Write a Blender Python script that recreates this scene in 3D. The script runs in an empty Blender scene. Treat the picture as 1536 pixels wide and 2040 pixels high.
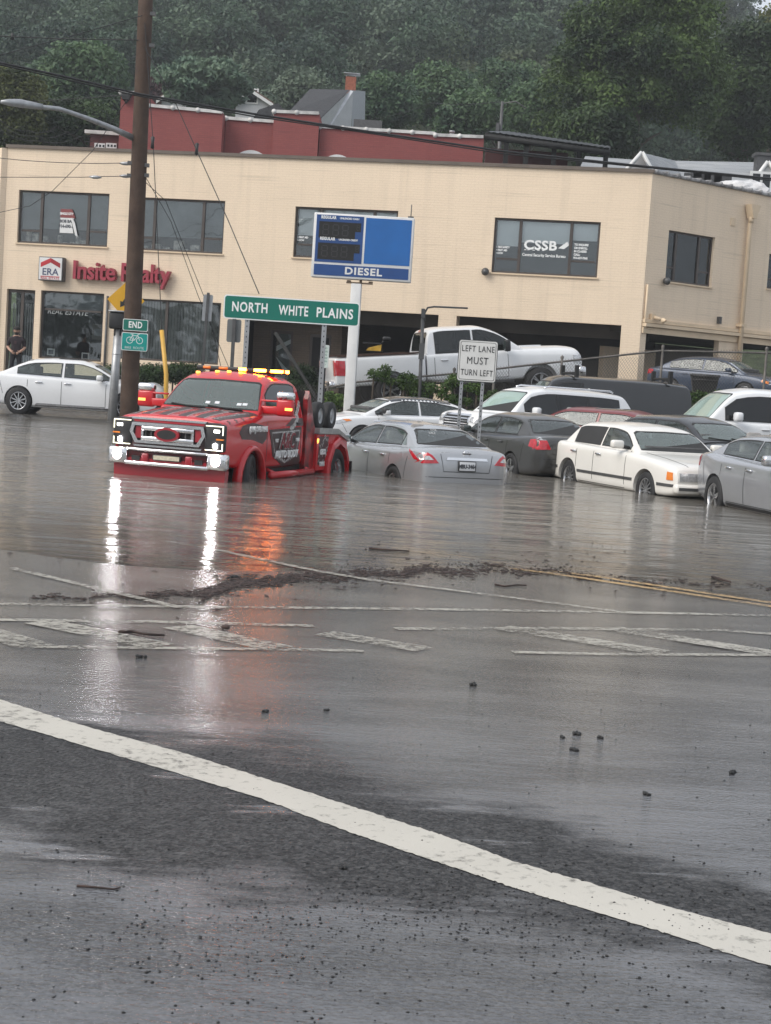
import bpy, bmesh, math, random
import numpy as np
from mathutils import Vector, Matrix
from mathutils.bvhtree import BVHTree
SC = bpy.context.scene
COL = SC.collection
random.seed(7)
RG = np.random.default_rng(11)
PI = math.pi
HAZE = 0.0007
def R(a): return math.radians(a)

# ------------------------------------------------------------------ camera
F, CAMH, ROLL = 3200.0, 1.6, R(3.7)
PITCH = math.atan(265 * math.cos(ROLL) / F)
_fw = Vector((0, math.cos(PITCH), -math.sin(PITCH)))
_u0 = Vector((0, math.sin(PITCH), math.cos(PITCH)))
_rt = math.cos(ROLL) * Vector((1, 0, 0)) + math.sin(ROLL) * _u0
_up = -math.sin(ROLL) * Vector((1, 0, 0)) + math.cos(ROLL) * _u0
EYE = Vector((0, 0, CAMH))
cam = bpy.data.objects.new('camera', bpy.data.cameras.new('camera'))
COL.objects.link(cam)
cam.data.sensor_fit = 'HORIZONTAL'
cam.data.sensor_width = 36
cam.data.lens = 36 * F / 1536
cam.data.clip_start, cam.data.clip_end = 0.1, 3000
cam.matrix_world = Matrix(((_rt.x, _up.x, -_fw.x, 0), (_rt.y, _up.y, -_fw.y, 0), (_rt.z, _up.z, -_fw.z, CAMH), (0, 0, 0, 1)))
SC.camera = cam

def ray(u, v): return _fw + (u - 768) / F * _rt - (v - 1020) / F * _up
def at(u, v, Y):
    d = ray(u, v); return EYE + d * (Y / d.y)
def onz(u, v, z=0.0):
    d = ray(u, v); return EYE + d * ((z - CAMH) / d.z)
def onplane(u, v, p0, n):
    d = ray(u, v); return EYE + d * ((p0 - EYE).dot(n) / d.dot(n))

# ------------------------------------------------------------------ sky, sun, exposure
W = bpy.data.worlds.new('World'); SC.world = W; W.use_nodes = True
nt = W.node_tree; nt.nodes.clear()
SUN_EL, SUN_AZ = R(40), R(240)          # azimuth clockwise from +Y: behind the camera, to the left
sky = nt.nodes.new('ShaderNodeTexSky'); sky.sky_type = 'NISHITA'; sky.sun_disc = False
sky.sun_elevation, sky.sun_rotation = SUN_EL, SUN_AZ
sky.air_density, sky.dust_density, sky.ozone_density = 1.0, 4.0, 1.0
mx = nt.nodes.new('ShaderNodeMix'); mx.data_type = 'RGBA'; mx.inputs[0].default_value = 0.85
mx.inputs[7].default_value = (6.0, 6.35, 6.9, 1)                   # even overcast cloud
bgn = nt.nodes.new('ShaderNodeBackground'); bgn.inputs[1].default_value = 0.075
wo = nt.nodes.new('ShaderNodeOutputWorld')
nt.links.new(sky.outputs[0], mx.inputs[6]); nt.links.new(mx.outputs[2], bgn.inputs[0]); nt.links.new(bgn.outputs[0], wo.inputs[0])
sl = bpy.data.lights.new('sun', 'SUN'); sl.energy = 1.5; sl.angle = R(45); sl.color = (1.0, 0.95, 0.88)
so = bpy.data.objects.new('sun', sl); COL.objects.link(so)
_sd = Vector((math.sin(SUN_AZ) * math.cos(SUN_EL), math.cos(SUN_AZ) * math.cos(SUN_EL), math.sin(SUN_EL)))
so.rotation_euler = _sd.to_track_quat('Z', 'Y').to_euler()
so.location = (0, 0, 60)
SC.view_settings.view_transform = 'Standard'
SC.view_settings.look = 'None'
SC.view_settings.exposure = 1.02
SC.view_settings.gamma = 1.0
SC.cycles.use_denoising = True
SC.cycles.max_bounces = 6
SC.cycles.volume_bounces = 0
SC.cycles.transparent_max_bounces = 12
SC.cycles.sample_clamp_indirect = 6

# ------------------------------------------------------------------ materials
def newmat(name):
    m = bpy.data.materials.new(name); m.use_nodes = True
    t = m.node_tree; return m, t, t.nodes['Principled BSDF']
def N(t, typ, **kw):
    n = t.nodes.new(typ)
    for k, v in kw.items(): setattr(n, k, v)
    return n
def L(t, a, b): t.links.new(a, b)
def rgb(c): return (c[0], c[1], c[2], 1)
def mat(name, c, rough=0.5, metal=0.0, var=0.12, scale=3.0, bump=0.0, bscale=40.0, coat=0.0, spec=0.5, c2=None):
    m, t, b = newmat(name)
    co = N(t, 'ShaderNodeTexCoord')
    n = N(t, 'ShaderNodeTexNoise'); n.inputs['Scale'].default_value = scale; n.inputs['Detail'].default_value = 5
    L(t, co.outputs['Object'], n.inputs['Vector'])
    mr = N(t, 'ShaderNodeMapRange'); mr.inputs[1].default_value = 0.3; mr.inputs[2].default_value = 0.7
    L(t, n.outputs['Fac'], mr.inputs[0])
    mix = N(t, 'ShaderNodeMix', data_type='RGBA')
    lo = c2 if c2 else [x * (1 - var) for x in c]; hi = c if c2 else [min(1, x * (1 + var)) for x in c]
    mix.inputs[6].default_value = rgb(lo); mix.inputs[7].default_value = rgb(hi)
    L(t, mr.outputs[0], mix.inputs[0]); L(t, mix.outputs[2], b.inputs['Base Color'])
    b.inputs['Roughness'].default_value = rough; b.inputs['Metallic'].default_value = metal
    b.inputs['Coat Weight'].default_value = coat; b.inputs['Coat Roughness'].default_value = 0.06
    b.inputs['Specular IOR Level'].default_value = spec
    if bump:
        n2 = N(t, 'ShaderNodeTexNoise'); n2.inputs['Scale'].default_value = bscale; n2.inputs['Detail'].default_value = 4
        L(t, co.outputs['Object'], n2.inputs['Vector'])
        bp = N(t, 'ShaderNodeBump'); bp.inputs['Strength'].default_value = bump; bp.inputs['Distance'].default_value = 0.02
        L(t, n2.outputs['Fac'], bp.inputs['Height']); L(t, bp.outputs[0], b.inputs['Normal'])
    return m
def emit(name, c, s):
    m, t, b = newmat(name)
    b.inputs['Base Color'].default_value = rgb(c); b.inputs['Emission Color'].default_value = rgb(c); b.inputs['Emission Strength'].default_value = s
    return m
def paint(name, c, metal=0.0, rough=0.3, coat=0.6):
    return mat(name, c, rough, metal, 0.05, 1.3, coat=coat)
M = {}
M['white_paint'] = paint('white_paint', (0.72, 0.73, 0.74))
M['cream_paint'] = paint('cream_paint', (0.72, 0.70, 0.655))
M['silver'] = paint('silver_paint', (0.42, 0.43, 0.445), 0.5, 0.24)
M['silver2'] = paint('light_silver_paint', (0.37, 0.38, 0.40), 0.5, 0.24)
M['charcoal'] = paint('charcoal_paint', (0.055, 0.055, 0.054), 0.3, 0.3)
M['black_paint'] = paint('black_paint', (0.012, 0.013, 0.015), 0.0, 0.25)
M['navy'] = paint('navy_paint', (0.040, 0.058, 0.095), 0.3, 0.3)
M['slate'] = paint('slate_paint', (0.07, 0.075, 0.085), 0.4, 0.3)
M['dark_red'] = paint('dark_red_paint', (0.16, 0.015, 0.018), 0.1, 0.3)
M['red'] = paint('red_paint', (0.50, 0.010, 0.016), 0.0, 0.2, 0.35)
M['red2'] = paint('deep_red_paint', (0.30, 0.006, 0.016), 0.0, 0.35)
def glass(name, tint, ior=1.5, film=0.0):
    m, t, b = newmat(name); out = t.nodes['Material Output']
    gl = N(t, 'ShaderNodeBsdfGlossy'); gl.inputs['Roughness'].default_value = 0.03; gl.inputs['Color'].default_value = (0.95, 0.97, 0.98, 1)
    co = N(t, 'ShaderNodeTexCoord'); n = N(t, 'ShaderNodeTexNoise'); n.inputs['Scale'].default_value = 26; n.inputs['Detail'].default_value = 3; L(t, co.outputs['Object'], n.inputs['Vector'])
    bp = N(t, 'ShaderNodeBump'); bp.inputs['Strength'].default_value = 0.025; bp.inputs['Distance'].default_value = 0.01; L(t, n.outputs['Fac'], bp.inputs['Height']); L(t, bp.outputs[0], gl.inputs['Normal'])
    tr = N(t, 'ShaderNodeBsdfTransparent'); tr.inputs['Color'].default_value = rgb(tint)
    fr = N(t, 'ShaderNodeFresnel'); fr.inputs['IOR'].default_value = ior
    mx = N(t, 'ShaderNodeMixShader'); L(t, fr.outputs[0], mx.inputs[0]); L(t, tr.outputs[0], mx.inputs[1]); L(t, gl.outputs[0], mx.inputs[2])
    df = N(t, 'ShaderNodeBsdfDiffuse'); df.inputs['Color'].default_value = (.36, .44, .41, 1); m2 = N(t, 'ShaderNodeMixShader'); m2.inputs[0].default_value = film   # pale diffuse share stands in for sky sheen on the pane
    L(t, mx.outputs[0], m2.inputs[1]); L(t, df.outputs[0], m2.inputs[2]); L(t, m2.outputs[0], out.inputs['Surface'])
    return m
M['glass'] = glass('tinted_glass', (0.74, 0.80, 0.78), 1.7, 0.07)
M['dglass'] = mat('dark_glass', (0.008, 0.009, 0.010), 0.05, 0, 0.3, 1.5, spec=0.5)
M['wglass'] = glass('windscreen_glass', (0.74, 0.86, 0.81), 2.0, 0.20)
M['pglass'] = glass('privacy_glass', (0.07, 0.075, 0.08), 1.55, 0.02)
M['cabin'] = mat('cabin_trim', (0.075, 0.075, 0.075), .8, 0, .3, 6)
M['seat_cloth'] = mat('seat_cloth', (0.26, 0.25, 0.24), .9, 0, .25, 9)
M['chrome'] = mat('chrome', (0.75, 0.75, 0.76), 0.09, 1.0, 0.06, 5)
M['alloy'] = mat('alloy', (0.55, 0.55, 0.56), 0.25, 0.9, 0.15, 12)
M['tyre'] = mat('tyre_rubber', (0.016, 0.016, 0.017), 0.7, 0, 0.3, 9)
M['black'] = mat('black_plastic', (0.014, 0.014, 0.015), 0.45, 0, 0.25, 8)
M['matte_black'] = mat('matte_black', (0.01, 0.01, 0.01), 0.8, 0, 0.2, 8)
M['seam'] = mat('seam_black', (0.02, 0.02, 0.02), 0.7)
M['tail_red'] = mat('tail_lamp_red', (0.42, 0.01, 0.02), 0.12, 0, 0.25, 14, coat=0.8)
M['lamp_clear'] = mat('clear_lamp', (0.5, 0.5, 0.5), 0.12, 0.5, 0.3, 25, coat=0.8)
M['amber'] = mat('amber_lens', (0.75, 0.22, 0.03), 0.15, 0, 0.1, 10, coat=0.6)
M['plate'] = mat('number_plate', (0.65, 0.66, 0.68), 0.4)
M['galv'] = mat('galvanised_steel', (0.36, 0.37, 0.38), 0.42, 0.6, 0.15, 6)
M['steel'] = mat('dark_steel', (0.10, 0.10, 0.10), 0.5, 0.5, 0.2, 8)
M['white_metal'] = mat('white_painted_metal', (0.66, 0.66, 0.65), 0.45, 0, 0.08, 3)
M['white_line'] = mat('white_letter', (0.78, 0.79, 0.78), 0.5, 0, 0.05)
M['wire'] = mat('wire_black', (0.012, 0.012, 0.013), 0.6)
M['green_sign'] = mat('green_sign', (0.0, 0.145, 0.105), 0.35, 0, 0.06, 2)
M['teal_sign'] = mat('teal_sign', (0.0, 0.27, 0.24), 0.38, 0, 0.12, 4)
M['bark'] = mat('bark', (0.075, 0.06, 0.045), 0.9, 0, 0.4, 6, bump=0.6, bscale=12)

# ------------------------------------------------------------------ mesh helpers
def tagk(o, label=None, cat=None, group=None, kind=None):
    if label: o['label'] = label
    if cat: o['category'] = cat
    if group: o['group'] = group
    if kind: o['kind'] = kind
    return o
def empty(name, loc=(0, 0, 0), rz=0, label=None, cat=None, group=None, rot=None, scale=1):
    o = bpy.data.objects.new(name, None); COL.objects.link(o); o.empty_display_size = 0.1
    o.location = loc; o.rotation_euler = rot if rot else (0, 0, rz); o.scale = (scale,) * 3
    return tagk(o, label, cat, group)
class MB:
    def __init__(s): s.v = []; s.f = []; s.m = []; s.sm = []
    def add(s, vs, fs, mi=0, smooth=False):
        b = len(s.v); s.v += [tuple(x) for x in vs]
        for q in fs: s.f.append([i + b for i in q]); s.m.append(mi); s.sm.append(smooth)
        return s
    def box(s, c, d, mi=0, rz=0, M4=None):
        x, y, z = d[0] / 2, d[1] / 2, d[2] / 2
        vs = [Vector(p) for p in ((-x, -y, -z), (x, -y, -z), (x, y, -z), (-x, y, -z), (-x, -y, z), (x, -y, z), (x, y, z), (-x, y, z))]
        if rz: vs = [Matrix.Rotation(rz, 3, 'Z') @ p for p in vs]
        if M4: vs = [M4 @ p for p in vs]
        vs = [p + Vector(c) for p in vs]
        return s.add(vs, [(0, 3, 2, 1), (4, 5, 6, 7), (0, 1, 5, 4), (1, 2, 6, 5), (2, 3, 7, 6), (3, 0, 4, 7)], mi)
    def b2(s, x0, x1, y0, y1, z0, z1, mi=0):
        return s.box(((x0 + x1) / 2, (y0 + y1) / 2, (z0 + z1) / 2), (abs(x1 - x0), abs(y1 - y0), abs(z1 - z0)), mi)
    def rbox(s, c, d, r=0.03, mi=0, seg=2, M4=None):
        bm = bmesh.new(); bmesh.ops.create_cube(bm, size=1)
        for v in bm.verts: v.co = Vector((v.co.x * d[0], v.co.y * d[1], v.co.z * d[2]))
        bmesh.ops.bevel(bm, geom=bm.edges[:], offset=r, segments=seg, profile=0.5, affect='EDGES')
        bm.verts.index_update()
        vs = [((M4 @ v.co) if M4 else v.co) + Vector(c) for v in bm.verts]; fs = [[v.index for v in f.verts] for f in bm.faces]
        bm.free(); return s.add(vs, fs, mi, True)
    def tube(s, pts, r, n=8, mi=0, cap=True, smooth=True):
        pts = [Vector(p) for p in pts]; rs = r if isinstance(r, (list, tuple)) else [r] * len(pts)
        vs = []; fs = []; pu = None
        for i, p in enumerate(pts):
            d = (pts[min(i + 1, len(pts) - 1)] - pts[max(i - 1, 0)]).normalized()
            a = pu if pu else (Vector((0, 0, 1)) if abs(d.z) < 0.9 else Vector((1, 0, 0)))
            u = (a - d * a.dot(d)).normalized(); w = d.cross(u); pu = u
            for k in range(n):
                t = 2 * PI * k / n; vs.append(p + (u * math.cos(t) + w * math.sin(t)) * rs[i])
        for i in range(len(pts) - 1):
            for k in range(n):
                a = i * n + k; b = i * n + (k + 1) % n; fs.append((a, b, b + n, a + n))
        if cap: fs += [tuple(range(n))[::-1], tuple((len(pts) - 1) * n + k for k in range(n))]
        return s.add(vs, fs, mi, smooth)
    def lathe(s, prof, n=24, axis='Z', c=(0, 0, 0), mi=0, smooth=True):
        vs = []; fs = []
        for (r, h) in prof:
            for k in range(n):
                t = 2 * PI * k / n; a, b = r * math.cos(t), r * math.sin(t)
                p = {'Z': (a, b, h), 'Y': (a, h, b), 'X': (h, a, b)}[axis]
                vs.append((p[0] + c[0], p[1] + c[1], p[2] + c[2]))
        for i in range(len(prof) - 1):
            for k in range(n):
                a = i * n + k; b = i * n + (k + 1) % n; fs.append((a, b, b + n, a + n))
        return s.add(vs, fs, mi, smooth)
    def prism(s, poly, y0, y1, mi=0, plane='XZ'):
        # polygon in (x,z) pulled from y0 to y1, or in (x,y) pulled in z, or in (y,z) pulled in x
        f = {'XZ': lambda a, b, h: (a, h, b), 'XY': lambda a, b, h: (a, b, h), 'YZ': lambda a, b, h: (h, a, b)}[plane]
        n = len(poly)
        vs = [f(a, b, y0) for a, b in poly] + [f(a, b, y1) for a, b in poly]
        fs = [tuple(range(n)), tuple(range(2 * n - 1, n - 1, -1))] + [(i, i + n, (i + 1) % n + n, (i + 1) % n) for i in range(n)]
        return s.add(vs, fs, mi)
    def build(s, name, mats, parent=None, loc=None, rz=0, rot=None, auto=False):
        me = bpy.data.meshes.new(name); me.from_pydata(s.v, [], s.f)
        for m in (mats if isinstance(mats, (list, tuple)) else [mats]): me.materials.append(M[m] if isinstance(m, str) else m)
        me.polygons.foreach_set('material_index', s.m); me.polygons.foreach_set('use_smooth', s.sm)
        bm = bmesh.new(); bm.from_mesh(me); bmesh.ops.recalc_face_normals(bm, faces=bm.faces[:]); bm.to_mesh(me); bm.free()
        me.update()
        o = bpy.data.objects.new(name, me); COL.objects.link(o)
        if parent: o.parent = parent
        if loc is not None: o.location = loc
        if rot: o.rotation_euler = rot
        elif rz: o.rotation_euler = (0, 0, rz)
        return o
def raw_mesh(name, v, f, mats, parent=None):
    me = bpy.data.meshes.new(name)
    v = np.asarray(v, np.float32); f = np.asarray(f, np.int32); k = f.shape[1]
    me.vertices.add(len(v)); me.vertices.foreach_set('co', v.ravel())
    me.loops.add(f.size); me.loops.foreach_set('vertex_index', f.ravel())
    me.polygons.add(len(f)); me.polygons.foreach_set('loop_start', np.arange(0, f.size, k, dtype=np.int32))
    me.update(calc_edges=True)
    for m in (mats if isinstance(mats, (list, tuple)) else [mats]): me.materials.append(M[m] if isinstance(m, str) else m)
    o = bpy.data.objects.new(name, me); COL.objects.link(o)
    if parent: o.parent = parent
    return o
def text(s, size, m, parent, loc, rot=(PI / 2, 0, 0), name='lettering', xs=1.0, off=0.0, ext=0.003, align='CENTER', shear=0, sp=1.0, w=None):
    """words as a real thin mesh; size is the height of a capital letter in metres"""
    c = bpy.data.curves.new(name, 'FONT'); c.body = s; c.size = size / 0.70; c.align_x = align; c.align_y = 'CENTER'
    c.offset = off; c.extrude = ext; c.shear = shear; c.space_character = sp; c.resolution_u = 3
    o = bpy.data.objects.new(name, c); COL.objects.link(o)
    dg = bpy.context.evaluated_depsgraph_get(); dg.update()
    me = bpy.data.meshes.new_from_object(o.evaluated_get(dg)); bpy.data.objects.remove(o); bpy.data.curves.remove(c)
    if w:
        X_ = [v.co.x for v in me.vertices]; xs = w / (max(X_) - min(X_))
    for v in me.vertices: v.co.x *= xs
    me.materials.clear(); me.materials.append(M[m] if isinstance(m, str) else m)
    q = bpy.data.objects.new(name, me); COL.objects.link(q); q.parent = parent; q.location = loc; q.rotation_euler = rot
    return q
def rrect(w, h, r, n=4, cx=0, cy=0):
    P = []
    for (sx, sy, a0) in ((1, 1, 0), (-1, 1, 90), (-1, -1, 180), (1, -1, 270)):
        for k in range(n + 1):
            a = R(a0 + 90 * k / n); P.append((cx + sx * (w / 2 - r) + r * math.cos(a), cy + sy * (h / 2 - r) + r * math.sin(a)))
    return P
def ell(cx, cy, a, b, n=24): return [(cx + a * math.cos(2 * PI * k / n), cy + b * math.sin(2 * PI * k / n)) for k in range(n)]
# ------------------------------------------------------------------ ground, water, road markings
def sstep(a, b, x):
    t = max(0.0, min(1.0, (x - a) / (b - a))); return t * t * (3 - 2 * t)
def terrace(X): return 0.75 + 0.85 * sstep(-1.0, 8.5, X)
def gz(X, Y):
    if Y < 14: z = 0.0065 * (13.2 - Y) + 0.004 * math.sin(X * 1.1 + 0.4) * sstep(9, 13, Y)
    else: z = -0.0052 - 0.028 * (Y - 14)
    z = max(z, -0.56)
    if Y > 26:
        lot = -0.56 + 0.36 * sstep(27, 35, Y)
        bank = terrace(X) * sstep(41.0, 41.9, Y)
        st = -0.14 + 0.21 * sstep(40.6, 42.3, Y) + (0.45 + 0.02 * max(0, X + 9)) * sstep(47.2, 47.6, Y)
        w = sstep(-3.2, -1.6, X)
        z = (lot * (1 - sstep(41.0, 41.9, Y)) + bank) * w + max(lot, st if Y > 36 else lot) * (1 - w)
    if Y > 60: z += 5.5 * sstep(60, 95, Y)
    return z
def axis(a, b, fine):
    out = [a]
    while out[-1] < b: out.append(out[-1] + fine(out[-1]))
    return out
ys = axis(-4, 100, lambda y: 0.25 if y < 16 else 0.7 if y < 40 else 0.2 if y < 48 else 2.0) + [110, 140, 200, 400, 1200, 2500]
xs = [-2500, -800, -200, -60] + axis(-30, 30, lambda x: 0.5) + [60, 200, 800, 2500]
GV = [(x, y, gz(max(-30, min(30, x)), min(y, 100))) for y in ys for x in xs]
nx = len(xs)
GF = [(j * nx + i, j * nx + i + 1, (j + 1) * nx + i + 1, (j + 1) * nx + i) for j in range(len(ys) - 1) for i in range(nx - 1)]

def asphalt():
    m, t, b = newmat('wet_asphalt')
    g = N(t, 'ShaderNodeNewGeometry'); pos = g.outputs['Position']
    sep = N(t, 'ShaderNodeSeparateXYZ'); L(t, pos, sep.inputs[0])
    def noise(sc, det=4, rough=0.55, vec=None, sx=None):
        n = N(t, 'ShaderNodeTexNoise'); n.inputs['Scale'].default_value = sc; n.inputs['Detail'].default_value = det; n.inputs['Roughness'].default_value = rough
        v = vec or pos
        if sx:
            mp = N(t, 'ShaderNodeMapping'); mp.inputs['Scale'].default_value = sx; L(t, v, mp.inputs[0]); v = mp.outputs[0]
        L(t, v, n.inputs['Vector']); return n.outputs['Fac']
    def math_(op, a, bb=None, c=None, clamp=False):
        n = N(t, 'ShaderNodeMath', operation=op, use_clamp=clamp)
        for i, q in enumerate((a, bb, c)):
            if q is None: continue
            if isinstance(q, (int, float)): n.inputs[i].default_value = q
            else: L(t, q, n.inputs[i])
        return n.outputs[0]
    def mrange(x, a, bb, c=0, d=1, smooth=True):
        n = N(t, 'ShaderNodeMapRange', interpolation_type='SMOOTHSTEP' if smooth else 'LINEAR')
        L(t, x, n.inputs[0])
        for i, q in enumerate((a, bb, c, d)): n.inputs[i + 1].default_value = q
        return n.outputs[0]
    # distance from the painted stop line (positive = beyond it): the crown of the road stays drier there
    d = math_('ADD', math_('MULTIPLY', sep.outputs[0], STOPN[0]), math_('MULTIPLY_ADD', sep.outputs[1], STOPN[1], STOPN[2]))
    wob = math_('MULTIPLY', math_('SUBTRACT', noise(0.8, 4), 0.5), 1.5)
    wob2 = math_('MULTIPLY', math_('SUBTRACT', noise(5.0, 6, 0.68, sx=(0.4, 1.5, 1)), 0.5), 0.9)
    dd = math_('ADD', math_('ADD', d, wob), wob2)
    lowd = mrange(sep.outputs[0], -2.0, 0.9, -1.5, -0.25, False); uppd = mrange(sep.outputs[0], -2.0, 0.0, 0.12, 0.55, False)
    dry = math_('MULTIPLY', mrange(math_('SUBTRACT', dd, lowd), -0.22, 0.22), mrange(math_('SUBTRACT', dd, uppd), -0.18, 0.18, 1, 0))
    # puddles: streaks of standing film inside the drier band
    pud = mrange(noise(1.7, 5, 0.6, sx=(0.7, 2.2, 1)), 0.60, 0.66)
    dry = math_('MULTIPLY', dry, math_('SUBTRACT', 1.0, pud), clamp=True)
    grain = noise(85, 4, 0.75)
    vor = N(t, 'ShaderNodeTexVoronoi'); vor.inputs['Scale'].default_value = 55; L(t, pos, vor.inputs['Vector'])
    agg = mrange(vor.outputs['Distance'], 0.15, 0.75)
    patch = noise(0.7, 6, 0.6)
    cr = N(t, 'ShaderNodeMix', data_type='RGBA'); cr.inputs[6].default_value = rgb((0.004, 0.004, 0.005)); cr.inputs[7].default_value = rgb((0.078, 0.077, 0.077))
    vc = N(t, 'ShaderNodeTexVoronoi'); vc.inputs['Scale'].default_value = 62; L(t, pos, vc.inputs['Vector']); sc_ = N(t, 'ShaderNodeSeparateColor'); L(t, vc.outputs['Color'], sc_.inputs[0])
    L(t, math_('ADD', math_('MULTIPLY_ADD', sc_.outputs[0], .75, mrange(grain, 0.36, 0.66, -.38, .26)), math_('MULTIPLY_ADD', patch, 0.7, -0.30), clamp=True), cr.inputs[0])
    # thin film of silty water, sky reflection painted into its pale colour
    cw = N(t, 'ShaderNodeMix', data_type='RGBA'); L(t, dry, cw.inputs[0]); cw.inputs[7].default_value = rgb((0.0, 0.0, 0.0))
    silt_sheen = N(t, 'ShaderNodeMix', data_type='RGBA'); L(t, mrange(noise(0.9, 6, 0.62, sx=(0.55, 1.5, 1)), 0.36, 0.64, 0.22, 0.78), silt_sheen.inputs[0]); L(t, cr.outputs[2], silt_sheen.inputs[6]); sm = N(t, 'ShaderNodeMix', data_type='RGBA'); L(t, mrange(sep.outputs[1], 5.5, 10.5), sm.inputs[0]); sm.inputs[6].default_value = rgb((0.165, 0.168, 0.18)); sm.inputs[7].default_value = rgb((0.155, 0.145, 0.13)); L(t, sm.outputs[2], silt_sheen.inputs[7])
    L(t, silt_sheen.outputs[2], cw.inputs[6]); L(t, cr.outputs[2], cw.inputs[7])
    L(t, cw.outputs[2], b.inputs['Base Color'])
    L(t, mrange(dry, 0, 1, 0.08, 0.5, False), b.inputs['Roughness'])
    L(t, mrange(dry, 0, 1, 0.62, 0.38, False), b.inputs['Specular IOR Level'])
    # relief: aggregate where drier, soft ripples where filmed
    rip = noise(15, 4, 0.62, sx=(0.28, 1.8, 1))
    h1 = math_('MULTIPLY', math_('ADD', agg, grain), math_('MULTIPLY_ADD', dry, 0.80, 0.20))
    h = math_('ADD', math_('MULTIPLY', h1, 0.0042), math_('MULTIPLY', rip, 0.0042))
    bp = N(t, 'ShaderNodeBump'); bp.inputs['Strength'].default_value = 1.0; bp.inputs['Distance'].default_value = 1.0
    L(t, h, bp.inputs['Height']); L(t, bp.outputs[0], b.inputs['Normal'])
    return m
def onground(u, v):
    p = onz(u, v, 0)
    for _ in range(6): p = onz(u, v, gz(p.x, p.y))
    return p
_a, _b = onground(0, 1416), onground(1536, 1894)
_n = Vector((-(_b - _a).y, (_b - _a).x, 0)).normalized()
if _n.y < 0: _n = -_n
STOPN = (_n.x, _n.y, -_n.dot(_a))
M['asphalt'] = asphalt()
M['soil'] = mat('soil_grass', (0.05, 0.07, 0.025), 0.9, 0, 0.5, 2.0, bump=0.5, bscale=15)
mbg = MB(); mbg.v = GV; mbg.f = [list(q) for q in GF]
mbg.m = [1 if (ys[q // (nx - 1)] > 58) or (40.8 <= ys[q // (nx - 1)] < 42.0 and xs[q % (nx - 1)] > -3) else 0 for q in range(len(GF))]
mbg.sm = [True] * len(GF)
go = mbg.build('ground', ['asphalt', 'soil']); tagk(go, 'wet grey asphalt road rising out of the flood water', 'ground', kind='structure')

def watermat():
    m, t, b = newmat('flood_water')
    out = t.nodes['Material Output']
    g = N(t, 'ShaderNodeNewGeometry'); pos = g.outputs['Position']
    sep = N(t, 'ShaderNodeSeparateXYZ'); L(t, pos, sep.inputs[0])
    def noise(sc, sx, det=4, rough=0.5, dist=0.4):
        mp = N(t, 'ShaderNodeMapping'); mp.inputs['Scale'].default_value = sx; mp.inputs['Rotation'].default_value = (0, 0, R(7)); L(t, pos, mp.inputs[0])
        n = N(t, 'ShaderNodeTexNoise'); n.inputs['Scale'].default_value = sc; n.inputs['Detail'].default_value = det; n.inputs['Roughness'].default_value = rough; n.inputs['Distortion'].default_value = dist
        L(t, mp.outputs[0], n.inputs['Vector']); return n.outputs['Fac']
    a = noise(1.0, (0.55, 1.5, 1), 3, 0.5); bnz = noise(3.6, (0.5, 1.3, 1), 4, 0.6); calm = noise(0.16, (0.7, 1.0, 1), 2)
    cm = N(t, 'ShaderNodeMapRange'); cm.inputs[1].default_value = 0.35; cm.inputs[2].default_value = 0.65; cm.inputs[3].default_value = 0.45; cm.inputs[4].default_value = 1.25; L(t, calm, cm.inputs[0])
    far = N(t, 'ShaderNodeMapRange'); far.inputs[1].default_value = 10.5; far.inputs[2].default_value = 22; far.inputs[3].default_value = 0.5; far.inputs[4].default_value = 1.0; L(t, sep.outputs[1], far.inputs[0])
    ma = N(t, 'ShaderNodeMath', operation='MULTIPLY'); ma.inputs[1].default_value = 0.085; L(t, a, ma.inputs[0])
    mb_ = N(t, 'ShaderNodeMath', operation='MULTIPLY_ADD'); mb_.inputs[1].default_value = 0.026; L(t, bnz, mb_.inputs[0]); L(t, ma.outputs[0], mb_.inputs[2])
    mc = N(t, 'ShaderNodeMath', operation='MULTIPLY'); L(t, mb_.outputs[0], mc.inputs[0]); L(t, cm.outputs[0], mc.inputs[1])
    md = N(t, 'ShaderNodeMath', operation='MULTIPLY'); L(t, mc.outputs[0], md.inputs[0]); L(t, far.outputs[0], md.inputs[1])
    bp = N(t, 'ShaderNodeBump'); bp.inputs['Strength'].default_value = 1.0; bp.inputs['Distance'].default_value = 0.8; L(t, md.outputs[0], bp.inputs['Height'])
    b.inputs['Base Color'].default_value = rgb((0.15, 0.139, 0.122)); b.inputs['Roughness'].default_value = 0.1; b.inputs['IOR'].default_value = 1.33
    b.inputs['Specular IOR Level'].default_value = 0.5
    L(t, bp.outputs[0], b.inputs['Normal'])
    # shallow edge is clearer: the road and its paint show through
    gl = N(t, 'ShaderNodeBsdfGlossy'); gl.inputs['Roughness'].default_value = 0.12; L(t, bp.outputs[0], gl.inputs['Normal'])
    tr = N(t, 'ShaderNodeBsdfTransparent'); fr = N(t, 'ShaderNodeFresnel'); fr.inputs['IOR'].default_value = 1.33; L(t, bp.outputs[0], fr.inputs['Normal'])
    cl = N(t, 'ShaderNodeMixShader'); L(t, fr.outputs[0], cl.inputs[0]); L(t, tr.outputs[0], cl.inputs[1]); L(t, gl.outputs[0], cl.inputs[2])
    dp = N(t, 'ShaderNodeMapRange'); dp.inputs[1].default_value = 12.5; dp.inputs[2].default_value = 18.5; L(t, sep.outputs[1], dp.inputs[0])
    mx = N(t, 'ShaderNodeMixShader'); L(t, dp.outputs[0], mx.inputs[0]); L(t, cl.outputs[0], mx.inputs[1]); L(t, b.outputs[0], mx.inputs[2])
    L(t, mx.outputs[0], out.inputs['Surface'])
    return m
M['water'] = watermat()
wv = [(x, y, 0.0) for y in (8, 46.8) for x in (-60, 60)]
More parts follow.
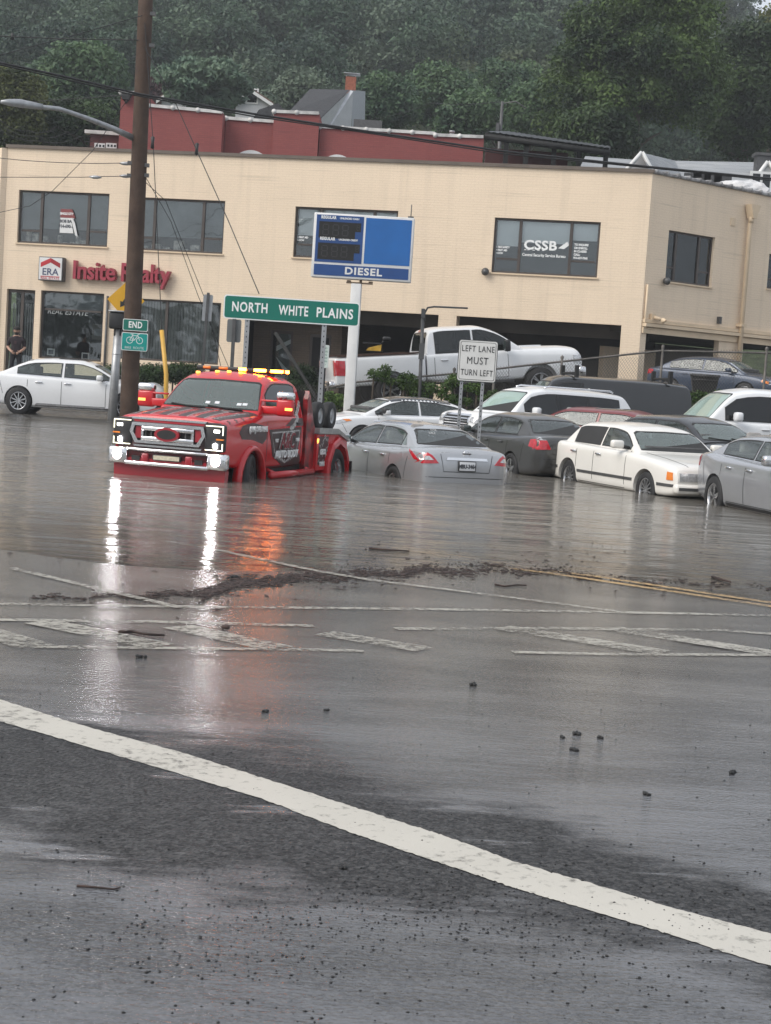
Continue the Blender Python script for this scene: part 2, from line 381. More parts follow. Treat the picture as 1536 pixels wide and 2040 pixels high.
wo_ = MB().add(wv, [(0, 1, 3, 2)]).build('water', 'water'); tagk(wo_, 'brown grey flood water covering the road and car park', 'water', kind='structure')

def linepaint(name, c, wear, rough=0.4):
    m, t, b = newmat(name)
    g = N(t, 'ShaderNodeNewGeometry')
    n = N(t, 'ShaderNodeTexNoise'); n.inputs['Scale'].default_value = 20; n.inputs['Detail'].default_value = 9; n.inputs['Roughness'].default_value = 0.68; L(t, g.outputs['Position'], n.inputs['Vector'])
    n2 = N(t, 'ShaderNodeTexNoise'); n2.inputs['Scale'].default_value = 1.2; n2.inputs['Detail'].default_value = 4; L(t, g.outputs['Position'], n2.inputs['Vector'])
    mul = N(t, 'ShaderNodeMath', operation='MULTIPLY_ADD'); mul.inputs[1].default_value = 0.5; L(t, n2.outputs['Fac'], mul.inputs[0]); L(t, n.outputs['Fac'], mul.inputs[2])
    mr = N(t, 'ShaderNodeMapRange'); mr.inputs[1].default_value = wear - 0.13; mr.inputs[2].default_value = wear + 0.13; mr.inputs[3].default_value = 0; mr.inputs[4].default_value = 1; L(t, mul.outputs[0], mr.inputs[0])
    L(t, mr.outputs[0], b.inputs['Alpha'])
    mix = N(t, 'ShaderNodeMix', data_type='RGBA'); mix.inputs[6].default_value = rgb([x * 0.72 for x in c]); mix.inputs[7].default_value = rgb(c); L(t, n2.outputs['Fac'], mix.inputs[0])
    L(t, mix.outputs[2], b.inputs['Base Color']); b.inputs['Roughness'].default_value = rough
    bp = N(t, 'ShaderNodeBump'); bp.inputs['Distance'].default_value = 0.004; bp.inputs['Strength'].default_value = 0.6; L(t, n.outputs['Fac'], bp.inputs['Height']); L(t, bp.outputs[0], b.inputs['Normal'])
    return m
M['stop_paint'] = linepaint('stop_line_paint', (0.58, 0.55, 0.485), 0.60)
M['walk_paint'] = linepaint('crossing_paint', (0.41, 0.388, 0.335), 0.73)
M['yellow_paint'] = linepaint('yellow_paint', (0.48, 0.30, 0.11), 0.69)
def ribbon(name, pix, wid, m, label, lift=0.005, wz=None):
    P = [onground(*p) for p in pix]; Q = [P[0]]
    for a, b in zip(P, P[1:]):
        k = max(1, int((b - a).length / 0.25))
        Q += [a.lerp(b, (i + 1) / k) for i in range(k)]
    vs = []; fs = []
    for i, p in enumerate(Q):
        d = (Q[min(i + 1, len(Q) - 1)] - Q[max(i - 1, 0)]); d.z = 0; d.normalize(); n = Vector((-d.y, d.x, 0)) * wid / 2
        for q in (p - n, p + n): vs.append((q.x, q.y, gz(q.x, q.y) + lift))
    fs = [(2 * i, 2 * i + 1, 2 * i + 3, 2 * i + 2) for i in range(len(Q) - 1)]
    o = MB().add(vs, fs).build(name, m); return tagk(o, label, 'road marking', kind='structure')
up_ = [(-160, 1348), (0, 1394), (156, 1444), (365, 1501), (521, 1550), (677, 1600), (800, 1639), (892, 1668), (1022, 1717), (1205, 1769), (1361, 1816), (1536, 1861), (1700, 1905)]
lo_ = [(-160, 1392), (0, 1438), (156, 1483), (365, 1545), (521, 1592), (677, 1652), (800, 1694), (944, 1743), (1040, 1775), (1153, 1808), (1361, 1871), (1536, 1927), (1700, 1978)]
vs = []
def along(P, t):
    k = min(int(t), len(P) - 2); a, b = P[k], P[k + 1]; f_ = t - k
    return onground(a[0] + (b[0] - a[0]) * f_, a[1] + (b[1] - a[1]) * f_)
for i in range(12 * 20 + 1):
    a, b = along(up_, i / 20), along(lo_, i / 20)
    ja, jb = random.gauss(0, 0.006), random.gauss(0, 0.006)
    d = (b - a)
    a = a - d * ja / 0.5; b = b + d * jb / 0.5
    vs += [(a.x, a.y, gz(a.x, a.y) + 0.0025), (b.x, b.y, gz(b.x, b.y) + 0.0025)]
o = MB().add(vs, [(2 * i, 2 * i + 1, 2 * i + 3, 2 * i + 2) for i in range(240)]).build('stop_line', 'stop_paint')
tagk(o, 'wide white stop line crossing the near road diagonally', 'road marking', kind='structure')
for k, (pix, w, mm, nm, lb) in enumerate([
    ([(-60, 1203), (250, 1208), (800, 1214), (1236, 1221), (1620, 1229)], 0.10, 'walk_paint', 'crosswalk_line', 'thin white crossing line farthest along the wet road'),
    ([(-60, 1235), (312, 1240), (625, 1248)], 0.10, 'walk_paint', 'crosswalk_line', 'white line along the far side of the hatching on the left'),
    ([(788, 1254), (1100, 1253), (1439, 1257), (1620, 1270)], 0.10, 'walk_paint', 'crosswalk_line', 'white line along the far side of the hatching on the right'),
    ([(60, 1290), (260, 1292), (552, 1295), (724, 1298)], 0.085, 'walk_paint', 'crosswalk_line', 'white line along the near side of the hatching on the left'),
    ([(1022, 1301), (1215, 1305), (1620, 1307)], 0.085, 'walk_paint', 'crosswalk_line', 'white line along the near side of the hatching on the right'),
    ([(-60, 1251), (73, 1290)], 0.24, 'walk_paint', 'crosswalk_bar', 'diagonal white bar at the left edge of the photo'),
    ([(78, 1240), (318, 1289)], 0.24, 'walk_paint', 'crosswalk_bar', 'diagonal white bar under the curved stick'),
    ([(354, 1250), (557, 1294)], 0.24, 'walk_paint', 'crosswalk_bar', 'diagonal white bar catching the orange reflection'),
    ([(645, 1263), (845, 1296)], 0.22, 'walk_paint', 'crosswalk_bar', 'diagonal white bar between the two hatched halves'),
    ([(1000, 1252), (1319, 1302)], 0.24, 'walk_paint', 'crosswalk_bar', 'long diagonal white bar joining the right hatching lines'),
    ([(1220, 1254), (1536, 1303), (1600, 1313)], 0.24, 'walk_paint', 'crosswalk_bar', 'diagonal white bar at the right edge of the photo'),
    ([(330, 1079), (443, 1099), (625, 1138), (736, 1157), (1000, 1190), (1236, 1221)], 0.085, 'walk_paint', 'lane_line', 'white lane line running under the debris into the water'),
    ([(20, 1133), (88, 1149), (359, 1213)], 0.085, 'walk_paint', 'lane_line', 'white lane line under shallow water on the left'),
    ([(760, 1083), (804, 1091), (1048, 1132), (1536, 1203), (1640, 1218)], 0.11, 'yellow_paint', 'centre_line', 'upper of the two yellow centre lines'),
    ([(750, 1086), (800, 1095), (1040, 1137), (1536, 1210), (1640, 1226)], 0.11, 'yellow_paint', 'centre_line', 'lower of the two yellow centre lines')]):
    ribbon(nm, pix, w, mm, lb, 0.005 + 0.0004 * k)

# washed-up debris and grit
def bits(name, pts, smin, smax, m, label, kind='stuff', flat=0.5):
    vs = []; fs = []
    base = [(1, 0, 0), (-1, 0, 0), (0, 1, 0), (0, -1, 0), (0, 0, 1), (0, 0, -0.4)]
    tri = [(0, 2, 4), (2, 1, 4), (1, 3, 4), (3, 0, 4), (2, 0, 5), (1, 2, 5), (3, 1, 5), (0, 3, 5)]
    for (x, y, st) in pts:
        s_ = smin + (smax - smin) * random.random() ** 2.5; a = random.random() * PI; b_ = len(vs)
        z = max(gz(x, y), 0.0) + 0.2 * s_
        for p in base:
            px, py, pz = p[0] * s_ * st * random.uniform(.6, 1.2), p[1] * s_ * random.uniform(.6, 1.2), p[2] * s_ * flat * random.uniform(.7, 1.3)
            vs.append((x + px * math.cos(a) - py * math.sin(a), y + px * math.sin(a) + py * math.cos(a), z + pz))
        fs += [tuple(i + b_ for i in q) for q in tri]
    o = raw_mesh(name, vs, fs, m); return tagk(o, label, 'debris', kind=kind)
M['debris'] = mat('leaf_litter', (0.035, 0.02, 0.016), 0.7, 0, 0.6, 20)
M['grit'] = mat('grit', (0.012, 0.012, 0.012), 0.6, 0, 0.6, 30)
dl = [(60, 1192), (170, 1190), (290, 1187), (400, 1183), (440, 1172), (500, 1160), (640, 1149), (760, 1143), (850, 1138), (960, 1136), (1090, 1140), (1190, 1150), (1300, 1160), (1420, 1166), (1540, 1171)]
dn = [.25, .4, .6, 1.4, 3.0, 3.2, 2.8, 1.5, 1.6, 1.2, 1.0, .3, .25, .25, .15]
pts = []
for i in range(len(dl) - 1):
    a, b = dl[i], dl[i + 1]
    for k in range(int(330 * (dn[i] + dn[i + 1]) / 2)):
        f_ = random.random(); sp = 2.6 + 1.6 * min(2, dn[i])
        u = a[0] + (b[0] - a[0]) * f_ + random.gauss(0, 6); v = a[1] + (b[1] - a[1]) * f_ + random.gauss(0, sp) + 3 * math.sin(u * .05)
        if random.random() < .06: v += random.gauss(0, 22)
        p = onground(u, v); pts.append((p.x, p.y, random.choice((1, 1.5, 2.5, 4.5))))
bits('debris', pts, 0.004, 0.02, 'debris', 'dark line of wet leaves and twigs left along the water edge', flat=.3)
pts = []
for _ in range(260):
    u = random.uniform(-20, 1556); v = 1010 + 150 * random.random() ** .7
    if random.random() < .55: v = 1105 + random.gauss(0, 12); u = random.gauss(900, 420)
    p = onz(u, v, 0); pts.append((p.x, p.y, random.choice((1, 1.5, 3))))
bits('floating_litter', pts, 0.006, 0.022, 'debris', 'small leaves and scraps floating on the flood water', flat=.2)
pts = []
while len(pts) < 2700:
    u, v = random.uniform(-40, 1580), random.uniform(1330, 2060)
    c = 0.10
    for (cu, cv, ru, rv, w) in ((620, 1790, 420, 45, .8), (760, 1835, 330, 28, 1.), (1000, 1850, 420, 55, .9), (450, 1880, 240, 40, .6), (1250, 1840, 260, 90, .6), (560, 1930, 330, 22, .5), (1330, 1960, 110, 22, .7), (900, 1770, 260, 60, .5), (1290, 1790, 250, 60, .35), (540, 1418, 70, 10, .15)):
        c += w * math.exp(-((u - cu) / ru) ** 2 - ((v - cv) / rv) ** 2)
    if random.random() < c * .6:
        p = onground(u, v); pts.append((p.x, p.y, random.choice((1, 1, 1.4))))
bits('grit', pts, 0.0014, 0.0066, 'grit', 'dark specks of grit scattered over the near road', flat=.6)
def clod(u, v, s_, label):
    p = onground(u, v); mb = MB(); 
    for k in range(5): mb.rbox((random.gauss(0, s_ * .25), random.gauss(0, s_ * .25), s_ * .18), (s_ * random.uniform(.4, .9), s_ * .5, s_ * .42), s_ * .14, M4=Matrix.Rotation(random.random() * 3, 3, Vector((random.random(), random.random(), 1))))
    o = mb.build('mud_clod', 'grit', loc=(p.x, p.y, gz(p.x, p.y))); tagk(o, label, 'clod', 'clods of mud on the wet road')
for u, v, s_, lb in ((1149, 1464, .03, 'black mud clod on wet road, uppermost of the four close together'), (1198, 1471, .028, 'mud clod, right one of the four close together on wet road'), (1119, 1470, .024, 'mud clod, left one of the four close together on wet road'), (1145, 1496, .03, 'mud clod, lowest of the four close together on wet road'), (280, 1310, .036, 'lone dark clod below the curved stick on the left'), (940, 1366, .034, 'flat black clod below the long diagonal white bar'), (467, 1151, .05, 'dark clod above the thick end of the debris line'), (529, 1418, .024, 'dark clod in the faint orange reflection'), (651, 1415, .022, 'small clod right of the faint orange reflection'), (1458, 1540, .028, 'lone clod on the wet road near the right edge'), (685, 1730, .02, 'small black clod just below the stop line'), (1288, 1583, .024, 'small clod on film of water above the stop line right end')):
    clod(u, v, s_, lb)
def stick(pix, r, label):
    P = [onground(*p) for p in pix]; P = [Vector((p.x, p.y, max(gz(p.x, p.y), 0) + r)) for p in P]
    o = MB().tube(P, [r * (1 - .5 * i / len(P)) for i in range(len(P))], 6).build('stick', 'debris'); tagk(o, label, 'stick', 'sticks washed onto the road')
stick([(236, 1263), (262, 1261), (285, 1266), (305, 1268), (328, 1269)], .011, 'curved black stick lying across the left hatching')
stick([(443, 1253), (456, 1255)], .014, 'short black stick beside the white reflection')
stick([(986, 1166), (1005, 1170), (1030, 1167), (1049, 1168)], .008, 'thin twig between debris line and lane line')
stick([(153, 1767), (190, 1770), (225, 1774), (240, 1771)], .004, 'thin dark twig on the near wet asphalt')
stick([(1418, 1155), (1438, 1160), (1455, 1164)], .012, 'twig at the waterline under the silver sedan')
stick([(735, 1101), (770, 1104), (815, 1107)], .010, 'long dark branch floating beyond the debris line')
# ------------------------------------------------------------------ the cream office building
CC = at(1287, 520, 48.5); CC.z = 0
LL = at(6, 520, 52.3); LL.z = 0
FE = (CC - LL); FE.z = 0; FLEN = FE.length; FE.normalize(); FN = Vector((FE.y, -FE.x, 0))
FYAW = math.atan2(FE.y, FE.x)
def fac(u, v):                                   # pixel -> (along facade from its left end, height)
    p = onplane(u, v, LL, FN); return ((p - LL).dot(FE), p.z)
SE = Vector((0.77, 0.64, 0)); SE.normalize(); SN = Vector((SE.y, -SE.x, 0)); SYAW = math.atan2(SE.y, SE.x)
def sid(u, v):
    p = onplane(u, v, CC, SN); return ((p - CC).dot(SE), p.z)
def fr(u0, v0, u1, v1, f=fac):                   # window from top-left and bottom-right pixels
    a, b = f(u0, v0), f(u1, v1); return (a[0], b[0], b[1], a[1])

def brick(name, c, c2, mort, rough=0.75, rowh=0.075, bw=0.22, bump=0.5):
    m, t, b = newmat(name)
    co = N(t, 'ShaderNodeTexCoord'); sp = N(t, 'ShaderNodeSeparateXYZ'); L(t, co.outputs['Object'], sp.inputs[0])
    ad = N(t, 'ShaderNodeMath', operation='ADD'); L(t, sp.outputs[0], ad.inputs[0]); L(t, sp.outputs[1], ad.inputs[1])
    cb = N(t, 'ShaderNodeCombineXYZ'); L(t, ad.outputs[0], cb.inputs[0]); L(t, sp.outputs[2], cb.inputs[1])
    bt = N(t, 'ShaderNodeTexBrick'); L(t, cb.outputs[0], bt.inputs['Vector'])
    bt.inputs['Scale'].default_value = 1; bt.inputs['Row Height'].default_value = rowh; bt.inputs['Brick Width'].default_value = bw
    bt.inputs['Mortar Size'].default_value = 0.008; bt.inputs['Mortar Smooth'].default_value = 0.3
    bt.inputs['Color1'].default_value = rgb(c); bt.inputs['Color2'].default_value = rgb(c2); bt.inputs['Mortar'].default_value = rgb(mort)
    n = N(t, 'ShaderNodeTexNoise'); n.inputs['Scale'].default_value = 0.45; n.inputs['Detail'].default_value = 6; L(t, co.outputs['Object'], n.inputs['Vector'])
    # occasional darker courses and thin rain streaks running down
    mp = N(t, 'ShaderNodeMapping'); mp.inputs['Scale'].default_value = (0.25, 0.25, 7.5); L(t, co.outputs['Object'], mp.inputs[0])
    n3 = N(t, 'ShaderNodeTexNoise'); n3.inputs['Scale'].default_value = 1.6; n3.inputs['Detail'].default_value = 3; L(t, mp.outputs[0], n3.inputs['Vector'])
    mr = N(t, 'ShaderNodeMapRange'); mr.inputs[1].default_value = 0.3; mr.inputs[2].default_value = 0.7; mr.inputs[3].default_value = 0.95; mr.inputs[4].default_value = 1.03; L(t, n.outputs['Fac'], mr.inputs[0])
    mr3 = N(t, 'ShaderNodeMapRange'); mr3.inputs[1].default_value = 0.60; mr3.inputs[2].default_value = 0.72; mr3.inputs[3].default_value = 1.0; mr3.inputs[4].default_value = 0.86; L(t, n3.outputs['Fac'], mr3.inputs[0])
    mu0 = N(t, 'ShaderNodeMath', operation='MULTIPLY'); L(t, mr.outputs[0], mu0.inputs[0]); L(t, mr3.outputs[0], mu0.inputs[1])
    mp4 = N(t, 'ShaderNodeMapping'); mp4.inputs['Scale'].default_value = (2.2, 2.2, 0.12); L(t, co.outputs['Object'], mp4.inputs[0])
    n4 = N(t, 'ShaderNodeTexNoise'); n4.inputs['Scale'].default_value = 1.5; n4.inputs['Detail'].default_value = 5; L(t, mp4.outputs[0], n4.inputs['Vector'])
    mr4 = N(t, 'ShaderNodeMapRange'); mr4.inputs[1].default_value = 0.52; mr4.inputs[2].default_value = 0.75; mr4.inputs[3].default_value = 1.0; mr4.inputs[4].default_value = 0.90; L(t, n4.outputs['Fac'], mr4.inputs[0])
    mu = N(t, 'ShaderNodeMath', operation='MULTIPLY'); L(t, mu0.outputs[0], mu.inputs[0]); L(t, mr4.outputs[0], mu.inputs[1])
    hs = N(t, 'ShaderNodeVectorMath', operation='SCALE'); L(t, bt.outputs['Color'], hs.inputs[0]); L(t, mu.outputs[0], hs.inputs['Scale'])
    L(t, hs.outputs[0], b.inputs['Base Color']); b.inputs['Roughness'].default_value = rough
    bp = N(t, 'ShaderNodeBump'); bp.inputs['Strength'].default_value = bump; bp.inputs['Distance'].default_value = 0.012; bp.invert = True
    L(t, bt.outputs['Fac'], bp.inputs['Height']); L(t, bp.outputs[0], b.inputs['Normal'])
    return m
M['cream_brick'] = brick('cream_brick', (0.79, 0.645, 0.485), (0.80, 0.655, 0.492), (0.745, 0.60, 0.445))
M['red_brick'] = brick('red_brick', (0.24, 0.058, 0.055), (0.27, 0.068, 0.06), (0.21, 0.055, 0.05), bump=0.35)
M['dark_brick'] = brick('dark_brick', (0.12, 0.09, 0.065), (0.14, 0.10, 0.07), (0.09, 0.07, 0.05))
M['coping'] = mat('bronze_coping', (0.13, 0.105, 0.085), 0.5, 0.2, 0.15, 2)
M['bronze'] = mat('bronze_frame', (0.075, 0.062, 0.055), 0.45, 0.3, 0.12, 4)
M['blind'] = mat('roller_blind', (0.80, 0.82, 0.82), 0.8, 0, 0.1, 1)
M['room'] = mat('dark_room', (0.035, 0.033, 0.032), 0.9, 0, 0.4, 1.2)
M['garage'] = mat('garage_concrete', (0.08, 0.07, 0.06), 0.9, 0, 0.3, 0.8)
M['vblind'] = mat('vertical_blind', (0.36, 0.35, 0.33), 0.8, 0, 0.25, 2)
M['clutter'] = mat('window_clutter', (0.45, 0.42, 0.38), 0.8, 0, 0.8, 7)
M['tar'] = mat('roof_tar', (0.06, 0.06, 0.06), 0.8)
M['cream_trim'] = mat('cream_trim', (0.66, 0.52, 0.36), 0.6, 0, 0.08, 2)
def pane_mat():
    m, t, b = newmat('window_pane'); out = t.nodes['Material Output']
    gl = N(t, 'ShaderNodeBsdfGlossy'); gl.inputs['Roughness'].default_value = 0.02; gl.inputs['Color'].default_value = (0.9, 0.95, 0.97, 1)
    tr = N(t, 'ShaderNodeBsdfTransparent'); tr.inputs['Color'].default_value = (0.94, 0.96, 0.96, 1)
    lw = N(t, 'ShaderNodeFresnel'); lw.inputs['IOR'].default_value = 1.5
    ad = N(t, 'ShaderNodeMath', operation='ADD'); ad.inputs[1].default_value = 0.03; L(t, lw.outputs[0], ad.inputs[0])
    n = N(t, 'ShaderNodeTexNoise'); n.inputs['Scale'].default_value = 0.8; co = N(t, 'ShaderNodeTexCoord'); L(t, co.outputs['Object'], n.inputs['Vector'])
    bp = N(t, 'ShaderNodeBump'); bp.inputs['Strength'].default_value = 0.15; bp.inputs['Distance'].default_value = 0.1; L(t, n.outputs['Fac'], bp.inputs['Height']); L(t, bp.outputs[0], gl.inputs['Normal'])
    mx = N(t, 'ShaderNodeMixShader'); L(t, ad.outputs[0], mx.inputs[0]); L(t, tr.outputs[0], mx.inputs[1]); L(t, gl.outputs[0], mx.inputs[2]); L(t, mx.outputs[0], out.inputs['Surface'])
    return m
M['pane'] = pane_mat()

def wall_open(mb, x0, x1, z0, z1, ops, rev=0.2, mi=0):
    """a wall sheet at y=0 facing -y with real openings and reveals; ops are (x0,x1,z0,z1)"""
    X = sorted({x0, x1, *[o[0] for o in ops], *[o[1] for o in ops]}); Z = sorted({z0, z1, *[o[2] for o in ops], *[o[3] for o in ops]})
    X = [x for x in X if x0 <= x <= x1]; Z = [z for z in Z if z0 <= z <= z1]
    for i in range(len(X) - 1):
        for j in range(len(Z) - 1):
            cx, cz = (X[i] + X[i + 1]) / 2, (Z[j] + Z[j + 1]) / 2
            if any(o[0] < cx < o[1] and o[2] < cz < o[3] for o in ops): continue
            mb.add([(X[i], 0, Z[j]), (X[i + 1], 0, Z[j]), (X[i + 1], 0, Z[j + 1]), (X[i], 0, Z[j + 1])], [(0, 1, 2, 3)], mi)
    for (a, b, c, d) in ops:
        q = [(a, c), (b, c), (b, d), (a, d)]
        for k in range(4):
            (ax, az), (bx, bz) = q[k], q[(k + 1) % 4]
            mb.add([(ax, 0, az), (bx, 0, bz), (bx, rev, bz), (ax, rev, az)], [(0, 1, 2, 3)], mi)

TOPZ = fac(650, 319)[1]
wins = {'a': fr(38, 378, 213, 492), 'b': fr(262, 392, 443, 506), 'c': fr(589, 411, 787, 522), 'd': fr(986, 433, 1189, 553)}
for k in wins:                                    # equal sill and head heights along the storey
    pass
sz0 = sum(w[2] for w in wins.values()) / 4; sz1 = sum(w[3] for w in wins.values()) / 4
shop = {'e': fr(82, 578, 201, 721), 'f': fr(236, 592, 434, 727)}
door_o = fr(14, 575, 63, 740)
gar = [(fac(492, 610)[0], fac(712, 610)[0]), (fac(712, 610)[0] + 0.02, fac(873, 640)[0]), (fac(909, 640)[0], fac(1238, 650)[0])]
gtop = fac(905, 629)[1]
bld = empty('office_building', LL, FYAW, 'two storey cream painted brick office building with dark window bands and open garage bays', 'building')
BZ = -0.6
ops = list(wins.values()) + list(shop.values()) + [(door_o[0], door_o[1], 0.35, door_o[3])]
ops += [(gar[0][0], gar[1][1], 0.3, gtop), (gar[2][0], gar[2][1], 0.3, gtop)]
mb = MB(); wall_open(mb, 0, FLEN, BZ, TOPZ, ops, 0.22); mb.build('wall', 'cream_brick', bld)
# pier between the two left bays set behind the green sign, pillars with depth
mb = MB()
for a, b in ((gar[1][1], gar[2][0]), (gar[2][1], FLEN - 0.02)):
    mb.b2(a + 0.003, b - 0.003, 0.223, 0.7, BZ, gtop)
mb.build('pillar', 'cream_brick', bld)
# garage void
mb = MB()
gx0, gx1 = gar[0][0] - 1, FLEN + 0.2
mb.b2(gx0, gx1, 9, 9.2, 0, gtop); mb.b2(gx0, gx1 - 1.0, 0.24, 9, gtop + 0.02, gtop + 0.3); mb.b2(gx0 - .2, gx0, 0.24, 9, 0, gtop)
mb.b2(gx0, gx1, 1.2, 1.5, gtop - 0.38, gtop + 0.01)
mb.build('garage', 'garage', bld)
# entrance wall under the first bay
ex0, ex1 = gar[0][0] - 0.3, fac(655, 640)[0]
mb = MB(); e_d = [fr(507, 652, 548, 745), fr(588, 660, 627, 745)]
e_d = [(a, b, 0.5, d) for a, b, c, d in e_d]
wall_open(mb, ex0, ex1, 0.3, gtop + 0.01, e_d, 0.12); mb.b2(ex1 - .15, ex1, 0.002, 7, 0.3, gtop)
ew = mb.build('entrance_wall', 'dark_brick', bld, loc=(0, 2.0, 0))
for (a, b, c, d), gm in zip(e_d, ('pane', 'matte_black')):
    dr = MB(); dr.b2(a, a + .08, .03, .09, c, d); dr.b2(b - .08, b, .03, .09, c, d); dr.b2(a + .08, b - .08, .03, .09, d - .1, d); dr.b2(a + .08, b - .08, .03, .09, c, c + .15)
    if gm == 'matte_black': dr.b2(a + .08, b - .08, .04, .08, c + .15, d - .1, 1)
    q = dr.build('door', ['bronze', 'matte_black'], bld, loc=(0, 2.0, 0))
    if gm == 'pane':
        MB().b2(a + .08, b - .08, .05, .06, c + .15, d - .1).build('pane', 'pane', q); MB().b2(a + .02, b - .02, .6, .62, c, d).build('room', 'room', q)
        pm = MB(); zt = d - .25
        pm.prism([(a + .12, zt - .25), (b - .15, zt), (b - .15, zt - .14), (a + .12, zt - .42)], .35, .37); pm.prism([(a + .12, zt - .6), (b - .22, zt - 1.0), (b - .15, zt - 1.35), (a + .12, zt - 1.35), (a + .12, zt - 1.2), (b - .32, zt - 1.12)], .35, .37)
        pm.build('door_reflection', 'white_metal', q)  # white shapes stand in for a reflection in the door glass
    MB().box((b - .16, 0.0, (c + d) / 2 - .3), (.03, .06, .25)).build('handle', 'chrome', q)
mb = MB().b2(ex0 + .9, ex0 + 1.5, -.14, 0.0, 1.6, 1.85); mb.build('letter_box', 'black', bld, loc=(1.35, 1.995, .3))
# coping, roof deck, far walls
mb = MB(); mb.b2(-0.05, FLEN + .05, -0.07, 0.30, TOPZ, TOPZ + 0.10); mb.build('coping', 'coping', bld)
FT = TOPZ - 0.25
pA = Vector((0, 0)); 
def w2l(p): d = p - LL; return (d.dot(FE), -d.dot(FN))
B2 = CC + SE * 12; B3 = B2 - FN * 9; B4 = LL - FN * 14
rp = [(0.02, 0.02), (FLEN - 0.02, 0.02), w2l(B2), w2l(B3), w2l(B4)]
MB().prism(rp, FT - .2, FT, plane='XY').build('roof', 'tar', bld)
ret = Vector((-0.55, 0.83, 0)); ret.normalize()
mb = MB(); mb.b2(0.004, 14, 0, 0.2, BZ, TOPZ - 0.02); mb.build('wall', 'cream_brick', bld, loc=(0, 0.004, 0), rz=math.atan2(ret.y, ret.x) - FYAW)
# left stub of the neighbouring bay seen at the frame edge
# side wall on the right
swins = [fr(1333, 458, 1417, 572, sid), fr(1533, 505, 1640, 590, sid)]
sgz = sid(1300, 664)[1]
side_gar = [(sid(1284, 680)[0] + 0.05, sid(1432, 690)[0]), (sid(1480, 690)[0], sid(1480, 690)[0] + 4)]
STOP_ = sid(1400, 376)[1] 
mb = MB(); wall_open(mb, 0.003, 12, BZ, TOPZ - 0.02, swins + [(a, b, 0.4, sgz) for a, b in side_gar], 0.2)
sw = mb.build('wall', 'cream_brick', bld); sw.location = (FLEN, 0.0, 0); sw.rotation_euler = (0, 0, SYAW - FYAW)
def sidepart(mbx, name, m, par=bld, y=0.0):
    o = mbx.build(name, m, par)
    if par is bld: o.location = (FLEN, 0, 0); o.rotation_euler = (0, 0, SYAW - FYAW)
    return o
mb = MB()
for k in range(24):                                # clay coping tiles along the side parapet
    x0 = 0.1 + k * 0.5; mb.rbox((x0 + .25, .1, TOPZ + .03), (.46, .36, .10), .03); mb.tube([(x0, -.09, TOPZ + .05), (x0, .29, TOPZ + .05)], .075, 8)
sidepart(mb, 'coping', M['galv'] if False else mat('dark_tile', (0.10, 0.09, 0.085), .5, 0, .5, 5, c2=(.4, .4, .4)))
mb = MB(); zb = sgz + 0.30
mb.b2(0.05, 11.9, -0.10, -0.003, zb, zb + 0.10); mb.b2(0.05, 11.9, -0.16, -0.003, zb - .12, zb - .02); mb.b2(0.05, 11.9, -.06, -.003, sgz - .02, zb - .14)
sidepart(mb, 'ledge', 'cream_trim')
sp0 = sid(1497, 410); sp1 = sid(1478, 690)
px = sid(1487, 450)[0]
mb = MB(); mb.tube([(px, -.14, 0.5), (px, -.14, sp0[1] - .62), (px, -.17, sp0[1] - .5)], .075, 10)
mb.prism([(px - .2, sp0[1]), (px + .28, sp0[1]), (px + .09, sp0[1] - .42), (px - .06, sp0[1] - .42)], -.30, -.05); mb.tube([(px, -.17, sp0[1] - .55), (px, -.17, sp0[1] - .38)], .09, 10)
mb.b2(px - .12, px + .12, -.24, -.004, sid(1487, 650)[1] - .04, sid(1487, 650)[1] + .04)
sidepart(mb, 'downpipe', 'cream_trim')
mb = MB(); zc = sid(1281, 640)[1]; mb.tube([(.10, -.05, zc + 1.1), (.10, -.05, zc - .12), (.18, -.05, zc - .2), (.5, -.05, zc - .2), (.7, -.05, zc - .08), (11, -.05, zc - .08)], .035, 6)
sidepart(mb, 'conduit', 'cream_trim')
mb = MB(); mb.box((.42, -.06, zc + .15), (.16, .1, .2)); mb.tube([(.42, -.1, zc + .15), (.62, -.32, zc + .08)], .05, 8); mb.lathe([(.03, 0), (.09, .1), (.09, .12)], 10, 'Y', (.62, -.42, zc + .06)); sidepart(mb, 'flood_light', 'cream_trim')
for (u, v) in ((1322, 560),):
    s_, z_ = sid(u, v); mb = MB().lathe([(.03, 0), (.1, -.06), (.12, -.16), (.05, -.24), (.0, -.25)], 12, 'Y', (s_, 0, z_)); sidepart(mb, 'wall_lamp', 'steel')
s_, z_ = fac(968, 542); MB().lathe([(.03, 0), (.1, -.06), (.12, -.16), (.05, -.24), (.0, -.25)], 12, 'Y', (s_, 0, z_)).build('wall_lamp', 'steel', bld)
s_, z_ = sid(1430, 638); sidepart(MB().box((s_, -.06, z_), (.1, .12, .22)), 'meter_box', 'steel')
s_, z_ = sid(1460, 442); sidepart(MB().box((s_, -.01, z_), (.22, .03, .24)), 'vent_cover', 'cream_trim')
# side garage void
mb = MB(); mb.b2(0.4, 11, 6, 6.2, 0.4, sgz); mb.b2(.3, 11, .22, 6, sgz + .02, sgz + .2); sidepart(mb, 'garage', 'garage')
mb = MB(); mb.b2(1.7, 4.2, 3.0, 3.2, .4, sid(1380, 697)[1]); sidepart(mb, 'low_wall', 'cream_brick')

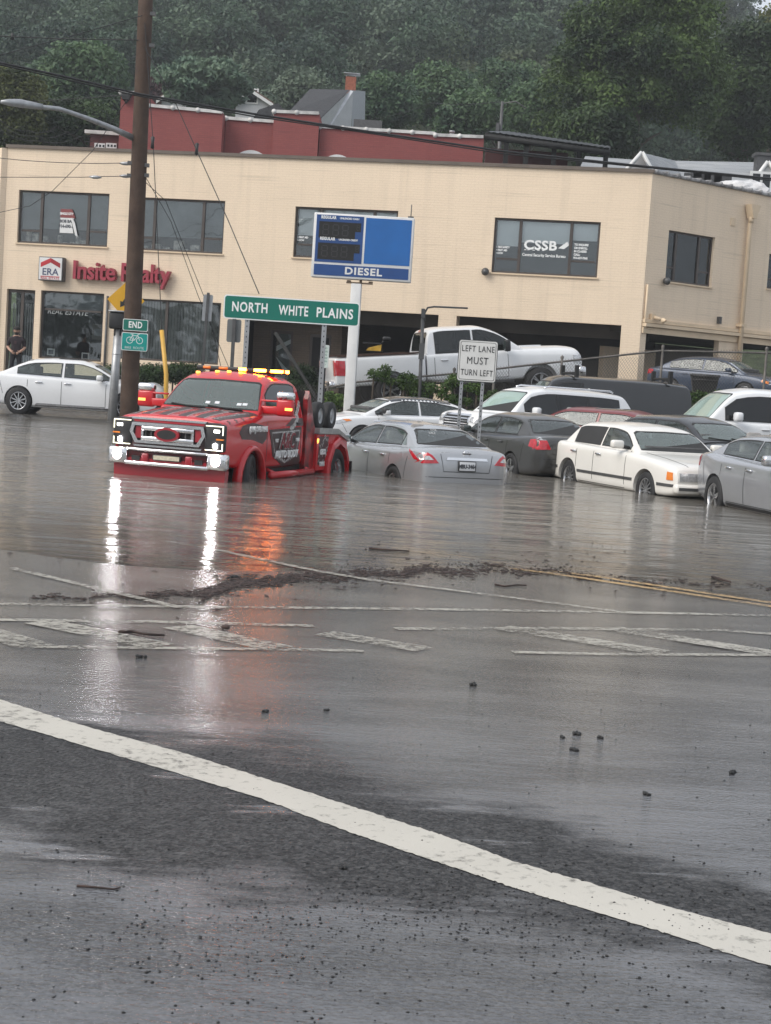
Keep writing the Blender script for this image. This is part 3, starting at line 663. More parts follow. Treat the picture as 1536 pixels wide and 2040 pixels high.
def window(o, mull, rails, blind, parent, tf=None, hasclut=False, vert=False, seed=0, bl=None):
    """frame, panes, roller blinds and a dark room behind; o = (x0,x1,z0,z1)"""
    x0, x1, z0, z1 = o; f = 0.06; y = 0.10
    def place(q):
        if tf is not None: q.location = (FLEN, 0, 0); q.rotation_euler = (0, 0, SYAW - FYAW)
        return q
    mb = MB(); mb.b2(x0, x0 + f, y, y + .07, z0, z1); mb.b2(x1 - f, x1, y, y + .07, z0, z1)
    mb.b2(x0 + f, x1 - f, y, y + .07, z1 - f, z1); mb.b2(x0 + f, x1 - f, y, y + .07, z0, z0 + f)
    xm = [x0 + (x1 - x0) * q for q in mull]
    for q in xm: mb.b2(q - f * .75, q + f * .75, y - .01, y + .06, z0 + f, z1 - f)
    E_ = [x0 + f] + xm + [x1 - f]
    for k, rr in enumerate(rails):
        if rr: zr = z0 + (z1 - z0) * rr; mb.b2(E_[k] + f * .8, E_[k + 1] - f * .8, y + .002, y + .055, zr - .03, zr + .03)
    w = place(mb.build('window', 'bronze', parent))
    MB().b2(x0 + f, x1 - f, y + .03, y + .036, z0 + f, z1 - f).build('pane', 'pane', w)
    rm = MB(); rm.b2(x0 - .3, x1 + .3, 2.2, 2.25, z0 - .1, z1 + .1); rm.b2(x0 - .3, x1 + .3, .3, 2.2, z0 - .15, z0 - .1); rm.b2(x0 - .3, x1 + .3, .3, 2.2, z1 + .1, z1 + .15); rm.b2(x0 - .35, x0 - .3, .3, 2.2, z0, z1); rm.b2(x1 + .3, x1 + .35, .3, 2.2, z0, z1)
    rm.build('room', 'room', w)
    if blind:
        bb = MB()
        for k in range(len(E_) - 1):
            h = blind[k]
            if h: bb.b2(E_[k] + .02, E_[k + 1] - .02, y + .13, y + .135, z1 - (z1 - z0) * h, z1 - f)
        bb.build('blind', bl or 'blind', w)
    if vert:
        vb = MB(); x = x0 + .05; rr = random.Random(seed)
        while x < x1 - .1:
            a = rr.uniform(.5, .9); vb.box((x + .04, y + .2, (z0 + z1) / 2), (.085, .004, z1 - z0 - .12), rz=a); x += .098
        vb.build('vertical_blind', 'vblind', w)
    if hasclut:
        cl = MB(); rr = random.Random(seed); x = x0 + .15
        while x < x1 - .2:
            wd = rr.uniform(.1, .35); h = rr.uniform(.08, .45) * rr.random() ** .5
            if rr.random() < .7: cl.rbox((x + wd / 2, y + .35, z0 + f + h / 2), (wd, .2, h), min(wd, h, .2) * .2)
            x += wd + rr.uniform(.0, .15)
        cl.build('desk_clutter', 'clutter', w)
    if not vert: place(MB().b2(x0 - .04, x1 + .04, -.05, .095, z0 - .05, z0 - .003).build('sill', 'cream_trim', parent))
    return w
M['sheer'] = mat('grey_sheer', (0.17, 0.185, 0.19), .8, 0, .3, 1)
window(wins['a'], (.25, .77), (.24, 0, .28), (.72, .7, .66), bld, hasclut=True, seed=1, bl='sheer')
window(wins['b'], (.25, .77), (.24, 0, .28), (.72, .72, .68), bld, hasclut=True, seed=2, bl='sheer')
wc = window(wins['c'], (.25, .77), (.26, 0, .28), (.55, .5, .5), bld)
wd = window(wins['d'], (.25, .73), (.26, 0, .28), (.50, .42, .34), bld)
sA = window(swins[0], (.22, .72), (.28, 0, .28), (0, .72, .6), bld, tf=1, bl='sheer'); window(swins[1], (.4,), (.28, .28), (.6, .6), bld, tf=1, bl='sheer')
we = window(shop['e'], (), (.73,), (.26,), bld, bl='sheer')
window(shop['f'], (.47,), (), None, bld, vert=True, seed=5)
# window writing on the security office
x0, x1, z0, z1 = wins['d']; Wd = x1 - x0; Hd = z1 - z0; yy = .115
MB().b2(x0 + Wd * .26, x0 + Wd * .725, .2, .21, z0 + .1, z0 + Hd * .53).build('backing', 'matte_black', wd)
MB().b2(x0 + Wd * .02, x0 + Wd * .235, .2, .21, z0 + Hd * .30, z0 + Hd * .50).build('backing', 'matte_black', wd)
MB().b2(x0 + Wd * .755, x0 + Wd * .985, .2, .21, z0 + Hd * .32, z0 + Hd * .62).build('backing', 'matte_black', wd)
def serif(s, cx, cz, h, parent, y):
    tx = text(s, h, 'white_line', parent, (cx, y, cz), off=.012, xs=1.15, sp=1.05)
    return tx
serif('CSSB', x0 + Wd * .445, z0 + Hd * .53, .27, wd, yy)
MB().prism([(x0 + Wd * .615, z0 + Hd * .50), (x0 + Wd * .70, z0 + Hd * .63), (x0 + Wd * .715, z0 + Hd * .56), (x0 + Wd * .67, z0 + Hd * .49)], yy - .003, yy).build('emblem', 'white_line', wd)
mbs = MB()
for q in (.305, .335, .385, .43, .475): 
    mbs.b2(x0 + Wd * q - .035, x0 + Wd * q + .035, yy - .002, yy + .001, z0 + Hd * .53 - .15, z0 + Hd * .53 - .13)
mbs.build('lettering', 'white_line', wd)
text('Central Security Service Bureau', .085, 'white_line', wd, (x0 + Wd * .485, yy, z0 + Hd * .355), off=.003, xs=.84)
for k, s in enumerate(('TO INQUIRE', 'OR ENROLL', 'IN CLASSES', 'CALL:', '914-437-7545')):
    text(s, .062, 'white_line', wd, (x0 + Wd * .765, yy, z0 + Hd * (.58 - .06 * k)), off=.004, align='LEFT', xs=.85)
for k, s in enumerate(('• FIRE SAFETY', '• FIRST AID', '• CCW')):
    text(s, .055, 'white_line', wd, (x0 + Wd * .03, yy, z0 + Hd * (.47 - .055 * k)), off=.004, align='LEFT', xs=.85)
x0, x1, z0, z1 = wins['c']; Wd = x1 - x0; Hd = z1 - z0
MB().b2(x0 + Wd * .02, x0 + Wd * .235, .2, .21, z0 + Hd * .28, z0 + Hd * .44).build('backing', 'matte_black', wc)
for k, s in enumerate(('• FIRST AID', '• CCW')): text(s, .055, 'white_line', wc, (x0 + Wd * .03, yy, z0 + Hd * (.40 - .06 * k)), off=.004, align='LEFT', xs=.85)
# shop window: outline neon words, framed pictures, poster
x0, x1, z0, z1 = shop['e']
text('REAL ESTATE', .18, mat('neon_off', (.35, .37, .37), .4), we, (x0 + (x1 - x0) * .41, .13, z0 + (z1 - z0) * .70), off=0, shear=.25, xs=.92)
for fx, fz in ((.17, .10), (.72, .07)):
    q = MB(); cx, cz = x0 + (x1 - x0) * fx, z0 + (z1 - z0) * fz; q.b2(cx - .13, cx + .13, .16, .18, cz - .11, cz + .11); q.b2(cx - .085, cx + .085, .155, .159, cz - .07, cz + .07, 1); q.build('picture_frame', ['white_metal', 'slate'], we)
q = MB(); cx, cz = x0 + (x1 - x0) * .84, z0 + (z1 - z0) * .44; q.b2(cx - .2, cx + .2, .5, .52, cz - .25, cz + .25); q.b2(cx - .12, cx + .12, .49, .499, cz - .12, cz + .1, 1); q.build('poster', [mat('beige_mat', (.11, .10, .09), .8), 'sheer'], we)
# sale sign in the first window, its corner peeling
x0, x1, z0, z1 = wins['a']; wa = [c for c in bld.children if c.name.startswith('window')][0]
cx, cz = x0 + (x1 - x0) * .55, z0 + (z1 - z0) * .43
q = MB(); q.prism([(cx - .27, cz - .34), (cx + .2, cz - .34), (cx + .12, cz + .0), (cx + .2, cz + .14), (cx - .27, cz + .14)], .075, .082); q.prism([(cx - .27, cz + .142), (cx + .24, cz + .142), (cx + .12, cz + .42), (cx - .27, cz + .42)], .075, .082, 1)
q.prism([(cx + .13, cz + .16), (cx + .24, cz - .0), (cx + .36, cz - .45), (cx + .27, cz - .40), (cx + .14, cz + .0)], .05, .07)
pn = q.build('notice', ['white_metal', mat('notice_red', (.22, .05, .05), .5)], wa)
text('SINGLE CITY', .07, 'white_line', pn, (cx - .06, .072, cz + .27), off=.004, xs=.8)
text('BOB BAC', .09, 'slate', pn, (cx - .04, .072, cz + .03), off=.006, xs=.9); text('914-690-1', .10, 'slate', pn, (cx - .06, .072, cz - .13), off=.006, xs=.85)
# street door at the far left
x0, x1, z0, z1 = (door_o[0], door_o[1], 0.35, door_o[3])
mb = MB(); n_ = 6
mb.b2(x0, x0 + .08, .14, .2, z0, z1); mb.b2(x1 - .08, x1, .14, .2, z0, z1); mb.b2(x0 + .08, x1 - .08, .14, .2, z1 - .1, z1); mb.b2((x0 + x1) / 2 - .05, (x0 + x1) / 2 + .05, .14, .2, z0, z1 - .1); mb.b2(x0 + .08, x1 - .08, .15, .19, z0, z0 + .25)
dd = mb.build('door', 'bronze', bld); MB().b2(x0 + .08, x1 - .08, .16, .168, z0 + .25, z1 - .1).build('pane', 'pane', dd); MB().b2(x0 - .2, x1 + .2, 1.2, 1.25, z0, z1).build('room', 'room', dd)
vb = MB()
for k in range(9): vb.box((x0 + .14 + k * .083, .3, (z0 + z1) / 2 + .3), (.04, .004, 1.9), rz=.5)
vb.build('vertical_blind', 'vblind', dd)
mb = MB(); a = fac(217, 590); b = fac(207, 720); mb.tube([(a[0] - .02, -.05, 0.3), (a[0] - .02, -.05, a[1])], .04, 8); mb.build('conduit', 'steel', bld)

# ---- signs on the facade: each a thing of its own
def onfac(s, y=0, z=0): return LL + FE * s + FN * (-y) + Vector((0, 0, z))
a = fr(85, 512, 131, 562); w_, h_ = a[1] - a[0], a[3] - a[2]
es = empty('box_sign', onfac((a[0] + a[1]) / 2, -.16, a[2]), FYAW, 'square white illuminated box sign with red roof shape and ERA lettering', 'sign')
MB().rbox((0, 0, h_ / 2), (w_, .28, h_), .02).build('case', 'steel', es)
MB().b2(-w_ / 2 + .03, w_ / 2 - .03, -.155, -.141, .03, h_ - .03).build('face', 'white_metal', es)
mb = MB(); r_ = mat('sign_red', (.45, .02, .03), .4, 0, .1)
mb.prism([(-.33, h_ * .55), (0, h_ * .76), (0, h_ * .95), (-.33, h_ * .74)], -.160, -.156); mb.prism([(.33, h_ * .55), (.33, h_ * .74), (0.002, h_ * .95), (0.002, h_ * .76)], -.160, -.156, 1)
mb.b2(-.32, .32, -.160, -.156, h_ * .16, h_ * .19); mb.build('emblem', [r_, mat('sign_red_dark', (.30, .012, .02), .4)], es)
text('ERA', .21, mat('ink_blue', (.05, .06, .13), .5), es, (0, -.158, h_ * .36), xs=1.05, off=.004); text('REAL ESTATE', .075, r_, es, (0, -.158, h_ * .095), xs=1.0)
a0 = fac(152, 522); a1 = fac(342, 574); hL = fac(152, 522)[1] - fac(150, 558)[1]
lt = empty('wall_lettering', onfac(a0[0], -.02, a0[1] - hL), FYAW, 'dark red channel letters reading Insite Realty above the shop windows', 'sign')
MB().b2(0, a1[0] - a0[0], -.03, .012, hL * .35, hL * .46).build('rail', 'cream_trim', lt)
def channel(s, x, wdt):
    c = text(s, hL * .98, mat('letter_red', (.30, .03, .05), .45, 0, .15), lt, (x, -.13, hL * .5), off=.017, ext=.10, align='LEFT', sp=.97, name='lettering')
    xs_ = [v.co.x for v in c.data.vertices]; k = wdt / (max(xs_) - min(xs_)); mn = min(xs_)
    for v in c.data.vertices: v.co.x = (v.co.x - mn) * k
wt = a1[0] - a0[0]
channel('Insite', 0, wt * .44); channel('Realty', wt * .50, wt * .50)
# ------------------------------------------------------------------ vehicles
def pchip(x, y, q):
    x = np.asarray(x, float); y = np.asarray(y, float); h = np.diff(x); d = np.diff(y) / h; m = np.zeros_like(y)
    m[0], m[-1] = d[0], d[-1]
    for i in range(1, len(x) - 1):
        if d[i - 1] * d[i] > 0:
            w1, w2 = 2 * h[i] + h[i - 1], h[i] + 2 * h[i - 1]; m[i] = (w1 + w2) / (w1 / d[i - 1] + w2 / d[i])
    k = np.clip(np.searchsorted(x, q) - 1, 0, len(x) - 2); t = (q - x[k]) / h[k]
    return (1 + 2 * t) * (1 - t) ** 2 * y[k] + t * (1 - t) ** 2 * h[k] * m[k] + t * t * (3 - 2 * t) * y[k + 1] + t * t * (t - 1) * h[k] * m[k + 1]
def chaikin(P, n=2):
    for _ in range(n):
        Q = [P[0]]
        for a, b in zip(P, P[1:]):
            Q += [(a[0] * .75 + b[0] * .25, a[1] * .75 + b[1] * .25), (a[0] * .25 + b[0] * .75, a[1] * .25 + b[1] * .75)]
        P = Q + [P[-1]]
    return P
def loft(rows, sect, n=56, rnd=2):
    """rows: (x, params...) from rear to front; sect(params) -> half section (y,z) from bottom centre to top centre"""
    A = np.array(rows, float); x = A[:, 0]
    e = np.linspace(0, 1, n); q = x[0] + (x[-1] - x[0]) * (0.5 - 0.5 * np.cos(e * PI)) * .55 + (x[-1] - x[0]) * e * .45
    q = np.unique(np.concatenate([q, x]))
    pr = np.stack([pchip(x, A[:, k], q) for k in range(1, A.shape[1])], -1)
    vs = []; fs = []; m = None
    for xi, p in zip(q, pr):
        h = chaikin(sect(*p), rnd); ring = h + [(-y, z) for y, z in h[-2:0:-1]]; m = len(ring)
        vs += [(xi, y, z) for y, z in ring]
    for i in range(len(q) - 1):
        for k in range(m):
            a = i * m + k; b = i * m + (k + 1) % m; fs.append((a, b, b + m, a + m))
    fs += [tuple(range(m))[::-1], tuple((len(q) - 1) * m + k for k in range(m))]
    return vs, fs
def lowsec(zb, zs, zt, w):
    h = zs - zb
    return [(0, zb), (.80 * w, zb), (.955 * w, zb + .03), (.985 * w, zb + .30 * h), (w, zb + .62 * h), (.975 * w, zs - .10 * h), (.945 * w, zs), (.80 * w, zs + .55 * (zt - zs)), (.45 * w, zt), (0, zt)]
def boxsec(zb, zs, zt, w):
    h = zs - zb
    return [(0, zb), (.88 * w, zb), (.985 * w, zb + .03), (w, zb + .3 * h), (w, zb + .6 * h), (.992 * w, zs - .12 * h), (.97 * w, zs - .01), (.90 * w, zs + .6 * (zt - zs)), (.5 * w, zt), (0, zt)]
def ghsec(zl, wb, we, zt, cr):
    return [(0, zl), (wb, zl), (wb + (we - wb) * .5, zl + (zt - zl) * .5), (we + .01, zt - .09), (we - .035, zt - .025), (we * .62, zt + cr * .6), (0, zt + cr)]
def evalmesh(o):
    dg = bpy.context.evaluated_depsgraph_get(); dg.update()
    me = bpy.data.meshes.new_from_object(o.evaluated_get(dg)); return me
class Car:
    def __init__(s, name, label, cat, pos, yaw, paintm, pitch=0, scale=1.0, group=None):
        s.root = empty(name, pos, 0, label, cat, group, rot=(0, -pitch, yaw), scale=scale); s.p = paintm
    def body(s, rows, gh=None, arches=(), R_=.36, yin=.28, sect=lowsec, extra=None):
        """rows: lower body stations; gh: dict of the greenhouse; arches: x of wheel openings"""
        v, f = loft(rows, sect); W2 = max(r[4] for r in rows)
        o = MB().add(v, f, 0, True).build('body_tmp', [s.p, M['matte_black']])
        cut = []
        for ax in arches:
            for sg in (1, -1):
                rr = R_ if not isinstance(ax, tuple) else ax[1]; xx, zz = (ax, s.wr) if not isinstance(ax, tuple) else (ax[0], ax[2])
                c = MB().lathe([(0, W2 - yin), (rr, W2 - yin), (rr, W2 + .3), (0, W2 + .3)] if sg > 0 else [(0, -W2 + yin), (rr, -W2 + yin), (rr, -W2 - .3), (0, -W2 - .3)], 32, 'Y', (xx, 0, zz)).build('cut_tmp', M['matte_black'])
                bm = bmesh.new(); bm.from_mesh(c.data); bmesh.ops.remove_doubles(bm, verts=bm.verts, dist=1e-4); bmesh.ops.recalc_face_normals(bm, faces=bm.faces[:]); bm.to_mesh(c.data); bm.free()
                md = o.modifiers.new('b', 'BOOLEAN'); md.operation = 'DIFFERENCE'; md.object = c; md.solver = 'EXACT'; md.material_mode = 'TRANSFER'; cut.append(c)
        me = evalmesh(o) if cut else o.data.copy()
        bpy.data.objects.remove(o)
        for c in cut: bpy.data.objects.remove(c)
        bm = bmesh.new(); bm.from_mesh(me)
        parts = [bm]
        if gh:
            def gsec(zl, wb, we, zt, cr): return ghsec(zl, wb, we, zt, cr)
            G = []
            zr = max(p[1] for p in gh['top'])
            for (x, z) in gh['top']:
                zb = gh['belt']; t = max(0, min(1, (z - zb) / (zr - zb))); wb = gh.get('wbf', gh['wb']) if x > gh['mid'] else gh['wb']
                we = wb + (gh['wr'] - wb) * t
                G.append((x, zb - .16, wb, we, z, .045 * t + .004))
            s.gh = loft(G, gsec, 110, 3); s.wins = []
            bv = [bm.verts.new(p) for p in s.gh[0]]
            for q in s.gh[1]: bm.faces.new([bv[i] for i in q])
        if extra: extra(bm)
        bmesh.ops.recalc_face_normals(bm, faces=bm.faces[:])
        for fc in bm.faces: fc.smooth = True
        bm.to_mesh(me); 
        s.bvh = BVHTree.FromBMesh(bm); bm.free()
        try: me.set_sharp_from_angle(angle=R(38))
        except Exception: pass
        me.materials.clear(); me.materials.append(s.p); me.materials.append(M['matte_black'])
        ob = bpy.data.objects.new('body', me); COL.objects.link(ob); ob.parent = s.root; s.ob = ob; return ob
    def decal(s, name, poly, m, plane='L', off=.006, parent=None, cut=.09, dip=.02, label=None):
        """a thin shaped panel laid on the body: poly in (x,z) for L/R sides, (y,z) for F/B, (x,y) for T"""
        fr_ = {'L': lambda a, b: (Vector((a, 5, b)), Vector((0, -1, 0))), 'R': lambda a, b: (Vector((a, -5, b)), Vector((0, 1, 0))), 'F': lambda a, b: (Vector((9, a, b)), Vector((-1, 0, 0))), 'B': lambda a, b: (Vector((-9, a, b)), Vector((1, 0, 0))), 'T': lambda a, b: (Vector((a, b, 5)), Vector((0, 0, -1)))}[plane]
        bm = bmesh.new(); vs = [bm.verts.new((a, b, 0)) for a, b in poly]; bm.faces.new(vs)
        bmesh.ops.triangulate(bm, faces=bm.faces[:])
        for _ in range(5):
            le = [e for e in bm.edges if e.calc_length() > cut]
            if not le: break
            bmesh.ops.subdivide_edges(bm, edges=le, cuts=1); bmesh.ops.triangulate(bm, faces=[f for f in bm.faces if len(f.verts) > 3])
        last = None
        for v in bm.verts:
            o_, d_ = fr_(v.co.x, v.co.y); h = s.bvh.ray_cast(o_, d_)
            if h[0] is None:
                h = s.bvh.find_nearest(o_ + d_ * (5 if plane in 'LRT' else 9) - d_ * .8); 
            v.co = h[0] - d_ * off
        ext = bmesh.ops.extrude_edge_only(bm, edges=[e for e in bm.edges if e.is_boundary])
        dd = fr_(0, 0)[1]
        for v in ext['geom']:
            if isinstance(v, bmesh.types.BMVert): v.co = v.co + dd * (off + dip)
        bmesh.ops.recalc_face_normals(bm, faces=bm.faces[:])
        me = bpy.data.meshes.new(name); bm.to_mesh(me); bm.free()
        for p in me.polygons: p.use_smooth = True
        try: me.set_sharp_from_angle(angle=R(40))
        except Exception: pass
        me.materials.append(M[m] if isinstance(m, str) else m)
        o = bpy.data.objects.new(name, me); COL.objects.link(o); o.parent = parent or s.root
        if label: o['label'] = label
        return o
    def open_windows(s, xs=(-.25, -1.05), seat_y=.38, wheel_x=None, cz=None, cx=None, trim='seat_cloth'):
        """take the shell away behind every pane and put a cabin with seats inside"""
        from mathutils.geometry import intersect_point_tri_2d
        ob = s.ob; bm = bmesh.new(); bm.from_mesh(ob.data); kill = []
        def inside(p, poly):
            r = False; n = len(poly)
            for i in range(n):
                (x1, y1), (x2, y2) = poly[i], poly[(i + 1) % n]
                if (y1 > p[1]) != (y2 > p[1]) and p[0] < (x2 - x1) * (p[1] - y1) / (y2 - y1) + x1: r = not r
            return r
        bm.normal_update()
        for f in bm.faces:
            c_ = f.calc_center_median()
            if c_.z < s.zcut: continue
            for pl, poly in s.wins:
                a = {'L': (c_.x, c_.z), 'R': (c_.x, c_.z), 'F': (c_.y, c_.z), 'B': (c_.y, c_.z)}[pl]
                ok = {'L': c_.y > .25, 'R': c_.y < -.25, 'F': c_.x > s.xmid, 'B': c_.x < s.xmid}[pl]
                if ok and inside(a, poly): kill.append(f); break
        bmesh.ops.delete(bm, geom=kill, context='FACES'); bm.to_mesh(ob.data); bm.free()
        z0 = cz; x0, x1 = cx
        q = MB(); q.rbox(((x0 + x1) / 2, 0, z0 - .02), (x1 - x0, 1.34 if s.wid > .95 else 1.26, .06), .02); q.rbox((x1 - .12, 0, z0 + .03), (.26, 1.24, .08), .03)
        it = q.build('interior', 'cabin', s.root)
        for x in xs:
            for y in ((seat_y, -seat_y) if x > -.8 else (seat_y, 0, -seat_y)):
                k = MB(); big = (y != 0); k.rbox((x, y, z0 + .06), (.16, .46, .22), .05)
                k.rbox((x - .03, y, z0 + .25), (.11, .25 if big else .2, .17), .045); k.build('seat', trim, s.root)
        wx = wheel_x if wheel_x is not None else x1 - .42
        t_ = [(wx + .05 * math.sin(2 * PI * k / 20) * .9, seat_y + .18 * math.cos(2 * PI * k / 20), z0 + .03 + .15 * math.sin(2 * PI * k / 20)) for k in range(21)]
        MB().tube(t_, .014, 6, cap=False).build('steering_wheel', 'black', s.root)
    def both(s, name, poly, m, **k): return [s.decal(name, poly, m, p, **k) for p in ('L', 'R')]
    def line(s, pts, w, m='seam', plane='L', off=.003, name='door_seam', parent=None):
        P = [Vector((a, b)) for a, b in pts]; l = []; r = []
        for i, p in enumerate(P):
            d = (P[min(i + 1, len(P) - 1)] - P[max(i - 1, 0)]).normalized(); n = Vector((-d.y, d.x)) * w / 2; l.append(tuple(p + n)); r.append(tuple(p - n))
        return s.decal(name, l + r[::-1], m, plane, off, parent, .15, .01)
    def wheels(s, xs, y, r, w=.22, spokes=5, rim='alloy', steer=0, rr=None, only=None, lug=False):
        rr = rr or r * .66
        for ax in xs:
            for sg in (1, -1):
                if only and (ax, sg) not in only: continue
                q = MB().lathe([(rr, -w * .5), (r * .93, -w * .5), (r * .985, -w * .42), (r, -w * .3), (r, w * .3), (r * .985, w * .42), (r * .93, w * .5), (rr, w * .5), (rr, w * .3), (rr, -w * .3)], 32, 'Y')
                for g in (-.16, 0, .16): q.lathe([(r + .002, w * (g - .02)), (r + .002, w * (g + .02))], 32, 'Y', mi=1)
                ang = steer if ax == max(xs) else 0
                t = q.build('wheel', ['tyre', 'matte_black'], s.root, loc=(ax, sg * (y - w / 2), r), rot=(0, 0, ang))
                z = MB(); o_ = sg * w
                z.lathe([(rr * 1.005, .44 * o_), (rr * .93, .47 * o_), (rr * .88, .42 * o_), (rr * .86, .1 * o_)], 28, 'Y')
                z.lathe([(0, .30 * o_), (rr * .2, .32 * o_), (rr * .22, .2 * o_)], 16, 'Y')
                z.lathe([(0, .10 * o_), (rr * .9, .10 * o_)], 24, 'Y', mi=1)
                for k in range(spokes):
                    a = 2 * PI * k / spokes + .3
                    for da in ((-.11, .11) if spokes < 8 else (0,)):
                        aa = a + da; M4 = Matrix.Rotation(-aa, 3, 'Y')
                        z.box(M4 @ Vector((rr * .53, 0, 0)) + Vector((0, .33 * o_, 0)), (rr * .80, w * .12, rr * (.11 if spokes < 8 else .12)), M4=M4)
                z.build('rim', [rim, 'matte_black'], t)
    def mirror(s, x, y, z, d=(.16, .22, .14), m=None, m2='glass', stalk=True, sides=(1, -1)):
        for sg in sides:
            q = MB(); q.rbox((0, 0, 0), d, min(d) * .3)
            if stalk: q.tube([(0, -sg * d[1] * .3, -.02), (.04, -sg * (d[1] * .5 + .12), -.06)], .03, 8, 1)
            mm = q.build('wing_mirror', [m or s.p, 'black'], s.root, loc=(x, sg * y, z))
            MB().rbox((-d[0] * .5 - .002, 0, 0), (.01, d[1] * .82, d[2] * .8), .004).build('mirror_glass', m2, mm)
    def handle(s, x, z, y, m=None, sides=(1, -1)):
        for sg in sides:
            h = s.bvh.ray_cast(Vector((x, 5 * sg, z)), Vector((0, -sg, 0)))
            yy = h[0].y if h[0] else y * sg
            MB().rbox((x, yy + sg * .018, z), (.19, .04, .035), .012).build('door_handle', m or s.p, s.root)
def sedan_rows(xf, xr, xa, xb, H, nose=.70, cowl=.97, deck=1.05, beltf=.90, beltr=.97, w=.92, zb=.20, tailin=.80):
    return [(xr, .46, deck - .30, deck - .27, w * .70), (xr + .03, .34, deck - .17, deck - .11, w * tailin), (xr + .13, .28, deck - .09, deck - .03, w * .91), (xr + .45, .24, deck - .07, deck, w * .965),
            (xb, zb, beltr - .01, deck, w), (0, zb - .01, (beltf + beltr) / 2, (cowl + deck) / 2 - .04, w), (xa - .45, zb - .01, beltf, cowl, w), (xa + .25, zb + .01, beltf - .05, cowl - .06, w * .975),
            (xf - .35, zb + .02, nose + .03, nose + .12, w * .93), (xf - .13, zb + .02, nose - .03, nose + .03, w * .85), (xf - .03, zb + .05, nose - .11, nose - .07, w * .74), (xf, zb + .14, nose - .20, nose - .17, w * .64)]
def glazing(c, g, H, dlo_f, dlo_r, split=(), trim=None, rails=.075, m='glass', m_ws='wglass', side=True, rear=True, quarter=None, wr=None):
    """side windows under the roof curve, windscreen and rear window"""
    tx = [p[0] for p in g['top']]; tz = [p[1] for p in g['top']]
    def top(x): return float(pchip(tx, tz, np.array([x]))[0])
    zb = g['belt']
    if side:
        E_ = [dlo_r] + list(split) + [dlo_f]
        for k in range(len(E_) - 1):
            a, b = E_[k] + (.035 if k else 0), E_[k + 1] - (.035 if k < len(E_) - 2 else 0)
            zbx = lambda x: zb + .035 + (g.get('rise', .05)) * (dlo_f - x) / (dlo_f - dlo_r)
            up = [(x, max(zbx(x) + .012, top(x) - rails)) for x in np.linspace(b, a, 9)]
            pw = [(a, zbx(a)), (b, zbx(b))] + up; c.both('side_window', pw, m, off=.005); c.wins += [('L', pw), ('R', pw)]
            for sd in 'LR': c.line(pw + [pw[0], pw[1]], .02, 'seam', sd, .008, 'window_seal')
            if trim: 
                for sd in ('L', 'R'): c.line([(a, zbx(a) - .012), (b, zbx(b) - .012)], .022, trim, sd, .007, 'window_trim'); 
    z1 = g['zf'] ; wb, wt = g['ws']
    pf = [(-wb, g['zc']), (wb, g['zc'])] + [(wt + (wb - wt) * .45, (g['zc'] * .45 + z1 * .55)), (wt, z1 - .03), (wt - .06, z1), (0, z1 + .012), (-wt + .06, z1), (-wt, z1 - .03), (-wt - (wb - wt) * .45, (g['zc'] * .45 + z1 * .55))]
    c.decal('windscreen', pf, m_ws, 'F', .005); c.wins.append(('F', pf)); c.line(pf + [pf[0], pf[1]], .022, 'seam', 'F', .008, 'window_seal')
    if rear:
        z1 = g['zr']; wb, wt = g['rw']
        pb = [(-wb, g['zd']), (wb, g['zd']), (wt, z1 - .03), (wt - .06, z1), (0, z1 + .012), (-wt + .06, z1), (-wt, z1 - .03)]
        c.decal('rear_window', pb, wr or m, 'B', .005); c.wins.append(('B', pb)); c.line(pb + [pb[0], pb[1]], .022, 'seam', 'B', .008, 'window_seal')
    c.zcut = zb - .02; c.xmid = (dlo_f + dlo_r) / 2; c.wid = max(abs(v[1]) for v in c.gh[0])
def lights_sym(c, name, poly, m, plane, **k):
    c.decal(name, poly, m, plane, **k)
    c.decal(name, [(-a, b) for a, b in poly][::-1], m, plane, **k)
def doors(c, xs, zb, zt, m='seam', w=.012):
    for sd in ('L', 'R'):
        for x in xs: c.line([(x, zb), (x, zt)], w, m, sd)
        c.line([(min(xs), zb), (max(xs), zb)], w, m, sd)
def plate(c, x, z, s_, y=0, txt=None, rear=True, z_tilt=0):
    q = MB().rbox((0, 0, 0), (.02, .31, .155), .006).build('number_plate', 'plate', c.root, loc=(x, y, z), rot=(0, z_tilt, 0))
    MB().rbox((-.004 if rear else .004, 0, 0), (.02, .335, .18), .006).build('plate_frame', 'black', q, loc=((.006 if rear else -.006), 0, 0))
    if txt: text(txt, .066, 'slate', q, (-.0125 if rear else .0125, 0, -.005), (PI / 2, 0, -PI / 2 if rear else PI / 2), off=.004, xs=.82, name='plate_number')
    return q

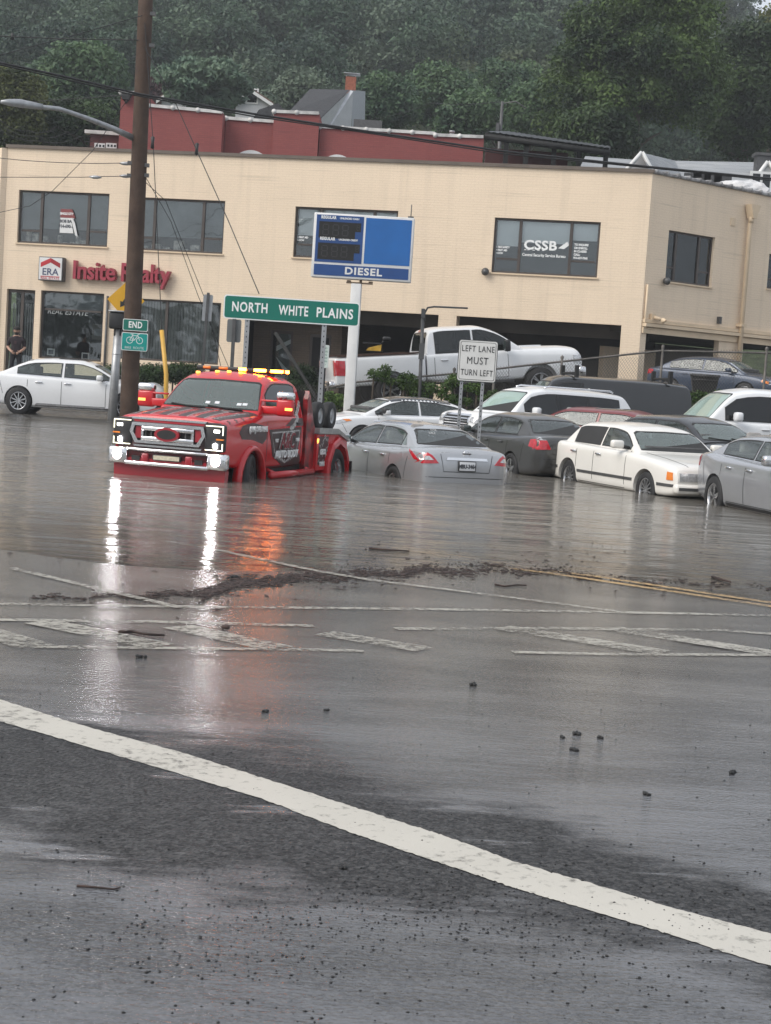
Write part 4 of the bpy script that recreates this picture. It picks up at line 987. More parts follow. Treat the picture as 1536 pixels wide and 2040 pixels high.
def make_sedan(name, label, pos, yaw, p, scale=1, Lf=2.4, Lr=-2.42, xa=1.42, xb=-1.38, w=.92, H=1.46, spec=None, trim=None, wheel=.33, pitch=0, cat='car', rim='alloy', spokes=5, group=None):
    k = dict(nose=.70, cowl=.97, deck=1.05, belt=.93, gx=(-1.95, -1.05, .05, .55, 1.32), zr1=1.37, dlo=(.98, -1.42), split=(-.32,), wr=.60, ws=(.66, .55), rw=(.62, .50), rise=.06)
    k.update(spec or {})
    c = Car(name, label, cat, pos, yaw, M[p], pitch, scale, group); c.wr = wheel; c.xf, c.xr = Lf, Lr
    rows = sedan_rows(Lf, Lr, xa, xb, H, k['nose'], k['cowl'], k['deck'], k['belt'] - .03, k['belt'] + .03, w)
    gx = k['gx']; g = dict(top=[(gx[0], k['deck'] - .02), (gx[1], k['zr1']), (gx[2] - .35, H - .045), (gx[2] + .15, H - .045), (gx[3], H - .10), (gx[4], k['cowl'] - .02)], belt=k['belt'], mid=-.6, wb=w * .915, wr=k['wr'], rise=k['rise'],
             zc=k['cowl'] + .02, zf=H - .13, ws=k['ws'], zd=k['deck'] + .02, zr=k['zr1'] - .05, rw=k['rw'])
    c.g = g; c.body(rows, g, (xa, xb), wheel * 1.13)
    glazing(c, g, H, k['dlo'][0], k['dlo'][1], k['split'], trim)
    c.open_windows((dl := k['dlo'])[0] and (k['split'][0] - .02, max(dl[1] + .25, k['split'][0] - .86)), .36, k['dlo'][0] - .34, max(k['cowl'], k['deck']) - .0, (dl[1] - .15, dl[0] + .12))
    zt = k['belt'] + .02
    doors(c, (k['dlo'][0] - .06, k['split'][0], max(xb + .22, k['dlo'][1] + .15)), .30, zt)
    for sg in (1, -1): c.line([(gx[4] + .02, sg * .60), (Lf - .55, sg * .66), (Lf - .22, sg * .58)], .010, 'seam', 'T', name='hood_seam')
    c.line([(-.62, k['nose'] - .10), (.62, k['nose'] - .10)], .010, 'seam', 'F', name='hood_seam')
    for sd in 'LR':
        c.line([(xa + .42, .50), (xa + .55, k['nose'] - .06)], .010, 'seam', sd, name='bumper_seam'); c.line([(xb - .42, .50), (xb - .52, k['deck'] - .20)], .010, 'seam', sd, name='bumper_seam')
        c.line([(xb + .45, .26), (xa - .45, .26)], .05, 'black', sd, .004, 'sill')
    for y0_, y1_ in ((-.52, -.04), (.02, .48)):
        P_ = [c.bvh.ray_cast(Vector((9, y, z)), Vector((-1, 0, 0)))[0] + Vector((.025, 0, .0)) for y, z in ((y0_, k['cowl'] + .06), ((y0_ + y1_) / 2, k['cowl'] + .035), (y1_, k['cowl'] + .025))]
        MB().tube(P_, .010, 6).build('wiper', 'matte_black', c.root)
    c.wheels((xa, xb), w - .005, wheel, .215, spokes, rim)
    c.mirror(k['dlo'][0] - .22, w + .075, k['belt'] + .09)
    for x in (k['split'][0] + .16, xb + .52): c.handle(x, k['belt'] - .10, w, 'chrome' if trim else None)
    return c
M['tan_cloth'] = mat('tan_leather', (.22, .19, .15), .7, 0, .2, 5)
# --- silver sedan seen from behind, half sunk
c = make_sedan('sedan', 'silver sedan seen from behind, rear wheel sunk in flood water beside the tow truck', (0.345, 27.95, -.45), R(114), 'silver', scale=.93, Lf=2.42, Lr=-2.42, xa=1.43, xb=-1.35, w=.93, H=1.47,
               spec=dict(deck=1.10, cowl=1.0, belt=.96, gx=(-1.98, -.95, -.05, .50, 1.30), zr1=1.40, dlo=(.98, -1.28), split=(-.20,), rw=(.68, .52), rise=.07), trim='chrome', wheel=.34)
c.both('quarter_window', [(-1.50, 1.07), (-1.31, 1.07), (-1.31, 1.235)], 'glass', off=.006)
lights_sym(c, 'tail_lamp', [(.54, .82), (.92, .80), (.94, .97), (.80, 1.03), (.66, .955)], 'tail_red', 'B', off=.014)
for sd in 'LR': c.decal('tail_lamp', [(-2.30, .84), (-2.0, .99), (-1.82, 1.03), (-2.12, .86)], 'tail_red', sd, .012)
lights_sym(c, 'reversing_lamp', [(.64, .875), (.84, .865), (.85, .93), (.72, .94)], 'lamp_clear', 'B', off=.019)
c.decal('trunk_garnish', [(-.40, .885), (.40, .885), (.38, .93), (-.38, .93)], 'chrome', 'B', .02)
c.line([(-.50, .98), (-.44, .68), (.44, .68), (.50, .98)], .012, 'seam', 'B', name='trunk_seam')
c.line([(-.86, .58), (.86, .58)], .012, 'seam', 'B', name='bumper_seam')
plate(c, -2.44, .785, 1, txt='MBU-3464')
q = MB().lathe([(.048, 0), (.062, 0), (.062, .012), (.048, .012)], 20, 'X'); q.box((.006, 0, 0), (.012, .17, .022)); q.build('emblem', 'chrome', c.root, loc=(-2.395, 0, 1.00))
tx = text('MAXIMA', .032, 'chrome', c.root, (-2.37, .40, 1.00), (PI / 2, 0, -PI / 2), name='badge')
for k, s_ in enumerate(("FOR", "SALE", "9/16")): text(s_, .045, 'white_line', c.root, (-1.62 + .13 * k, .30 - .04 * k, 1.355 - .055 * k), (R(52), 0, -PI / 2), name='window_writing', off=-.002)
c.both('fuel_flap', ell(-1.62, .87, .085, .085, 20), 'silver', off=.004)
# --- white sedan at the kerb on the left
c = make_sedan('sedan', 'white sedan with chrome sill strip at the kerb left of the utility pole', (-8.50, 43.3, .045), R(1), 'white_paint', Lf=2.38, Lr=-2.36, xa=1.45, xb=-1.37, w=.91, H=1.43,
               spec=dict(deck=1.03, nose=.86, cowl=1.0, belt=.92, gx=(-1.95, -1.00, .0, .45, 1.25), zr1=1.35, dlo=(.98, -1.45), split=(-.25,), rise=.05), trim='chrome', wheel=.335, spokes=10)
c.root.scale = (1.0, 1.0, 1.08)
c.line([(-1.0, .27), (1.05, .27)], .035, 'chrome', 'R', .012, 'sill_strip'); c.line([(-1.0, .27), (1.05, .27)], .035, 'chrome', 'L', .012, 'sill_strip')
lights_sym(c, 'headlight', [(.50, .60), (.80, .62), (.84, .72), (.52, .70)], 'lamp_clear', 'F', off=.012)
for sd in 'LR': c.decal('headlight', [(1.92, .68), (2.22, .64), (2.20, .72), (1.98, .76)], 'lamp_clear', sd, .010)
c.decal('grille', [(-.42, .36), (.42, .36), (.48, .60), (.40, .66), (-.40, .66), (-.48, .60)], 'black', 'F', .012)
lights_sym(c, 'air_intake', [(.52, .32), (.78, .34), (.74, .46), (.56, .46)], 'black', 'F', off=.01)
c.decal('sunroof', [(-.45, -.35), (.35, -.35), (.35, .35), (-.45, .35)], 'dglass', 'T', .006)
lights_sym(c, 'tail_lamp', [(.45, .78), (.85, .78), (.86, .92), (.50, .90)], 'tail_red', 'B', off=.012)
# --- white sedan with black roof in the middle
c = make_sedan('sedan', 'white sedan with black glass roof behind the silver one in the flooded lot', (0.2, 38.2, -.12), R(204), 'white_paint', scale=.91, Lf=2.42, Lr=-2.42, xa=1.42, xb=-1.38, w=.93, H=1.47,
               spec=dict(deck=1.09, nose=.76, cowl=1.0, belt=.96, gx=(-2.05, -1.15, -.1, .45, 1.35), zr1=1.36, dlo=(1.05, -1.55), split=(-.22,), rise=.05), trim='chrome', wheel=.335)
c.decal('roof_panel', [(-1.15, -.60), (.55, -.60), (.55, .60), (-1.15, .60)], 'black_paint', 'T', .006)
lights_sym(c, 'headlight', [(.48, .66), (.80, .66), (.85, .78), (.50, .73)], 'lamp_clear', 'F', off=.014)
for sd in 'LR':
    c.decal('headlight', [(1.85, .76), (2.25, .66), (2.24, .74), (1.95, .82)], 'lamp_clear', sd, .010); c.decal('indicator', [(1.72, .80), (1.86, .765), (1.95, .825), (1.80, .835)], 'amber', sd, .012)
    c.line([(.95, .82), (1.12, .82)], .03, 'chrome', sd, .01, 'fender_vent')
c.decal('grille', [(-.40, .58), (.40, .58), (.45, .68), (-.45, .68)], 'black', 'F', .012)
c.decal('intake', [(-.6, .30), (.6, .30), (.5, .46), (-.5, .46)], 'black', 'F', .012)
c.mirror(.86, .995, 1.08, m=M['black'])
# --- dark grey sedan
c = make_sedan('sedan', 'dark grey sedan with red tail lamp behind the white old saloon', (2.56, 31.5, -.21), R(112), 'charcoal', scale=.90, Lf=2.40, Lr=-2.40, xa=1.40, xb=-1.32, w=.90, H=1.49,
               spec=dict(deck=1.09, cowl=1.0, belt=.96, gx=(-1.98, -1.12, -.2, .40, 1.28), zr1=1.41, dlo=(1.0, -1.30), split=(-.25,), rw=(.66, .55), rise=.05), wheel=.325)
lights_sym(c, 'tail_lamp', [(.52, .80), (.88, .78), (.90, .97), (.60, .98)], 'tail_red', 'B', off=.014)
lights_sym(c, 'reversing_lamp', [(.60, .985), (.86, .975), (.80, 1.04), (.66, 1.04)], 'lamp_clear', 'B', off=.013)
for sd in 'LR': c.decal('tail_lamp', [(-2.30, .80), (-2.05, .84), (-2.08, .98), (-2.28, 1.0)], 'tail_red', sd, .010)
c.line([(-.85, .60), (.85, .60)], .014, 'seam', 'B', name='bumper_seam'); c.line([(-.50, .98), (-.46, .70), (.46, .70), (.50, .98)], .012, 'seam', 'B', name='trunk_seam')
plate(c, -2.42, .80, 1)
# --- old white saloon
c = Car('sedan', 'boxy cream white old saloon with chrome grille standing in shallow water', 'car', (4.50, 28.15, -.25), R(-69), M['cream_paint'], scale=.949); c.wr = .325
w = .96
rows = [(-3.12, .42, .78, .81, .82), (-3.08, .34, .91, .94, .89), (-2.94, .30, .96, .99, .93), (-2.1, .28, .97, 1.02, .95), (-1.44, .26, .96, 1.02, w), (0, .25, .94, .98, w), (.9, .25, .92, .97, w), (1.5, .26, .87, .93, .955), (2.2, .27, .79, .85, .93), (2.42, .29, .76, .81, .91), (2.52, .31, .72, .75, .88), (2.56, .36, .64, .66, .85)]
g = dict(top=[(-1.72, 1.0), (-1.30, 1.36), (-1.1, 1.385), (-.2, 1.40), (.35, 1.36), (1.12, .97)], belt=.955, mid=-.5, wb=.87, wr=.66, rise=.02, zc=1.0, zf=1.30, ws=(.72, .62), zd=1.05, zr=1.32, rw=(.66, .58))
c.body(rows, g, (1.62, -1.27), .37, sect=boxsec)
glazing(c, g, 1.42, .86, -1.33, (-.28,))
c.open_windows((-.30, -1.12), .40, .48, 1.0, (-1.45, 1.0), trim='tan_cloth')
for sd in 'LR':
    c.line([(-3.0, .50), (-1.68, .50)], .05, 'steel', sd, .012, 'rub_strip'); c.line([(-.87, .48), (1.2, .48)], .05, 'steel', sd, .012, 'rub_strip'); c.line([(2.03, .47), (2.5, .47)], .05, 'steel', sd, .012, 'rub_strip')
    c.decal('indicator', [(2.32, .56), (2.485, .56), (2.46, .69), (2.32, .70)], 'amber', sd, .012)
doors(c, (.92, -.28, -.95), .30, .96)
c.wheels((1.62, -1.27), .93, .325, .2, 12, 'alloy')
lights_sym(c, 'headlight', [(.38, .55), (.82, .55), (.82, .69), (.38, .69)], 'lamp_clear', 'F', off=.016)
gr = c.decal('grille', [(-.35, .54), (.35, .54), (.35, .70), (-.35, .70)], 'black', 'F', .012)
for z in (.57, .61, .65, .69): c.line([(-.35, z), (.35, z)], .014, 'chrome', 'F', .022, 'grille_bar', gr)
for y in (-.35, -.17, 0, .17, .35): c.line([(y, .54), (y, .70)], .014, 'chrome', 'F', .022, 'grille_bar', gr)
q = MB(); q.rbox((2.54, 0, .42), (.18, 1.80, .17), .05); q.b2(2.635, 2.645, -.86, .86, .40, .45, 1); q.build('front_bumper', [M['cream_paint'], M['steel']], c.root)
q = MB(); q.rbox((-3.10, 0, .46), (.18, 1.80, .17), .05); q.build('rear_bumper', M['cream_paint'], c.root)
c.line([(1.15, .66), (2.45, .60)], .012, 'seam', 'T', name='hood_seam'); c.line([(1.15, -.66), (2.45, -.60)], .012, 'seam', 'T', name='hood_seam')
c.mirror(.72, 1.03, 1.06, d=(.14, .24, .15))
for x in (-.08, -1.05): c.handle(x, .84, .96, 'chrome')
lights_sym(c, 'tail_lamp', [(.70, .62), (.85, .62), (.84, .92), (.74, .92)], 'tail_red', 'B', off=.014)
# --- silver sedan at the right edge
c = make_sedan('sedan', 'silver sedan cut by the right edge of the photo, wheel in the water', (6.15, 23.7, -.20), R(-77), 'silver2', scale=.952, Lf=2.32, Lr=-2.32, xa=1.40, xb=-1.375, w=.905, H=1.42,
               spec=dict(deck=1.08, nose=.74, cowl=.98, belt=.94, gx=(-1.98, -1.10, -.2, .40, 1.22), zr1=1.35, dlo=(.95, -1.42), split=(-.27,), rise=.06), trim='chrome', wheel=.335)
for sd in 'LR': c.decal('tail_lamp', [(-2.30, .78), (-2.12, .80), (-2.10, .98), (-2.26, 1.0)], 'tail_red', sd, .01)
c.mirror(.73, .985, 1.05, m=M['chrome'])
# --- cars glimpsed behind the old saloon
c = make_sedan('sedan', 'black sedan directly behind the white old saloon, only roof and windscreen showing', (6.0, 32.2, -.18), R(-62), 'black_paint', spec=dict(cowl=1.0), H=1.44)
c = make_sedan('sedan', 'slate grey sedan facing left behind the silver car at the right edge', (9.0, 30.8, -.18), R(206), 'slate', H=1.45, trim='chrome')
c = make_sedan('sedan', 'dark red sedan whose roof shows above the dark grey sedan', (5.2, 35.9, -.15), R(-35), 'dark_red', H=1.42)
c.decal('sunroof', [(-.55, -.40), (.30, -.40), (.30, .40), (-.55, .40)], 'dglass', 'T', .006)
c = make_sedan('sedan', 'black sedan whose roof shows between red roof and white off-roader', (7.9, 36.6, -.15), R(205), 'black_paint', H=1.45)
# --- blue sedan on the terrace
c = make_sedan('sedan', 'blue sedan behind the chain link fence beside a black rubbish bin', (9.4, 46.8, 1.58), R(-38), 'navy', scale=.85, Lf=2.40, Lr=-2.40, xa=1.40, xb=-1.35, w=.92, H=1.49, spec=dict(deck=1.08, nose=.76, cowl=1.0, belt=.96, gx=(-2.05, -1.2, -.15, .45, 1.35), zr1=1.40, dlo=(1.05, -1.5), split=(-.25,)), wheel=.335)
lights_sym(c, 'headlight', [(.45, .64), (.80, .64), (.85, .78), (.50, .74)], 'lamp_clear', 'F', off=.014)
for sd in 'LR': c.decal('indicator', [(1.95, .72), (2.2, .66), (2.2, .74), (1.98, .80)], 'amber', sd, .010); c.decal('tail_lamp', [(-2.32, .80), (-2.05, .82), (-2.08, .96), (-2.3, .98)], 'tail_red', sd, .010)
for sd in 'LR': c.line([(.50, 1.40), (1.28, 1.0)], .03, 'chrome', sd, .006, 'pillar_trim')
# --- white seven seat SUV
def suv(name, label, pos, yaw, p, scale, Lf, Lr, xa, xb, w, H, nose, cowl, belt, gtop, dlo, split, ws, rw, zf, zr, zd, rise=0.02, wr=.70, wheel=.39, cat='suv', group=None):
    c = Car(name, label, cat, pos, yaw, M[p], 0, scale, group); c.wr = wheel
    rows = [(Lr, .50, belt - .12, belt - .06, w * .82), (Lr + .06, .38, belt - .04, belt + .0, w * .93), (Lr + .3, .34, belt, belt + .03, w * .985), (xb, .32, belt, belt + .04, w), (0, .30, belt - .01, belt + .03, w), (xa - .55, .30, belt - .02, cowl, w), (xa + .2, .32, belt - .04, cowl - .03, w * .985), (Lf - .35, .34, nose - .03, nose + .06, w * .95), (Lf - .10, .36, nose - .08, nose - .01, w * .88), (Lf, .44, nose - .20, nose - .15, w * .80)]
    g = dict(top=gtop, belt=belt, mid=-9, wb=w * .94, wr=wr, rise=rise, zc=cowl + .03, zf=zf, ws=ws, zd=zd, zr=zr, rw=rw); c.g = g
    c.body(rows, g, (xa, xb), wheel * 1.14, sect=boxsec)
    glazing(c, g, H, dlo[0], dlo[1], split, m='dglass', rails=.13)
    doors(c, (dlo[0] - .05, split[0], split[-1]), .42, belt)
    c.wheels((xa, xb), w, wheel, .26, 6)
    c.mirror(dlo[0] - .20, w + .12, belt + .12, d=(.17, .24, .2))
    for x in (split[0] + .18, split[-1] + .2): c.handle(x, belt - .12, w)
    return c
c = suv('suv', 'big white SUV with dark side windows behind the dark grey sedan', (3.38, 37.2, -.0), R(212), 'white_paint', .86, 2.65, -2.65, 1.53, -1.54, 1.01, 1.90, 1.12, 1.20, 1.16,
        [(-2.62, 1.2), (-2.50, 1.55), (-2.28, 1.80), (-1.0, 1.86), (.1, 1.87), (.75, 1.79), (1.55, 1.18)], (1.12, -2.12), (.0, -1.05), (.76, .63), (.68, .6), 1.75, 1.72, 1.28, rise=.03)
gr = c.decal('grille', [(-.52, .72), (.52, .72), (.56, .98), (.50, 1.06), (-.50, 1.06), (-.56, .98)], 'black', 'F', .016)
for z in (.78, .85, .92, .99): c.line([(-.52, z), (.52, z)], .025, 'chrome', 'F', .026, 'grille_bar', gr)
for pp in ([(-.57, .70), (-.57, 1.07)], [(.57, .70), (.57, 1.07)], [(-.57, 1.08), (.57, 1.08)]): c.line(pp, .05, 'chrome', 'F', .03, 'grille_surround', gr)
lights_sym(c, 'headlight', [(.62, .90), (.92, .86), (.94, 1.0), (.64, 1.04)], 'lamp_clear', 'F', off=.016)
for sd in 'LR': c.decal('headlight', [(2.05, .94), (2.45, .90), (2.42, 1.02), (2.15, 1.08)], 'lamp_clear', sd, .012)
MB().prism([(-.09, 0), (.08, 0), (-.07, .07)], -.03, .03).build('aerial', 'white_paint', c.root, loc=(-1.6, 0, 1.89))
for sg in (1, -1): MB().tube([(-2.0, sg * .62, 1.88), (-1.9, sg * .62, 1.915), (.2, sg * .62, 1.93), (.35, sg * .62, 1.88)], .025, 8).build('roof_rail', 'chrome', c.root)
# --- white off-roader at the right edge
c = suv('suv', 'white boxy off-roader at the right edge with a black windscreen frame', (7.95, 35.4, .02), R(190), 'white_paint', 1.0, 2.42, -2.42, 1.40, -1.45, 1.0, 1.86, 1.12, 1.18, 1.14,
        [(-2.40, 1.2), (-2.32, 1.6), (-2.2, 1.80), (-1.2, 1.84), (.2, 1.84), (.72, 1.77), (1.42, 1.16)], (1.02, -2.05), (-.05, -1.1), (.80, .68), (.7, .64), 1.74, 1.7, 1.28, wr=.76)
# --- black work van
c = suv('van', 'long black van with roof rack crossbars, dark side panels above the SUV roof', (4.95, 40.1, -.25), R(188), 'black_paint', .86, 2.85, -2.85, 1.75, -1.75, 1.0, 2.05, 1.15, 1.22, 1.18,
        [(-2.83, 1.3), (-2.78, 1.8), (-2.66, 1.98), (-1.0, 2.03), (.9, 2.03), (1.35, 1.96), (2.1, 1.20)], (1.62, .55), (.56,), (.78, .70), (.70, .66), 1.90, 1.85, 1.30, wr=.80, cat='van')
c.root.scale = (.83, .86, 1.08)
for x in (-2.1, .75):
    MB().tube([(x, -.86, 2.02), (x, -.86, 2.12), (x, .86, 2.12), (x, .86, 2.02)], .03, 8).b2(x - .05, x + .05, .74, .90, 2.02, 2.30).b2(x - .05, x + .05, -.90, -.74, 2.02, 2.30).build('roof_rack', 'matte_black', c.root)
# --- white crew cab pickup on the terrace
c = Car('pickup_truck', 'white crew cab pickup truck parked nose right on the raised terrace', 'pickup truck', (1.70, 44.0, 1.10), R(14), M['white_paint'], R(6.4), 1.04); c.wr = .41
rows = [(-.98, .62, 1.26, 1.28, 1.0), (-.6, .55, 1.27, 1.30, 1.015), (.6, .52, 1.26, 1.30, 1.015), (1.25, .52, 1.24, 1.38, 1.015), (1.5, .54, 1.22, 1.37, 1.01), (2.6, .56, 1.18, 1.36, .99), (3.05, .58, 1.16, 1.31, .96), (3.18, .6, 1.10, 1.20, .92), (3.22, .66, .98, 1.02, .90)]
g = dict(top=[(-.96, 1.30), (-.90, 1.70), (-.82, 1.88), (-.4, 1.93), (.45, 1.93), (.85, 1.83), (1.62, 1.36)], belt=1.27, mid=-9, wb=.93, wr=.74, rise=.0, zc=1.40, zf=1.82, ws=(.80, .68), zd=1.38, zr=1.83, rw=(.66, .62))
def bedpart(bm): pass
c.body(rows, g, ((2.05, .49, .43),), sect=boxsec)
glazing(c, g, 1.93, 1.22, -.72, (.28,), m='pglass', wr='pglass')
c.open_windows((.22, -.60), .42, .9, 1.36, (-.85, 1.35))
doors(c, (1.18, .28, -.78), .62, 1.27)
c.decal('stop_lamp', [(-.25, 1.86), (.25, 1.86), (.25, 1.92), (-.25, 1.92)], 'tail_red', 'B', .01)
c.wheels((2.05, -1.95), 1.0, .41, .27, 6)
c.mirror(1.12, 1.16, 1.42, d=(.14, .22, .30), m=M['black'])
for x in (.45, -.52): c.handle(x, 1.12, 1.0, 'chrome')
bd = Car.__new__(Car); bd.root = c.root; bd.p = c.p; bd.wr = .41
rows = [(-3.38, .60, 1.24, 1.26, .97), (-3.34, .55, 1.28, 1.30, 1.0), (-3.0, .55, 1.29, 1.31, 1.01), (-1.95, .56, 1.29, 1.31, 1.02), (-1.08, .58, 1.29, 1.31, 1.01), (-1.03, .60, 1.28, 1.30, 1.0)]
def cavity(bm): pass
bd.body(rows, None, ((-1.95, .49, .43),), sect=boxsec); bd.ob.name = 'cargo_bed'
MB().b2(-3.2, -1.12, -.82, .82, 1.315, 1.325).build('bed_floor', 'matte_black', c.root)
M['rust'] = mat('rust', (.06, .03, .02), .8, 0, .4, 10)
for sg in (1, -1): MB().b2(-3.3, -1.05, sg * .90, sg * .97, 1.318, 1.36).build('bed_rail', 'rust', c.root)
for sg, pl in ((1, 'L'), (-1, 'R')): bd.decal('tail_lamp', [(-3.36, .86), (-3.12, .84), (-3.12, 1.22), (-3.36, 1.24)], 'tail_red', pl, .012)
lights = [(.80, .85), (.985, .85), (.985, 1.24), (.80, 1.24)]
bd.decal('tail_lamp', lights, 'tail_red', 'B', .012); bd.decal('tail_lamp', [(-a, b) for a, b in lights][::-1], 'tail_red', 'B', .012)
MB().rbox((-3.45, 0, .62), (.2, 1.9, .2), .05).build('rear_bumper', 'chrome', c.root)
q = MB(); q.rbox((3.22, 0, .66), (.22, 1.96, .26), .06); q.build('front_bumper', 'chrome', c.root)
c.decal('grille', [(-.62, .80), (.62, .80), (.62, 1.10), (-.62, 1.10)], 'black', 'F', .02)
lights_sym(c, 'headlight', [(.64, .86), (.93, .86), (.93, 1.10), (.64, 1.10)], 'lamp_clear', 'F', off=.02)
for sd in 'LR': c.decal('headlight', [(2.98, .90), (3.16, .90), (3.14, 1.08), (2.96, 1.10)], 'lamp_clear', sd, .015)
c.decal('hood_scoop', [(1.75, -.35), (2.3, -.35), (2.3, .35), (1.75, .35)], 'white_paint', 'T', .03)
for sg in (1, -1): MB().tube([(-.4, sg * 1.05, .50), (1.3, sg * 1.05, .50)], .05, 8).build('side_step', 'black', c.root)
# small yellow plough kit lying in the bed of the pickup
pz = empty('loader_arm', at(745, 699, 43.8), 0, 'yellow and black salt spreader part showing above the pickup bed', 'equipment', scale=.62)
MB().prism([(-.35, 0), (.30, 0), (.32, .30), (-.25, .12)], -.2, .2).build('blade', mat('plant_yellow', (.5, .30, .03), .5, 0, .3, 5), pz)
q = MB(); q.b2(-.5, .30, -.24, .24, .30, .36); q.tube([(.3, 0, .3), (.42, 0, .5)], .03, 8); q.rbox((.52, 0, .56), (.36, .3, .18), .06); q.build('hopper', 'black', pz)
# ------------------------------------------------------------------ the red tow truck
M['wrap_black'] = mat('wrap_black', (0.02, 0.018, 0.018), .35, 0, .5, 7, c2=(.07, .02, .02))
M['wrap_grey'] = mat('wrap_grey', (0.40, 0.39, 0.38), .4, 0, .6, 30)
M['alu'] = mat('tread_aluminium', (0.42, 0.42, 0.41), .35, .7, .15, 10, bump=.3, bscale=60)
M['led'] = emit('led_white', (1.0, .98, .92), 6)
M['led_soft'] = emit('led_outline', (1.0, .96, .72), .8)
M['beam'] = emit('headlamp_beam', (1.0, .97, .98), 26)
M['fog'] = emit('fog_lamp', (1.0, .95, .97), 26)
M['amber_on'] = emit('amber_beacon', (1.0, .20, .012), 34)
M['amber_low'] = emit('amber_marker', (1.0, .42, .08), 1.2)
M['fairing'] = mat('fairing_wrap', (.42, .012, .018), .35, 0, .1, 6.5, coat=.4, c2=(.02, .015, .015))
M['fog_glow'] = emit('fog_bowl_glow', (.75, .40, .46), .38)  # emission stands in for lamp glow spilling over the fog bowl
c = Car('tow_truck', 'red tow truck with black graphics and lit amber light bar standing in flood water', 'tow truck', (-2.31, 25.4, -.44), R(-107), M['red'], scale=.935); c.wr = .42
T = c.root; T.scale = (.935, .885, .985)
rows = [(-.46, .62, 1.36, 1.38, .93), (-.40, .60, 1.39, 1.41, .965), (.3, .58, 1.39, 1.43, .985), (1.3, .58, 1.38, 1.45, .985), (1.75, .6, 1.34, 1.45, .985), (2.4, .62, 1.28, 1.41, .98), (2.82, .66, 1.26, 1.365, .97), (2.93, .66, 1.24, 1.335, .96), (2.97, .70, 1.19, 1.27, .94)]
g = dict(top=[(-.43, 1.42), (-.40, 1.76), (-.33, 1.90), (.1, 1.985), (.66, 1.985), (1.0, 1.90), (1.56, 1.45)], belt=1.40, mid=-9, wb=.935, wr=.775, rise=0, zc=1.48, zf=1.885, ws=(.865, .72), zd=1.5, zr=1.9, rw=(.7, .64))
c.body(rows, g, ((1.92, .50, .44),), yin=.42, sect=boxsec)
glazing(c, g, 2.03, 1.16, -.18, (), m='pglass', rails=.10)
c.open_windows((.35,), .40, .95, 1.43, (-.3, 1.35))
doors(c, (1.30, -.28), .62, 1.40)
bpr = c.decal('hood_shut', [(1.56, -.90), (1.62, -.90), (1.62, .90), (1.56, .90)], 'wrap_black', 'T', .004)
# bonnet stripes
for y in (-.47, -.17, .17, .47):
    q = c.decal('hood_stripe', [(1.95, y - .095), (2.88, y - .08), (2.88, y + .055), (1.95, y + .065)], 'wrap_black', 'T', .004); c.line([(1.98, y + .085), (2.88, y + .075)], .016, 'wrap_grey', 'T', .006, 'pinstripe', q)
for sg in (1, -1):
    q = c.decal('hood_stripe', [(1.65, sg * .74), (2.85, sg * .66), (2.85, sg * .80), (1.65, sg * .90)][::sg], 'wrap_black', 'T', .004)
    for k in range(10): c.line([(1.70 + k * .115, sg * (.80 - k * .008)), (1.75 + k * .115, sg * (.785 - k * .008)), (1.78 + k * .115, sg * (.75 - k * .007))], .02, 'wrap_grey', 'T', .007, 'chain_print', q)
rr = random.Random(4)
q = c.decal('hood_print', [(1.64, -.68), (1.80, -.70), (1.88, -.30), (2.0, -.1), (1.9, .2), (2.0, .62), (1.66, .66)], 'wrap_black', 'T', .004)
for k in range(22):
    x, y = rr.uniform(1.68, 2.0), rr.uniform(-.62, .62); c.line([(x, y), (x + rr.uniform(-.05, .12), y + rr.uniform(-.2, .2))], rr.uniform(.012, .04), rr.choice(('wrap_grey', 'wrap_grey', M['red'])), 'T', .0065, 'print_stroke', q)
for sg in (1, -1):
    for k in range(4):
        x, y = 1.9 + k * .27, sg * .90; c.decal('star_print', [(x + (.045 if j % 2 else .018) * math.cos(j * PI / 5), y + (.045 if j % 2 else .018) * math.sin(j * PI / 5)) for j in range(10)], 'wrap_black', 'T', .004)
# front panel and grille
MB().rbox((2.93, 0, .98), (.16, 1.78, .62), .04).build('front_panel', 'wrap_black', T)
q = MB()
q.prism([(-.66, 1.30), (.66, 1.30), (.64, 1.27), (-.64, 1.27)], 2.96, 3.02, plane='YZ'); q.prism([(-.60, .905), (.60, .905), (.58, .88), (-.58, .88)], 3.0, 3.04, plane='YZ')
q.build('chrome_strip', 'chrome', T)
MB().prism([(-.62, 1.265), (.62, 1.265), (.60, 1.235), (-.60, 1.235)], 2.96, 3.015, plane='YZ').build('grille_lip', 'red2', T)
gr = MB(); o_ = [(-.66, 1.09), (-.62, 1.225), (.62, 1.225), (.66, 1.09), (.56, .93), (-.56, .93)]; i_ = [(-.60, 1.09), (-.575, 1.18), (.575, 1.18), (.60, 1.09), (.51, .965), (-.51, .965)]
for k in range(6):
    a, b = o_[k], o_[(k + 1) % 6]; a2, b2_ = i_[k], i_[(k + 1) % 6]; gr.prism([a, b, b2_, a2], 2.99, 3.06, plane='YZ')
gr.rbox((3.035, .0, 1.145), (.05, .92, .065), .015); gr.rbox((3.035, 0, 1.0), (.05, .92, .065), .015)
for sg in (1, -1): gr.prism([(sg * .46, .965), (sg * .42, .965), (sg * .42, 1.18), (sg * .46, 1.18)], 3.0, 3.055, plane='YZ')
G_ = gr.build('grille', 'chrome', T)
q = MB(); q.b2(2.985, 3.01, -.58, .58, .96, 1.185)
for k in range(9): q.b2(3.01, 3.02, -.4 + k * .1 - .012, -.4 + k * .1 + .012, 1.0, 1.15, 1)
q.build('grille_mesh', ['matte_black', 'steel'], G_)
for sg in (1, -1): MB().b2(3.0, 3.03, sg * .47, sg * .57, 1.0, 1.17).build('grille_insert', 'red2', G_)
bz = []
